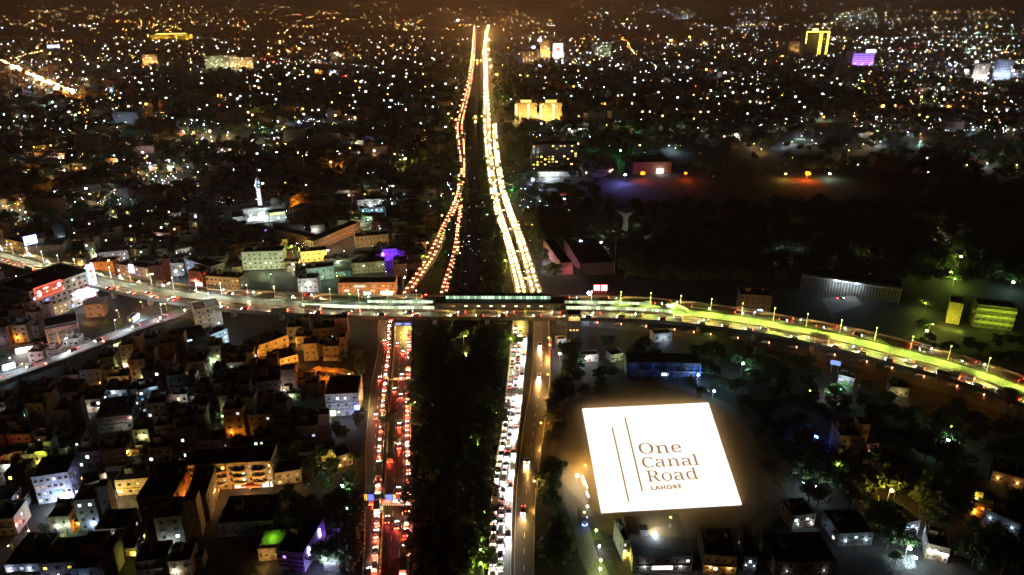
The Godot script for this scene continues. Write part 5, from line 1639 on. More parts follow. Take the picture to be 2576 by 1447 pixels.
	part("lit_window", box_mesh(Vector3(3.6, 1.6, 0.2)), glow(Color(0.5, 0.7, 1.0), 2.2), o, Vector3(w * 0.02, 1.6, 0.2))
	# tank on legs by the flyover's right end
	var tk := thing("tank_tower", "dark round water tank on a lattice of legs in front of the flyover's right end", "water tower", g(2530, 1050))
	var drum := MB.new()
	drum.cyl(Vector3(0, 10, 0), 4.2, 4.2, 5.2, 18)
	drum.cyl(Vector3(0, 15.2, 0), 4.2, 1.2, 0.9, 18)
	part("drum", drum.done(), mat(Color(0.06, 0.05, 0.045), 0.7), tk)
	for k in 6:
		var a := TAU * k / 6
		var b2 := TAU * (k + 1) / 6
		var lg := MB.new()
		lg.bar(Vector3(sin(a) * 3.4, 0, cos(a) * 3.4), Vector3(sin(a) * 3.4, 10, cos(a) * 3.4), 0.22)
		lg.bar(Vector3(sin(a) * 3.4, 8.5, cos(a) * 3.4), Vector3(sin(b2) * 3.4, 8.5, cos(b2) * 3.4), 0.14)
		lg.bar(Vector3(sin(a) * 3.4, 4.5, cos(a) * 3.4), Vector3(sin(b2) * 3.4, 8.5, cos(b2) * 3.4), 0.1)
		lg.bar(Vector3(sin(a) * 3.4, 4.5, cos(a) * 3.4), Vector3(sin(b2) * 3.4, 4.5, cos(b2) * 3.4), 0.12)
		part("leg", lg.done(), steel, tk)
	take(tk.position, 5)
	# garden kiosk and villa
	o = block("garden_kiosk", "white kiosk with a purple post beside the floodlit garden", "kiosk", 2106, 962, 2146, 972, 6.0, 4.0, 1, 3, 1, plaster(CHALK), 0.6, [COOL, VIOLET])
	omni(o, Vector3(0, 3, 4), COOL, 26.0)
	omni(o, Vector3(-4, 2, 9), GREEN, 10.0)
	var hb := MB.new()
	for s in along([g(2074, 990), g(2090, 972), g(2130, 970), g(2146, 990)], 0.3):
		for i in 4:
			var c: Vector3 = s[0] + Vector3(rng.randfn() * 0.4, rng.randf() * 2.0, rng.randfn() * 0.4)
			var u := Vector3(rng.randfn(), rng.randfn(), rng.randfn()).normalized() * 0.4
			var v := Vector3(rng.randfn(), rng.randfn(), rng.randfn()).normalized() * 0.3
			hb.quad(c - u, c - v, c + u, c + v)
	single("garden_hedge", hb.done(), mat(Color(0.06, 0.14, 0.02), 0.8), "bright green hedge round the small floodlit garden", "hedge")
	var bl := board("blue_board", "small blue-white signboard on a post beside the garden", g(2086, 935), g(2110, 940), 5.0, 7.5, glow(Color(0.2, 0.3, 1.0), 0.9), steel)
	o = block("verandah_house", "small house with a yellow-lit verandah of thin columns near the flyover", "house", 2236, 996, 2284, 1002, 9.0, 5.0, 1, 4, 2, plaster(CREAM), 0.4, [YELLOW])
	omni(o, Vector3(0, 2.6, 2.4), Color(1.0, 0.85, 0.4), 10.0)
	for j in [["shed_row", "low grey building partly lit yellow left of the blue-lit building", 1538, 912, 1568, 906, 7.0, 4.0, LIME_WHITE, 12.0], ["white_hut", "small pale huts beside the white lamp left of the blue-lit building", 1462, 912, 1505, 910, 6.0, 4.0, WHITE, 22.0], ["tree_house", "pale hut with white-lit posts under the trees in front of the flyover", 1645, 862, 1690, 858, 7.0, 5.0, COOL, 22.0], ["roadside_kiosk", "small kiosk with white lamps beside the brown service road", 1402, 872, 1424, 870, 5.0, 4.0, COOL, 26.0]]:
		o = block(j[0], j[1], "hut", j[2], j[3], j[4], j[5], j[6], j[7], 1, 3, 1, plaster(CHALK), 0.3, [j[8]], {"bare": 1})
		omni(o, Vector3(0, 2.5, 3.0), j[8], j[9])
	# beyond the flyover
	o = block("brick_apartment_house", "brown four-storey apartment house with two white-lit rooms beyond the flyover", "building", 1857, 790, 1936, 795, 14.0, 13.5, 4, 6, 2, plaster(Color(0.36, 0.22, 0.13)), 0.0, [WHITE], {"shade": false})
	omni(o, Vector3(0, 4, 9), Color(1.0, 0.6, 0.3), 14.0)
	for x in [-0.28, 0.18]:
		part("lit_window", box_mesh(Vector3(3.2, 2.2, 0.25)), glow(COOL, 2.6), o, at_front(o, x, 3.2))
	part("strip_light", box_mesh(Vector3(8, 0.4, 0.3)), glow(COOL, 3.0), o, at_front(o, -0.05, 0.8, 0.5))
	o = block("yellow_wall_building", "building with a tall curved wall washed yellow-green beside a lit yard", "building", 2378, 812, 2412, 818, 14.0, 14.0, 1, 0, 0, plaster(Color(0.6, 0.5, 0.16)), 0.0, [LIME], {"bare": 1, "nodoor": 1})
	omni(o, Vector3(-4, 4, 8), Color(0.95, 0.85, 0.1), 70.0)
	omni(o, Vector3(4, 1.5, 10), LIME, 30.0)
	o = block("banded_building", "long building with three yellow-green lit balcony bands", "building", 2446, 822, 2545, 834, 12.0, 15.0, 4, 6, 1, plaster(Color(0.3, 0.27, 0.16)), 0.0, [LIME], {"bare": 1})
	w = o.get_meta("w")
	for r in 3:
		part("balcony_band", box_mesh(Vector3(w, 1.9, 1.0)), plaster(Color(0.62, 0.62, 0.2)), o, Vector3(0, 4.4 + r * 4.4, 0.6))
		omni(o, Vector3(-w * 0.2, 4.6 + r * 4.4, 6.0), LIME, 12.0)
		omni(o, Vector3(w * 0.25, 4.6 + r * 4.4, 6.0), LIME, 12.0)
	star("lamp post with a star-bright lime lamp above the yellow building's trees", 2393, 686, Color(0.6, 1.0, 0.15), 110.0, 8.0, 2.4)
	star("lamp post with a yellow-green lamp beside a curved lit tree trunk", 2418, 646, Color(0.8, 1.0, 0.15), 90.0, 8.0, 2.2)
	star("white-green lamp at the right edge of the dark ground", 2550, 710, MINT, 50.0, 7.0, 2.0)
	star("lamp post with a cool lamp alone in the dark ground", 1981, 636, COOL, 40.0, 7.0, 2.0)
	star("lime lamp in the yard of the yellow building", 2332, 832, Color(0.8, 1.0, 0.2), 60.0, 5.0, 1.8)
	o = block("colonnade_hall", "long white colonnaded hall lit cold white around its middle", "hall", 2012, 724, 2262, 762, 16.0, 11.0, 2, 0, 0, plaster(Color(0.16, 0.16, 0.16)), 0.0, [COOL], {"bare": 1, "nodoor": 1, "shade": false})
	w = o.get_meta("w")
	for k in 34:
		part("column", box_mesh(Vector3(0.6, 10.0, 0.6), Vector3(0, 5.0, 0)), plaster(CHALK), o, Vector3(w * (-0.49 + k * 0.0297), 0, 2.0))
	part("cornice", box_mesh(Vector3(w, 1.2, 3.0)), plaster(CHALK), o, Vector3(0, 10.6, 1.4))
	for k in 3:
		wall_lamp(o, Vector3(w * (-0.14 + k * 0.1), 10.6, 3.2), COOL, 26.0, 60.0)
		omni(o, Vector3(w * (-0.16 + k * 0.12), 7.0, 5.0), Color(0.85, 1.0, 0.98), 18.0)
	var car := dup(car_protos[3], g(2115, 753), 1.7)
	tag(car, "blue parked car on the forecourt of the white colonnade", "car")
	omni(car, Vector3(0, 4, 0), Color(0.5, 0.9, 1.0), 6.0)
	# the dark hall and its narrow neighbour
	o = block("dark_hall", "big black-roofed hall with a red-lit left flank and courtyard", "hall", 1458, 694, 1545, 690, 62.0, 9.0, 2, 6, 2, plaster(Color(0.14, 0.08, 0.07)), 0.0, [WARM], {"bare": 1, "shade": false})
	for z in [-6.0, -24.0, -44.0]:
		omni(o, Vector3(-float(o.get_meta("w")) / 2 - 4, 3.5, z), Color(1.0, 0.45, 0.5), 22.0)
	var nb := block("narrow_hall", "narrow black-roofed block with a pink-lit front beside the big dark hall", "hall", 1410, 692, 1440, 690, 60.0, 9.0, 2, 3, 3, plaster(Color(0.4, 0.16, 0.14)), 0.0, [WARM], {"bare": 1, "shade": false})
	omni(nb, Vector3(2, 3, 5), Color(1.0, 0.4, 0.4), 26.0)
	for z in [-10.0, -30.0, -48.0]:
		omni(nb, Vector3(-float(nb.get_meta("w")) / 2 - 6, 3.0, z), Color(0.9, 0.9, 1.0), 40.0)
	var sw := MB.new()
	for k in 2:
		sw.cyl(g(1545, 690) + Vector3(k * 0.0, 0, 0), 0.25, 0.15, 30.0, 6)
	single("mast", sw.done(), mat(Color(0.4, 0.36, 0.32), 0.6), "tall thin mast at the right corner of the big dark hall", "mast")
	star("cool star-bright lamp behind the big dark hall's roof", 1460, 607, COOL, 90.0, 9.0, 2.0)
	for px in [1495, 1512]:
		star("small white lamp %s behind the big dark hall's roof" % ("second" if px == 1512 else "first"), px, 610, WHITE, 40.0, 5.0, 1.6)
	star("brilliant blue-white star-bright lamp on the far side of the flyover", 1483, 738, Color(0.55, 0.8, 1.0), 140.0, 9.0, 4.0)
	for k in 2:
		var sg := board("red_shop_sign", ["first", "second"][k] + " red and white shop sign beyond the flyover, right of the blue-white lamp", g(1494 + k * 18, 737), g(1508 + k * 18, 737), 2.0, 6.0, glow([Color(1.0, 0.25, 0.3), Color(1.0, 0.6, 0.6)][k], 4.0), glow(RED, 2.0))
		omni(sg, Vector3(0, 2, 3), RED, 30.0)
	# mushroom water tower
	var mw := thing("mushroom_water_tower", "pale mushroom-shaped concrete water tower in the dark ground", "water tower", g(1571, 596))
	var wt := MB.new()
	wt.lathe([Vector2(2.6, -0.5), Vector2(2.2, 17.0), Vector2(2.3, 18.5), Vector2(7.4, 23.5), Vector2(7.6, 24.6), Vector2(7.0, 24.7), Vector2(0.0, 25.4)], 20)
	part("shaft_and_bowl", wt.done(), plaster(Color(0.5, 0.48, 0.44)), mw)
	omni(mw, Vector3(-14, 5, 12), WHITE, 40.0)
	take(mw.position, 8)
	# red arched roof
	var ra := thing("arched_pavilion", "low pavilion with a red-lit arched roof edge in the dark ground", "pavilion", g(1424, 503))
	var am := MB.new()
	var pts := []
	for i in 9:
		var t := -1.0 + i / 4.0
		pts.append(Vector3(t * 17.0, 5.5 - 4.0 * t * t, 0))
	for i in 8:
		am.quad(pts[i], pts[i + 1], pts[i + 1] + Vector3(0, 0.5, -14), pts[i] + Vector3(0, 0.5, -14))
	part("roof", am.done(), plaster(Color(0.6, 0.2, 0.16)), ra)
	var ew := MB.new()
	ew.wall(pts, 0.7, 0.5)
	part("eave_light", ew.done(), glow(Color(1.0, 0.12, 0.1), 0.9), ra)
	part("lit_window", box_mesh(Vector3(2.6, 2.0, 0.3)), glow(WHITE, 4.0), ra, Vector3(-1.5, 1.6, 0))
	omni(ra, Vector3(3, 2.4, 2), RED, 24.0)
	part("post", box_mesh(Vector3(0.5, 5.4, 0.5), Vector3(0, 2.7, -2)), concrete, ra)
	# sports ground lamps
	for j in [["left of two brilliant orange field lamps beside the brick building", 1617, 436, 900.0, 4.2], ["smaller orange field lamp right of the brick building", 1725, 436, 380.0, 2.6], ["largest, solitary orange field lamp in the dark ground", 2033, 436, 1100.0, 4.6]]:
		star(j[0], j[1], j[2], Color(1.0, 0.14, 0.004), j[3] * (0.2 if j[1] == 1617 else 0.55), 8.0, j[4] * 1.9, 6.0)
	star("blue-violet star-bright lamp left of the orange field lamps", 1573, 440, Color(0.25, 0.25, 1.0), 420.0, 10.0, 3.8)
	star("blue-white star-bright lamp left of the violet one across a dark yard", 1340, 452, Color(0.35, 0.5, 1.0), 420.0, 9.0, 3.2)
	star("green star-bright lamp above the brick building", 1561, 379, GREEN, 260.0, 14.0, 3.0)
	star("yellow lamp left of the largest orange field lamp", 1977, 438, YELLOW, 110.0, 6.0, 2.2)
	star("green-white lamp right of the largest orange field lamp", 2088, 437, MINT, 130.0, 6.0, 2.2)
	for px in [1374, 1386]:
		star("%s of two white lamps under trees above the pale yard" % ("left" if px == 1374 else "right"), px, 437, Color(0.85, 1.0, 0.9), 200.0, 6.0, 2.4)
	o = block("brick_field_building", "wide dark brick building behind the orange field lamp", "building", 1592, 438, 1688, 436, 40.0, 13.0, 4, 10, 2, plaster(BRICK), 0.0, [WARM], {"bare": 1, "shade": false})
	part("entrance_light", box_mesh(Vector3(9, 6, 0.5)), glow(Color(1.0, 0.9, 0.7), 1.0), o, at_front(o, 0.2, 3.2, 0.4))
	omni(o, at_front(o, 0.2, 4, 5), WHITE, 90.0)
	var yd := MB.new()
	yd.quad(g(1330, 486, 0.04), g(1545, 486, 0.04), g(1580, 447, 0.04), g(1345, 447, 0.04))
	single("pale_yard", yd.done(), mat(Color(0.14, 0.135, 0.16), 0.8, soil_noise, 0.03), "wide pale yard between the blue lamps beyond the canal", "yard")
	o = block("yard_wall_house", "low pale building with a white lit strip behind the pale yard", "building", 1350, 445, 1455, 444, 8.0, 5.0, 1, 8, 1, plaster(CHALK), 0.1, [COOL], {"bare": 1})
	omni(o, Vector3(0, 4, 6), COOL, 50.0)
	o = block("step_stand", "small white stepped stand beside the blue-white lamp", "stand", 1330, 470, 1368, 468, 8.0, 2.5, 1, 0, 0, plaster(CHALK), 0.0, [COOL], {"bare": 1, "nodoor": 1})

# ---------------------------------------------------------------- towers and blocks far off
func far_landmarks() -> void:
	var o: Node3D
	for j in [[1296, 1350, "left of the twin floodlit yellow hotel blocks beyond the canal roads"], [1358, 1413, "right of the twin floodlit yellow hotel blocks beyond the canal roads"]]:
		o = block("hotel_block", j[2], "hotel", j[0], 304, j[1], 304, 24.0, 29.0, 9, 10, 3, plaster(Color(0.6, 0.45, 0.22)), 0.12, [WARM], {"shade": false, "bare": 1, "ww": 2.0, "wh": 1.8})
		var w: float = o.get_meta("w")
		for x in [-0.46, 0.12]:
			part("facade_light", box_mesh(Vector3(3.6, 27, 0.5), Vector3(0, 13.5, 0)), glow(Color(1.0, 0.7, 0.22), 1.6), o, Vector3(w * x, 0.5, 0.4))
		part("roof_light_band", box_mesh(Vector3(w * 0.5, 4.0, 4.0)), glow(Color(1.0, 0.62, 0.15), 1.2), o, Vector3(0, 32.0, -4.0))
		for k in 5:
			omni(o, Vector3(w * (-0.42 + 0.21 * k), 5.0, 9.0), Color(1.0, 0.66, 0.2), 150.0, 0.6)
			omni(o, Vector3(w * (-0.42 + 0.21 * k), 19.0, 12.0), Color(1.0, 0.62, 0.2), 90.0, 0.6)
	o = block("hotel_lobby", "low glowing lobby between the twin hotel blocks", "hotel", 1350, 302, 1360, 302, 16.0, 12.0, 3, 3, 1, plaster(Color(0.6, 0.5, 0.3)), 0.8, [WARM, YELLOW], {"bare": 1})
	omni(o, Vector3(0, 5, 6), WARM, 140.0)
	o = block("dark_flats", "dark tall flats with columns of yellow-lit windows", "building", 1338, 418, 1452, 416, 20.0, 26.0, 8, 12, 2, plaster(Color(0.08, 0.07, 0.06)), 0.26, [WARM, YELLOW], {"shade": false, "bare": 1, "ww": 3.2, "wh": 2.2})
	for j in [["office_tower", "low office tower with yellow-lit floors, left of three by the bright white lamp", 1314, 158, 1358, 158, 40.0, 34.0, 7, 6, CREAM, 0.5, WARM, 90.0], ["office_tower", "slim floodlit yellow office tower, middle of three by the bright white lamp", 1360, 148, 1383, 148, 30.0, 58.0, 10, 3, Color(0.6, 0.45, 0.2), 0.4, WARM, 600.0], ["office_tower", "white office tower with a large red and white screen, right of three", 1390, 150, 1418, 150, 30.0, 54.0, 9, 4, CHALK, 0.1, WHITE, 500.0], ["slab_block", "pale slab block with a yellow-lit end beyond the hotels", 1496, 142, 1536, 141, 24.0, 46.0, 9, 9, GREY, 0.35, LIME_WHITE, 200.0], ["grey_wing", "broad grey wing block beside the yellow-outlined tower", 1982, 134, 2050, 132, 60.0, 42.0, 7, 14, Color(0.36, 0.26, 0.2), 0.12, WARM, 330.0],
			["striped_block", "violet-striped block with a bright white roof sign on the right", 2143, 165, 2196, 165, 50.0, 36.0, 6, 2, Color(0.5, 0.4, 0.6), 0.0, VIOLET, 500.0], ["pale_blocks", "pale grey block beside a bright white lamp at the far right", 2444, 207, 2480, 209, 30.0, 44.0, 8, 4, CHALK, 0.1, WHITE, 420.0], ["pale_blocks", "taller pale block at the far right edge beside the blue-white lamp", 2494, 204, 2540, 206, 30.0, 50.0, 8, 6, Color(0.4, 0.38, 0.5), 0.1, COOL, 420.0], ["long_flats", "long pale flats with many small windows on the left skyline", 518, 174, 598, 172, 40.0, 36.0, 8, 18, Color(0.42, 0.36, 0.26), 0.2, LIME_WHITE, 340.0], ["long_flats", "amber-tinged right half of the long pale flats", 600, 172, 638, 172, 40.0, 30.0, 7, 8, CREAM, 0.2, WARM, 420.0], ["lit_office", "amber office block with lit floors on the left skyline", 360, 164, 398, 163, 30.0, 30.0, 5, 8, SAND, 0.45, WARM, 420.0], ["dark_office", "dark wide block among the houses on the left", 288, 312, 350, 310, 30.0, 18.0, 5, 10, GREY, 0.08, COOL, 60.0]]:
		o = block(j[0], j[1], "building", j[2], j[3], j[4], j[5], j[6], j[7], j[8], j[9], 1, plaster(j[10]), j[11], [j[12], WHITE], {"shade": false, "bare": 1, "ww": 4.0, "wh": 2.6})
		var w: float = o.get_meta("w")
		for k in 3:
			omni(o, Vector3(w * (-0.35 + 0.35 * k), j[7] * 0.3, 14.0), j[12], j[13], 0.8)
		if j[0] == "striped_block":
			for r in 6:
				part("facade_light", box_mesh(Vector3(w, 1.6, 0.5)), glow(Color(0.55, 0.35, 0.9), 0.9), o, Vector3(0, 4.0 + r * 5.6, 0.4))
			part("roof_sign", box_mesh(Vector3(w * 0.45, 8, 1.0)), glow(Color(0.75, 0.85, 1.0), 5.0), o, Vector3(w * 0.3, 41, 0))
	# red screen and the white mast lamp
	var rs := board("red_screen", "large white screen with a red figure on the right office tower", g(1392, 150) + Vector3(0, 0, 3), g(1414, 150) + Vector3(0, 0, 3), 18.0, 50.0, glow(Color(1, 0.95, 0.92), 2.6), glow(RED, 1.5), false, "screen")
	part("print_sign", box_mesh(Vector3(14, 12, 0.3)), glow(RED, 1.2), rs, Vector3(0, 14, 0.2))
	star("brilliant white mast lamp above the office towers", 1359, 101, WHITE, 2500.0, 50.0, 14.0, 70.0)
	star("blue floodlight left of the white mast lamp", 1342, 119, Color(0.3, 0.4, 1.0), 2200.0, 36.0, 12.0, 60.0)
	# tower outlined in yellow neon
	o = block("outlined_tower", "tall tower outlined in yellow light tubes on the right skyline", "tower", 2022, 138, 2079, 138, 50.0, 78.0, 14, 8, 1, plaster(Color(0.2, 0.16, 0.1)), 0.06, [WARM], {"shade": false, "bare": 1, "ww": 4.0, "wh": 2.6})
	var tw: float = o.get_meta("w")
	for j in [[-0.49, 40.0, 40.0], [0.1, 40.0, 76.0], [0.19, 40.0, 76.0], [0.44, 40.0, 76.0], [0.49, 40.0, 76.0]]:
		part("outline_light", box_mesh(Vector3(2.6, j[2], 1.0)), glow(Color(1.0, 0.86, 0.08), 3.4), o, Vector3(tw * j[0], 78.0 - j[2] / 2, 0.8))
	part("outline_light", box_mesh(Vector3(tw, 3.0, 1.0)), glow(Color(1.0, 0.86, 0.08), 3.4), o, Vector3(0, 77.5, 0.9))
	part("roof_sign", box_mesh(Vector3(tw * 0.22, 7.0, 2)), glow(Color(1.0, 0.9, 0.2), 4.0), o, Vector3(-tw * 0.12, 84, -3))
	omni(o, Vector3(0, 60, 30), YELLOW, 500.0)
	# floodlit long hall and blue roof sign on the left skyline
	o = block("floodlit_hall", "long low hall glowing yellow on the left skyline", "hall", 378, 101, 486, 98, 60.0, 22.0, 2, 14, 1, plaster(Color(0.6, 0.42, 0.12)), 0.5, [YELLOW, WARM], {"shade": false, "bare": 1, "ww": 5.0, "wh": 5.0})
	var hw: float = o.get_meta("w")
	part("roof_light_band", box_mesh(Vector3(hw * 0.7, 3.0, 1.5)), glow(YELLOW, 3.0), o, Vector3(0, 26, 1))
	for k in 4:
		omni(o, Vector3(hw * (-0.4 + 0.27 * k), 10, 16), Color(1.0, 0.66, 0.1), 700.0)
	var bs := board("blue_roof_sign", "long blue-white roof sign near the left edge of the skyline", g(121, 126), g(151, 126), 8.0, 18.0, glow(Color(0.55, 0.75, 1.0), 3.5), glow(BLUE, 3.0), false, "sign")
	for j in [["large orange lamp on the left, star-bright among houses", 527, 330, AMBER, 300.0, 4.4], ["orange star-bright lamp above the left houses", 367, 262, AMBER, 380.0, 5.0], ["orange star-bright lamp in the dark trees left of the canal", 796, 177, Color(1.0, 0.5, 0.12), 700.0, 7.0], ["orange lamp with a wide glow on the left skyline", 752, 122, AMBER, 1500.0, 8.0], ["blue-white star-bright lamp left of the canal roads", 751, 307, Color(0.4, 0.6, 1.0), 320.0, 4.2], ["cool star-bright lamp among trees beyond the field", 1852, 339, Color(0.7, 0.95, 1.0), 260.0, 4.0], ["white star-bright lamp left of the road's far end", 1152, 51, WHITE, 2500.0, 18.0], ["orange lamp right of the road's far bend", 1250, 187, AMBER, 500.0, 6.0], ["white pair lamp on the left skyline", 848, 136, PEARL, 1500.0, 9.0], ["orange lamp beyond the slab block on the right", 1688, 101, AMBER, 1800.0, 10.0],
			["orange lamp among dark houses right of the hotels", 1777, 175, AMBER, 420.0, 5.6], ["cool star-bright lamp right of the dark houses", 1824, 183, COOL, 420.0, 5.6], ["orange star-bright lamp with red signs on the right", 2222, 266, AMBER, 420.0, 5.0], ["brilliant white lamp on the right skyline", 2432, 177, WHITE, 1200.0, 9.0], ["blue-white lamp at the right edge of the skyline", 2547, 177, Color(0.5, 0.6, 1.0), 1500.0, 9.0], ["white lamp above the row of right-hand lamps", 2373, 222, WHITE, 700.0, 7.0], ["orange lamp in the left foreground houses' amber patch", 832, 408, AMBER, 220.0, 3.2], ["yellow lamp among trees left of the canal", 1019, 400, YELLOW, 220.0, 3.2]]:
		star(j[0], j[1], j[2], j[3], j[4], 11.0, j[5], 50.0)
	# the brilliant street at the left edge and the far end of the canal road
	for k in 9:
		star("brilliant amber lamp of the left-edge street, %sfrom its near end" % ("first " if k == 0 else ordinal(k + 1)), lerpf(182, 30, k / 8.0), lerpf(232, 166, k / 8.0), [AMBER, WARM, PEARL][k % 3], 1500.0, 12.0, 5.0 + k * 0.5, 60.0)
	for k in 6:  # golden lamps added for the glow at the road's far end
		star("added brilliant golden lamp of the far right canal road, %sfrom its far end" % ("first " if k == 0 else ordinal(k + 1)), [1228, 1222, 1229, 1228, 1232, 1234][k], [66, 80, 100, 124, 150, 168][k], Color(1.0, 0.6, 0.2), [4000.0, 3500.0, 3000.0, 2500.0, 1600.0, 1400.0][k], 13.0, [16.0, 13.0, 11.0, 9.0, 7.0, 6.0][k], 40.0)

# ---------------------------------------------------------------- gantries and road signs
func gantry(label: String, lx: float, ly: float, rx: float, ry: float, boards: Array, high: float) -> Node3D:
	var a := g(lx, ly)
	var b := g(rx, ry)
	var x := (b - a).normalized()
	var o := thing("sign_gantry", label, "gantry", (a + b) / 2.0, atan2(-x.z, x.x))
	var w := a.distance_to(b)
	for s in [-0.5, 0.5]:
		part("post", box_mesh(Vector3(0.4, high + 1.2, 0.4), Vector3(0, (high + 1.2) / 2, 0)), steel, o, Vector3(w * s, 0, 0))
	part("crossbar", box_mesh(Vector3(w, 0.4, 0.4)), mat(Color(0.55, 0.5, 0.3), 0.5), o, Vector3(0, high, 0))
	for j in boards:
		var s := part("sign_board", box_mesh(Vector3(j[2], j[3], 0.15)), glow(j[4], j[5]), o, Vector3(w * j[0], high + j[1], 0.35))  # boards and print glow in place of the headlights they throw back
		if j.size() > 6 and j[6] == "lines":
			for k in 3:
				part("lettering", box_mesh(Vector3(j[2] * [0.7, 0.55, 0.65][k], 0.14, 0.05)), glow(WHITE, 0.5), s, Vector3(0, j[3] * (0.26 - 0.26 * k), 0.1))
		elif j.size() > 6 and j[6] == "disc":
			var e := MB.new()
			e.cyl(Vector3.ZERO, 0.5, 0.5, 0.06, 14, Vector3.BACK)
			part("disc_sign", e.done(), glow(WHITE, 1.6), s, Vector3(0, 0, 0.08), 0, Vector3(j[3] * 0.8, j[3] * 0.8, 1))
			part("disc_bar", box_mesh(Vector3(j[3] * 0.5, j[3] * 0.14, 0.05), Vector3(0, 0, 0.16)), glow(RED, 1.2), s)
	return o

func road_furniture() -> void:
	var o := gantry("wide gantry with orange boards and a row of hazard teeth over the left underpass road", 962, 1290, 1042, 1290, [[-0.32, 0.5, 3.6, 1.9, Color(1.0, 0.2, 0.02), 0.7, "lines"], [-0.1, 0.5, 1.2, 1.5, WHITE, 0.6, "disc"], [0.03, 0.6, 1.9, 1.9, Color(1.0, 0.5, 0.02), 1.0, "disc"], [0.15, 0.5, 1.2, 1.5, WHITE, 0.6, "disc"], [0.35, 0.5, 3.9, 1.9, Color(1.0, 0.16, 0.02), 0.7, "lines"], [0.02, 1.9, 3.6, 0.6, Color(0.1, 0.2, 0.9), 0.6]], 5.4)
	for k in 14:
		part("hazard_tooth", box_mesh(Vector3(0.5, 0.8, 0.1)), glow(Color(1.0, 0.6, 0.35), 0.6), o, Vector3(-5.6 + k * 0.88, 4.3, 0.3))  # glow stands in for headlight shine on the teeth
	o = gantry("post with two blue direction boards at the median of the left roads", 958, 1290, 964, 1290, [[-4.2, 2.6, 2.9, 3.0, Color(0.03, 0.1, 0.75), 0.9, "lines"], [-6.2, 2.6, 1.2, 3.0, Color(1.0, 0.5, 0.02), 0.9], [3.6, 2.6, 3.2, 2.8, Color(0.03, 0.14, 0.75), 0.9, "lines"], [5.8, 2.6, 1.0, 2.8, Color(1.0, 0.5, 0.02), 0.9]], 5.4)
	part("crossbar", box_mesh(Vector3(12.5, 0.3, 0.3)), steel, o, Vector3(-0.4, 6.6, 0))
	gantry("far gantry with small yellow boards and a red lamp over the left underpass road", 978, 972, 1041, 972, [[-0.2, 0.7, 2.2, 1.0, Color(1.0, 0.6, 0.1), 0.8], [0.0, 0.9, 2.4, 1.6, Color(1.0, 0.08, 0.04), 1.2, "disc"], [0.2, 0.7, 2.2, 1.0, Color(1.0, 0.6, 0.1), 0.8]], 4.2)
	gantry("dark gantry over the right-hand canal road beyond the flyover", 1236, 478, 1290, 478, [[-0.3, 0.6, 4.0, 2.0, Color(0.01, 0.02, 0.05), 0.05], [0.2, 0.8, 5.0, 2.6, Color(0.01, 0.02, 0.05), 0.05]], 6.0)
	# median studs of the left underpass road: small white blocks on the kerb by the trees
	var k := 0
	for s in along(across(west_main, 1.03, 0.0), 2.4, 2.0):
		if s[0].z > -262.0 and in_view(s[0], 5):
			k += 1
			var st := part("kerb_block", box_mesh(Vector3(0.5, 0.9, 0.9), Vector3(0, 0.45, 0)), mat(Color(0.8, 0.76, 0.6), 0.6), self)
			st.name = numbered("kerb_block")
			st.position = s[0]
			later(st, "white kerb block beside the canal trees", "kerb block", "white kerb block", "white kerb blocks along the left underpass road")
	# signal lamps at the crossing
	for j in [["red traffic signal under the flyover's far side between the left roads", 1071, 744, RED, 90.0, 3.2], ["red signal lamp on the brown service road's trees", 1383, 868, RED, 12.0, 1.4], ["green traffic signal beside the flyover's left slip road", 452, 766, GREEN, 16.0, 1.5]]:
		star(j[0], j[1], j[2], j[3], j[4], 4.0, j[5], 30.0)
	# bridges over the canal further off
	for j in [[1172, 1222, 298, "near amber-lit road bridge over the canal between the two roads"], [1186, 1216, 155, "far amber-lit road bridge over the canal"]]:
		var a := g(j[0], j[2])
		var b := g(j[1], j[2])
		var br := thing("canal_bridge", j[3], "bridge", (a + b) / 2.0, -0.03)
		var w := a.distance_to(b)
		part("deck", box_mesh(Vector3(w, 1.2, 14), Vector3(0, 1.0, 0)), concrete, br)
		for z in [-6.8, 6.8]:
			part("parapet", box_mesh(Vector3(w, 1.4, 0.4), Vector3(0, 2.2, z)), plaster(CREAM), br)
		for x in [-0.3, 0.0, 0.3]:
			part("lamp_globe", bulb_mesh, glow(Color(1.0, 0.6, 0.12), 50.0), br, Vector3(w * x, 4.4, 7.2), 0, Vector3(5, 5, 5))
			omni(br, Vector3(w * x, 3.6, 9.5), Color(1.0, 0.55, 0.1), 110.0)
	for k2 in 4:  # amber lamps added to give the service road its brown-gold glow
		lamp_post("added amber lamp at the right edge of the wet service road, %sfrom the flyover" % ("nearest " if k2 == 0 else ordinal(k2 + 1)), g([1386, 1384, 1368, 1352][k2], [880, 975, 1100, 1250][k2]), -PI / 2, Color(1.0, 0.5, 0.1), [130.0, 90.0, 70.0, 40.0][k2], 8.0, 14.0, "added road lamps on the right service road", 1.0, "added_road_lamp")
	# lamps added along both canal roads beyond the flyover for their glow
	var count := 0
	for job in [[east_inner, 1.0, 60.0, "right", Color(1.0, 0.58, 0.16), 420.0], [west_outer, 0.0, 80.0, "left", Color(1.0, 0.5, 0.2), 90.0]]:
		count = 0
		for s in along(across(job[0], job[1]), job[2], 20.0):
			if not in_view(s[0], 5):
				continue
			count += 1
			var far_off := clampf(-s[0].z / 900.0, 0.6, 4.0)
			lamp_post("added road lamp on the %s canal road beyond the flyover, %sfrom the flyover" % [job[3], "nearest " if count == 1 else ordinal(count)], s[0], -PI / 2 if job[3] == "right" else PI / 2, job[4], job[5] * far_off, 10.0, 20.0, "added road lamps on the canal roads", 1.0 + far_off * 0.6, "added_road_lamp")

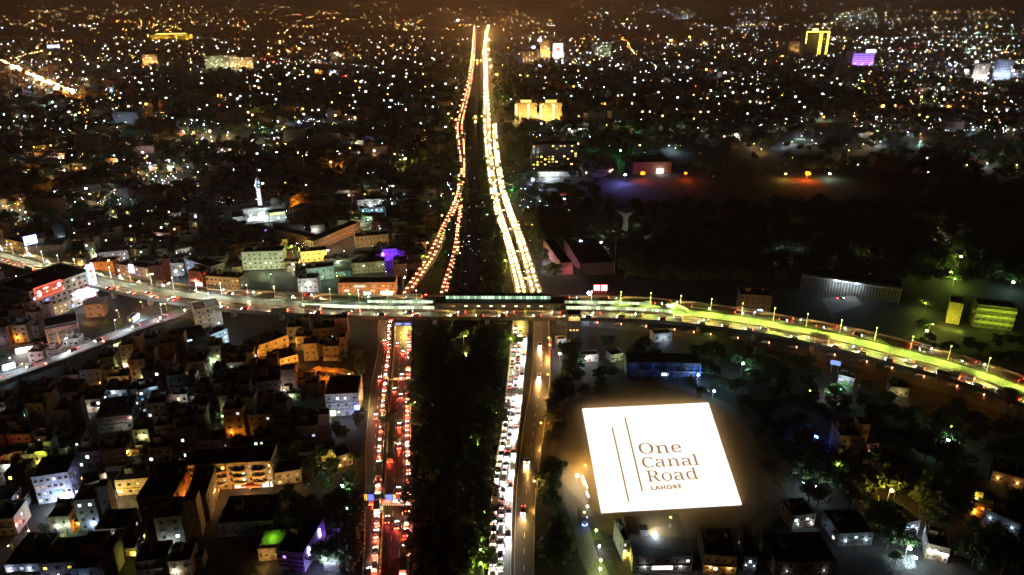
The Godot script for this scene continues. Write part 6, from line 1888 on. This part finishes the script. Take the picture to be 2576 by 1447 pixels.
func all_traffic() -> void:
	var lane := ["left lane", "middle lane", "right lane"]
	for i in 3:
		traffic(across(east_main, 0.17 + 0.33 * i), [6.2, 6.0, 20.0][i], true, lane[i] + " of the right underpass road", "bottom edge", 360.0, 0.0, i * 2.0, Color(0.9, 0.95, 1.0), [0, 2, 3, 3, 2, 4])
	for i in 3:
		traffic(across(west_main, 0.17 + 0.33 * i), [70.0, 30.0, 8.0][i], false, lane[i] + " of the left underpass road", "bottom edge", [60.0, 90.0, 60.0][i], [6.0, 12.0, 34.0][i], i * 3.0, WARM)
	for i in 2:
		traffic(across(west_side, 0.45 + 0.33 * i), [50.0, 8.0][i], false, lane[i * 2] + " of the left service road", "bottom edge", [60.0, 160.0][i], [8.0, 34.0][i], i * 3.0, Color(1.0, 0.75, 0.4))
	traffic(across(east_side_road, 0.4), 58.0, true, "wet right service road", "bottom edge", 900.0, 0.0, 70.0, WARM)
	for i in 2:
		traffic(across(deck, [0.76, 0.9][i], 0.06), [26.0, 20.0][i], false, "near carriageway of the flyover, %s row" % ["upper", "lower"][i], "left end", 500.0, 4.0, 4.0, Color(1.0, 0.6, 0.25))
	for i in 2:
		traffic(across(deck, [0.1, 0.24][i], 0.06), [36.0, 30.0][i], true, "far carriageway of the flyover, %s row" % ["upper", "lower"][i], "left end", 400.0, 4.0, 6.0, WARM)
	for i in 2:
		traffic(across(ramp, 0.3 + 0.4 * i, 0.06), [20.0, 30.0][i], i == 0, "%s lane of the elevated ramp" % ["far", "near"][i], "lower end", 260.0, 4.0, 3.0, COOL)
	traffic(across(low_east, 0.5), 16.0, false, "surface road below the flyover", "left end", 200.0, 6.0, 10.0, AMBER)
	for i in 2:
		traffic(across(east_inner, 0.28 + 0.44 * i), 7.0, true, "%s lane of the far right canal road" % ["inner", "outer"][i], "flyover", 600.0, 0.0, i * 3.0, Color(1.0, 0.82, 0.5))
	for i in 2:
		traffic(across(east_outer, 0.28 + 0.44 * i), 9.0, true, "%s lane of the outer right road" % ["inner", "outer"][i], "flyover", 500.0, 0.0, i * 3.0, Color(1.0, 0.8, 0.46))
	for i in 2:
		traffic(across(west_inner, 0.28 + 0.44 * i), 10.0, false, "%s lane of the inner left road" % ["inner", "outer"][i], "flyover", 300.0, 20.0, i * 3.0, Color(1.0, 0.72, 0.5))
	for i in 2:
		traffic(across(west_outer, 0.28 + 0.44 * i), 10.0, false, "%s lane of the outer left road" % ["inner", "outer"][i], "flyover", 300.0, 20.0, i * 3.0, Color(1.0, 0.72, 0.5))
	# the traffic beyond the nearest three hundred, far up the two canal roads
	for kind in 2:
		var mine := far_cars.filter(func(c): return c[2] == (kind == 0))
		var body := MB.new()
		body.side_on([Vector2(-2.15, 0.3), Vector2(2.15, 0.3), Vector2(2.2, 0.62), Vector2(1.0, 0.94), Vector2(0.35, 1.38), Vector2(-1.25, 1.4), Vector2(-2.2, 0.88)], 0.85)
		scatter("distant_car_bodies", body.done(), mat(Color(0.3, 0.3, 0.3), 0.3), mine, "bodies of the cars far up the %s road" % ["headlight-lit right", "tail-lit left"][kind])
		var lamp := MB.new()
		for x in [-0.55, 0.55]:
			if kind == 0:
				lamp.box(Vector3(x, 0.75, 2.25), Vector3(0.6, 0.4, 0.14))
			else:
				lamp.box(Vector3(x, 0.85, -2.22), Vector3(0.5, 0.4, 0.14))
		scatter("distant_car_lights", lamp.done(), glow(Color(1.0, 0.62, 0.2) if kind == 0 else Color(1.0, 0.2, 0.09), 90.0 if kind == 0 else 30.0), mine, "lamps of the cars far up the %s road" % ["headlight-lit right", "tail-lit left"][kind])

func scatter(called: String, mesh: Mesh, m: Material, spots: Array, label: String, colors := []) -> MultiMeshInstance3D:
	var mm := MultiMesh.new()
	mm.transform_format = MultiMesh.TRANSFORM_3D
	mm.use_colors = not colors.is_empty()
	mm.mesh = mesh
	mm.instance_count = spots.size()
	for i in spots.size():
		var s: Array = spots[i]
		var b := Basis(Vector3.UP, s[1])
		if s.size() > 3 and s[3] is Vector3:
			b = b.scaled_local(s[3])
		mm.set_instance_transform(i, Transform3D(b, s[0]))
		if mm.use_colors:
			mm.set_instance_color(i, colors[i])
	var o := MultiMeshInstance3D.new()
	o.name = called
	o.multimesh = mm
	o.material_override = m
	add_child(o, true)
	o.set_meta("kind", "stuff")
	o.set_meta("label", label)
	return o

# lamps that stand among the trees and turn them bright green
func green_lamps() -> void:
	for j in [[1212, 1128, LIME, 46.0], [1214, 1192, LIME, 26.0], [1210, 1300, LIME, 46.0], [1204, 1398, LIME, 40.0], [1216, 1420, LIME, 20.0], [1250, 1050, LIME, 16.0], [1062, 648, LIME, 70.0], [1158, 455, LIME, 70.0], [1160, 505, LIME, 60.0], [1156, 575, LIME, 50.0], [1284, 482, GREEN, 160.0], [1226, 545, MINT, 120.0], [1228, 600, MINT, 120.0], [1220, 640, LIME, 50.0], [1275, 660, LIME, 50.0], [1118, 590, LIME, 50.0], [1140, 300, LIME, 160.0], [1170, 340, LIME, 110.0], [1265, 245, LIME, 200.0],
			[1066, 860, YELLOW, 14.0], [1166, 850, YELLOW, 30.0], [1290, 860, LIME, 24.0], [1052, 1020, YELLOW, 12.0], [1650, 905, LIME, 16.0], [1700, 930, LIME, 26.0], [2030, 990, LIME, 16.0], [2120, 990, GREEN, 26.0], [2400, 705, LIME, 60.0], [2330, 770, LIME, 40.0], [2340, 820, LIME, 40.0], [880, 1290, MINT, 26.0], [1680, 1305, LIME, 26.0], [2400, 1080, LIME, 20.0], [2460, 1258, YELLOW, 26.0], [730, 625, LIME, 60.0], [1480, 1180, YELLOW, 16.0], [2110, 1180, LIME, 14.0]]:
		var p := g(j[0], j[1], 5.0)
		p.y = 0
		var o := lamp_post("", p, rng.randf() * TAU, j[2], j[3] * (5.0 if j[1] > 1000 and j[0] < 1300 else 2.2), 6.5, 12.0, "lamps among trees", 1.0, "garden_lamp")
		later(o, "lamp among leaves it turns bright green", "street lamp", "garden lamp", "lamps among trees")
		for k in 2:
			var a := rng.randf() * TAU
			tree(p + Vector3(sin(a) * 4.0, 0, -2.5 + cos(a) * 2.5), "trees round the garden lamps", true, [0, 3, 4][rng.randi() % 3], 0.8)

# ---------------------------------------------------------------- the many houses
var house_protos := []
func house_proto(k: int) -> Node3D:
	var o := Node3D.new()
	o.set_meta("called", "flat_roof_house")
	var st: int = [1, 2, 2, 3, 2, 3, 1, 2, 3, 4][k]
	var w: float = [11.0, 9.0, 12.0, 8.0, 10.0, 12.0, 13.0, 8.0, 10.0, 9.0][k]
	var d: float = [10.0, 13.0, 11.0, 12.0, 9.0, 13.0, 12.0, 10.0, 14.0, 11.0][k]
	building(o, w, d, st * 3.3, st, [3, 2, 4, 2, 3, 3, 4, 2, 3, 2][k], [1, 2, 1, 1, 2, 2, 1, 1, 2, 1][k], plaster(CREAM), 0.0, [WARM], {"shade": k % 2 == 0})
	if k % 2 == 1 or k == 4:
		var ww: float = w * [0.5, 0.4, 0.6][k % 3]
		var hh: float = st * 3.3 + (3.0 if k % 4 == 1 else -2.6)
		var wing := part("wall_of_wing", walls(ww, d * 0.55, hh, 0.7), plaster(CREAM), o, Vector3(w * 0.5 + ww * 0.5 - 0.05, 0, -d * 0.4))
		part("wing_roof", box_mesh(Vector3(ww - 0.5, 0.2, d * 0.55 - 0.5)), roof_mat, wing, Vector3(0, hh - 0.05, -d * 0.275))
		window(wing, Vector3(0, hh * 0.6, 0), 0, 1.3, 1.2, dark_glass)
	if k in [2, 5, 8]:
		part("balcony", box_mesh(Vector3(w * 0.45, 0.2, 1.3)), trim_mat, o, Vector3(w * 0.2, 3.3, 0.65))
		part("balcony_wall", box_mesh(Vector3(w * 0.45, 0.9, 0.12)), trim_mat, o, Vector3(w * 0.2, 3.8, 1.3))
	if k in [1, 4, 7, 9]:
		part("boundary_wall", box_mesh(Vector3(w, 2.0, 0.2), Vector3(0, 1.0, 3.4)), trim_mat, o)
	o.set_meta("st", st)
	o.set_meta("size", maxf(w, d) * 0.5)
	o.set_meta("w", w)
	return o

const WALL_TONES := [["cream", CREAM], ["white", CHALK], ["grey", GREY], ["brick-red", BRICK], ["sandy", SAND], ["pinkish", PINK]]
var far_houses := []
var n_houses := 0

func put_house(p: Vector3, yaw: float, lamp_share: float, lit: float) -> void:
	var k := rng.randi() % house_protos.size()
	var proto: Node3D = house_protos[k]
	if not free_spot(p, float(proto.get_meta("size")) * 0.6):
		return
	take(p, float(proto.get_meta("size")) * 0.5)
	var o := dup(proto, p, yaw)
	var grow := rng.randf_range(0.8, 1.1)
	o.scale = Vector3(grow, rng.randf_range(0.95, 1.25), grow)
	n_houses += 1
	var tone: Array = WALL_TONES[rng.randi() % WALL_TONES.size()]
	var glim: Array = [[WARM, WHITE], [COOL, WHITE], [MINT, LIME_WHITE], [YELLOW, WARM]][rng.randi() % 4]
	var any := false
	for c in o.get_children():
		var n := String(c.name)
		if n.begins_with("wall") or n.begins_with("stair_room") or n.begins_with("sunshade"):
			c.material_override = plaster(tone[1])
		elif n.begins_with("window") and rng.randf() < lit:
			any = true
			c.get_child(0).material_override = glow(glim[rng.randi() % 2], [0.7, 1.6, 4.0][rng.randi() % 3])
	var lamp := ""
	if rng.randf() < lamp_share:
		var c: Color = [WHITE, COOL, COOL, WARM, AMBER, MINT, YELLOW, WHITE, Color(0.4, 0.6, 1.0), LIME_WHITE][rng.randi() % 10]
		lamp = {WHITE: "white", COOL: "cool white", WARM: "warm", AMBER: "amber", MINT: "mint-green", YELLOW: "yellow", LIME_WHITE: "yellow-green"}.get(c, "blue-white")
		var w: float = proto.get_meta("w")
		wall_lamp(o, Vector3(w * rng.randf_range(-0.4, 0.4), rng.randf_range(2.6, 3.6), 0.3), c, rng.randf_range(8, 34) * (2.4 if p.z < -470.0 else 1.0), 18.0)
		if rng.randf() < 0.5:
			omni(o, Vector3(w * rng.randf_range(-0.3, 0.3), 2.4, 2.8), c, rng.randf_range(6, 26))
	var st: int = proto.get_meta("st")
	var base := "%s %s house %s" % [tone[0], ["one-storey", "two-storey", "three-storey", "four-storey"][st - 1], "with %s wall lamp" % lamp if lamp != "" else ("with lit windows" if any else "with dark windows")]
	later(o, base, "house", "house", "flat-roofed houses of the quarter")

func fill_houses() -> void:
	for k in 10:
		house_protos.append(house_proto(k))
	# left of the canal road in front of the flyover, then beyond it, then the few on the right
	for zone in [[-420.0, -50.0, -196.0, -470.0, 11.0, 13.5, 0.14, 0.22, 0.1, 0.97, 246], [75.0, 330.0, -190.0, -345.0, 21.0, 24.0, -0.12, 0.14, 0.05, 0.12, 250], [-480.0, -80.0, -500.0, -760.0, 15.0, 17.0, 0.3, 0.6, 0.25, 0.95, 300]]:
		var b := Basis(Vector3.UP, zone[6])
		var z: float = zone[2]
		var row := 0
		while z > zone[3]:
			var x: float = zone[0]
			while x < zone[1]:
				var p: Vector3 = b * Vector3(x + rng.randf_range(-2.2, 2.2) + (row % 2) * 4.0, 0, z + rng.randf_range(-2.0, 2.0) + absf(zone[6]) * 0.0)
				x += zone[4]
				if rng.randf() > zone[9] or not in_view(p, 25) or n_houses >= zone[10]:
					continue
				if zone[0] < 0 and p.x > -66.0 + (0.0 if p.z > -440 else -18.0):
					continue
				put_house(p, zone[6] + [0.0, 0.0, 0.0, PI / 2, -PI / 2][rng.randi() % 5] * 0.0 + rng.randf_range(-0.06, 0.06), zone[7], zone[8])
			z -= zone[5] + (4.0 if row % 2 else 0.0)
			row += 1

	# the roofs beyond: too many and too small to pick out singly
	var colors := []
	var lit_windows := [[], [], []]
	for i in 16000:
		var d: float = 520.0 * pow(7.4, rng.randf())
		var x: float = rng.randf_range(-1.0, 1.0) * d * 0.78
		var p := Vector3(x, 0, -d)
		if not in_view(p, 30) or absf(x + d * 0.034) < 45.0 + d * 0.012:
			continue
		if not free_spot(p, 4.0):
			continue
		var dense := patchy.get_noise_2d(x * 0.25, d * 0.25)
		if x > 0 and d < 1150.0 and dense < 0.32:
			continue
		if dense < -0.28:
			continue
		var s := Vector3(rng.randf_range(8, 15), rng.randf_range(3.5, 11), rng.randf_range(8, 14))
		if rng.randf() < 0.02:
			s *= Vector3(2.2, 1.8, 1.4)
		far_houses.append([p, 0.25 + rng.randf_range(-0.15, 0.15), false, s])
		var c: Color = WALL_TONES[rng.randi() % 6][1]
		colors.append(c * rng.randf_range(0.5, 1.0))
		if rng.randf() < 0.13:
			var turn: float = far_houses[-1][1]
			var face := Basis(Vector3.UP, turn) * Vector3(rng.randf_range(-0.4, 0.4) * s.x, s.y * rng.randf_range(0.3, 0.7), s.z * 0.5)
			lit_windows[rng.randi() % 3].append([p + face, turn, false, Vector3(rng.randf_range(1.2, 2.6), rng.randf_range(1.0, 1.8), 0.2) * clampf(d / 1000.0, 1.0, 1.6)])
	var hm := MB.new()
	hm.box(Vector3(0, 0.46, 0), Vector3(1, 0.92, 1))
	for s in [-1, 1]:
		hm.box(Vector3(s * 0.485, 0.96, 0), Vector3(0.03, 0.08, 1))
		hm.box(Vector3(0, 0.96, s * 0.485), Vector3(0.94, 0.08, 0.03))
	hm.box(Vector3(-0.2, 1.06, -0.1), Vector3(0.28, 0.28, 0.3))
	for i in 3:
		scatter("distant_lit_windows", unit_box, glow([WARM, WHITE, COOL][i], 8.0), lit_windows[i], "%s lit windows of the houses reaching to the horizon" % ["warm", "white", "cool"][i])
	var m := mat(Color(1, 1, 1), 0.92, plaster_noise, 0.05)
	m.vertex_color_use_as_albedo = true
	scatter("distant_houses", hm.done(), m, far_houses, "thousands of flat-roofed houses reaching to the horizon", colors)

# ---------------------------------------------------------------- trees
func plant_trees() -> void:
	# both banks of the canal and the strips between the roads
	for job in [[canal, 0.0, -2.0, 5.5, ""], [canal, 1.0, 2.0, 5.5, ""], [canal, 0.0, -7.0, 6.5, ""], [canal, 1.0, 8.0, 6.5, ""], [canal, 0.0, -13.0, 8.0, ""], [canal, 1.0, 14.0, 8.0, ""]]:
		for s in along(job[0]["l" if job[1] == 0.0 else "r"], job[3], rng.randf() * 4):
			var p: Vector3 = s[0] + Vector3(job[2] + rng.randfn() * 1.2, 0, rng.randfn() * 1.5)
			if -p.z < 1500.0 and clear_of_roads(p, 1.2):
				tree(p, "trees along the canal", true, -1, 1.15 if p.z > -450.0 else 0.85)
	# strip right of the brown service road, below the flyover
	for i in 60:
		var py := rng.randf_range(880, 1440)
		var px := lerpf(1402, 1362, clampf((py - 900) / 300.0, 0, 1)) + rng.randf_range(0, 48)
		var p := g(px, py)
		if clear_of_roads(p, 2.5):
			tree(p, "trees right of the brown service road")
	for i in 800:
		var p := g(rng.randf_range(1390, 2570), rng.randf_range(870, 1445))
		if clear_of_roads(p, 4.0) and free_spot(p, 3.0):
			tree(p, "garden trees right of the canal", true, -1, 0.9)
	for i in 90:
		var p := g(rng.randf_range(0, 930), rng.randf_range(840, 1440))
		if clear_of_roads(p, 3.0) and free_spot(p, 1.5):
			tree(p, "garden trees left of the canal", true, 2 if rng.randf() < 0.5 else -1, 0.8)
	for i in 110:
		var p := g(rng.randf_range(690, 916), rng.randf_range(1050, 1440))
		if clear_of_roads(p, 2.5) and free_spot(p, 0.5):
			tree(p, "garden trees left of the canal", true, -1, 0.8)
	for i in 50:
		var py := rng.randf_range(1250, 1447)
		var p := g(rng.randf_range(880, 915), py)
		if clear_of_roads(p, 2.0):
			tree(p, "trees beside the left service road", true, -1, 0.85)
	raise_trees()
	# the single tree that leans over the median of the left roads
	var lone := dup(tree_protos[0], g(978, 1080), 0.4)
	tag(lone, "dark round tree overhanging the median between left service road and underpass", "tree")
	for i in 900:
		var d := rng.randf_range(520.0, 3400.0)
		var side := -1.0 if i % 2 else 1.0
		var p := Vector3(-d * 0.034 + side * rng.randf_range(14.0, 60.0 + d * 0.012), 0, -d)
		if clear_of_roads(p, 3.0) and free_spot(p, 3.0):
			wood_spots.append([p, rng.randf_range(0.7, 1.2)])
	# woods and gardens further off, one mass
	for i in 2600:
		var p := g(rng.randf_range(1300, 2600), pow(rng.randf(), 0.7) * 560.0 + 175.0)
		if clear_of_roads(p, 5.0) and free_spot(p, 5.0) and -p.z > 500.0:
			wood_spots.append([p, rng.randf_range(0.8, 1.5)])
	for i in 1500:
		var p := g(rng.randf_range(-20, 1150), pow(rng.randf(), 0.8) * 540.0 + 160.0)
		if clear_of_roads(p, 5.0) and free_spot(p, 4.0) and -p.z > 640.0 and (patchy.get_noise_2d(p.x * 0.25, -p.z * 0.25) < 0.05 or p.x > -p.z * -0.2):
			wood_spots.append([p, rng.randf_range(0.7, 1.3)])
	for t in 2:
		var crown: MeshInstance3D = tree_protos[[0, 4][t]].get_child(1)
		var mine := []
		for i in wood_spots.size():
			if i % 2 == t:
				var s: float = wood_spots[i][1]
				mine.append([wood_spots[i][0], rng.randf() * TAU, false, Vector3(s, s * rng.randf_range(0.8, 1.15), s)])
		scatter("distant_foliage", crown.mesh, crown.material_override, mine, "dark tree crowns filling the far gardens, too many to count")

func clear_of_roads(p: Vector3, r: float) -> bool:
	for k in keep_out:
		if k == canal.c:
			continue
		for i in k.size() - 1:
			var a: Vector3 = k[i][0]
			var b: Vector3 = k[i + 1][0]
			var q := Geometry2D.get_closest_point_to_segment(Vector2(p.x, p.z), Vector2(a.x, a.z), Vector2(b.x, b.z))
			if q.distance_to(Vector2(p.x, p.z)) < k[i][1] + r:
				return false
	for c in deck.c:
		if Vector2(c[0].x - p.x, c[0].z - p.z).length() < 17.0:
			return false
	return true

# ---------------------------------------------------------------- lamps of the city
func lamp_tone(px: float) -> Color:
	var warm := clampf(0.45 - px / 9000.0, 0.2, 0.5)
	var t := rng.randf()
	if t < warm:
		return [WARM, AMBER, YELLOW, WARM][rng.randi() % 4]
	if t < 0.72:
		return [WHITE, COOL, COOL, PEARL][rng.randi() % 4]
	if t < 0.93:
		return [MINT, MINT, LIME_WHITE][rng.randi() % 3]
	return [Color(0.3, 0.5, 1.0), GREEN, RED, VIOLET][rng.randi() % 4]

func city_lamps() -> void:
	var n := 0
	var tries := 0
	# lanes of the near quarters
	while n < 290 and tries < 5000:
		tries += 1
		var near := n < 34
		var px := rng.randf_range(5, 940) if near or rng.randf() < 0.72 else rng.randf_range(1300, 2570)
		var py := rng.randf_range(870, 1440) if near else 330.0 + pow(rng.randf(), 1.3) * 380.0
		if not near and px > 1380 and py > 440 and rng.randf() < 0.93:
			continue
		var p := g(px, py)
		if patchy.get_noise_2d(p.x * 0.4, p.z * 0.4) < -0.22 or not free_spot(p, 0.6):
			continue
		n += 1
		var c := lamp_tone(px)
		var k := clampf(-p.z / 700.0, 0.5, 2.0)
		var o := lamp_post("", p, rng.randf() * TAU, c, rng.randf_range(14, 46) * k * (0.3 if near else 1.0), rng.randf_range(3.5, 6.5), rng.randf_range(9, 22), "lane lamps", 0.55 + 0.5 * k, "lane_lamp")
		var word: String = {WARM: "warm", AMBER: "amber", YELLOW: "yellow", WHITE: "white", COOL: "cool white", PEARL: "pale yellow", MINT: "mint-white", LIME_WHITE: "yellow-green", GREEN: "green", RED: "red", VIOLET: "violet"}.get(c, "blue")
		later(o, "lane lamp with a small %s light" % word, "street lamp", "%s lane lamp" % word, "lane lamps")
		take(p, 0.5)

func far_city() -> void:
	var tones := [["warm", WARM], ["amber", AMBER], ["white", Color(0.92, 0.96, 1.0)], ["cool", Color(0.5, 0.72, 1.0)], ["mint", MINT], ["yellow", YELLOW], ["lime", LIME], ["blue", Color(0.25, 0.4, 1.0)], ["red", RED], ["violet", Color(0.8, 0.3, 1.0)]]
	var bins := {}
	for t in tones:
		for k in 3:
			bins["%s%d" % [t[0], k]] = []
	var pick := func(px: float, py: float) -> String:
		var w := [0.15, 0.1, 0.29, 0.18, 0.13, 0.05, 0.03, 0.04, 0.02, 0.01]
		if px < 1500 and py < 150:
			w = [0.44, 0.22, 0.16, 0.02, 0.03, 0.07, 0.03, 0.01, 0.02, 0.0]
		elif px > 1900:
			w = [0.12, 0.12, 0.3, 0.1, 0.24, 0.05, 0.02, 0.02, 0.01, 0.02]
		elif py > 300:
			w = [0.1, 0.12, 0.26, 0.26, 0.12, 0.04, 0.03, 0.05, 0.01, 0.02]
		var r := rng.randf()
		for i in 10:
			r -= w[i]
			if r < 0:
				return tones[i][0]
		return "white"
	var put := func(px: float, py: float, tone: String, size: float) -> void:
		var h := rng.randf_range(3.0, 8.0)
		var p := g(px, py, h)
		var d := Vector3(p.x, p.y - CAM_H, p.z).length()
		var s := size * d / 735.0 * 0.9      # lamps are sized up with distance so far points stay visible
		bins["%s%d" % [tone, [0, 0, 0, 1, 1, 2][rng.randi() % 6]]].append([p, rng.randf() * TAU, false, Vector3(s * 1.25, s * 0.8, s)])
	for band in [[0.0, 9.0, 320], [6.0, 34.0, 1400], [30.0, 75.0, 1500], [60.0, 160.0, 1700], [150.0, 310.0, 1900], [300.0, 520.0, 1500], [500.0, 700.0, 460]]:  # the first band is lamps added to light the haze at the horizon
		var n := 0
		var tries := 0
		while n < band[2] and tries < 20000:
			tries += 1
			var px := rng.randf_range(0, 2576)
			var py := rng.randf_range(band[0], band[1])
			var dense := patchy.get_noise_2d(px * 0.55, py * 1.7)
			var fine := patchy.get_noise_2d(px * 2.4 + 900.0, py * 7.0)
			var keep := clampf(0.22 + dense * 1.7 + fine * 1.5, 0.015, 1.0)
			if py > 75 and px > 1080 and px < 1330 and py < 420:
				keep *= 0.12
			if py > 330 and px > 1380:
				keep *= 0.12 if py < 420 else 0.03
			if py > 160 and py < 300 and px > 760 and px < 1130:
				keep *= 0.5
			if px > 2150 and py > 90 and py < 330:
				keep = maxf(keep, 0.9)
			if rng.randf() > keep:
				continue
			n += 1
			put.call(px, py, pick.call(px, py), pow(rng.randf(), 3.0) * 0.75 + 0.14)
	# rows of road lamps near the horizon and to the right
	for row in [[1650, 17, 2560, 31, 90, "amber", 0.36], [800, 15, 1100, 15, 26, "yellow", 0.3], [650, 11, 1000, 14, 22, "warm", 0.3], [1120, 11, 1640, 10, 40, "yellow", 0.26], [2200, 47, 2575, 44, 26, "warm", 0.55], [1740, 124, 1900, 110, 14, "white", 0.42], [2100, 104, 2330, 92, 22, "white", 0.6], [2330, 112, 2560, 118, 16, "mint", 0.55], [2430, 82, 2576, 86, 10, "mint", 0.5], [2290, 82, 2420, 80, 10, "white", 0.4], [2250, 122, 2330, 118, 7, "red", 0.5],
			[0, 150, 190, 232, 140, "warm", 0.9], [30, 165, 130, 212, 100, "white", 1.0], [60, 175, 110, 205, 80, "amber", 1.3], [20, 148, 110, 126, 22, "warm", 0.5], [1555, 86, 1600, 138, 26, "amber", 0.55], [1575, 100, 1595, 136, 22, "warm", 0.5], [200, 240, 220, 312, 24, "amber", 0.42], [700, 148, 960, 170, 40, "white", 0.4], [640, 160, 800, 150, 30, "warm", 0.42], [100, 26, 640, 22, 60, "warm", 0.24], [290, 54, 380, 56, 6, "amber", 0.9], [480, 52, 500, 54, 3, "amber", 1.0], [700, 40, 1020, 27, 60, "warm", 0.2], [2350, 300, 2560, 340, 16, "mint", 0.4], [2360, 230, 2400, 200, 10, "mint", 0.45], [2440, 235, 2570, 240, 14, "amber", 0.5], [1000, 262, 1130, 272, 34, "mint", 0.4]]:
		for i in row[4]:
			var t: float = (i + rng.randf() * 0.7) / row[4]
			put.call(lerpf(row[0], row[2], t) + rng.randfn() * 2.0, lerpf(row[1], row[3], t) + rng.randfn() * 0.7, row[5], row[6] * rng.randf_range(0.7, 1.2))
	for t in tones:
		for k in 3:
			var mine: Array = bins["%s%d" % [t[0], k]]
			if mine.size():
				scatter("distant_%s_lights" % t[0], bulb_mesh, glow(t[1], [26.0, 80.0, 200.0][k]), mine, "hundreds of small %s lights of the far city, %s ones" % [t[0], ["dim", "clear", "brilliant"][k]])
	# some of them are strong enough to show the roofs and crowns round them
	for i in 150:
		var px := rng.randf_range(0, 2576)
		var py := 90.0 + pow(rng.randf(), 1.1) * 330.0
		if px > 1060 and px < 1300 or px > 1350 and py > 330:
			continue
		var p := g(px, py, 7.0)
		var d := -p.z
		var tone: String = pick.call(px, py)
		for t in tones:
			if t[0] == tone:
				var o := thing("yard_lamp", "", "yard lamp", Vector3(p.x, 0, p.z), 0.0, "strong yard lamps of the far quarters")
				var sz := clampf(d / 700.0, 1.0, 5.0) * rng.randf_range(0.9, 1.5)
				part("post", post_mesh, steel, o, Vector3.ZERO, 0, Vector3(1, 7, 1))
				part("lamp_globe", bulb_mesh, glow(t[1], 30.0), o, Vector3(0, 7.2, 0), 0, Vector3(2, 1.6, 2) * sz)
				omni(o, Vector3(0, 7.0, 1.0 + 0.5 * sz), t[1], rng.randf_range(70, 200) * clampf(d / 800.0, 1.0, 4.0))
				later(o, "strong yard lamp with a %s glow" % tone, "yard lamp", "%s yard lamp" % tone, "strong yard lamps of the far quarters")


	# night haze, thicker with every kilometre towards the far city
	for z in [-1700.0, -3000.0, -5500.0]:
		var fog := FogVolume.new()
		fog.name = numbered("haze_over_far_city")
		fog.shape = RenderingServer.FOG_VOLUME_SHAPE_BOX
		fog.size = Vector3(60000, 197, 43000.0 + z)
		var fm := FogMaterial.new()
		fm.density = 0.000055
		fm.albedo = Color(1.0, 0.82, 0.68)
		fog.material = fm
		add_child(fog)
		fog.position = Vector3(0, 98.0, z - (43000.0 + z) / 2.0)
		fog.set_meta("kind", "stuff")
		fog.set_meta("label", "brown night haze lit by the far city's lamps")
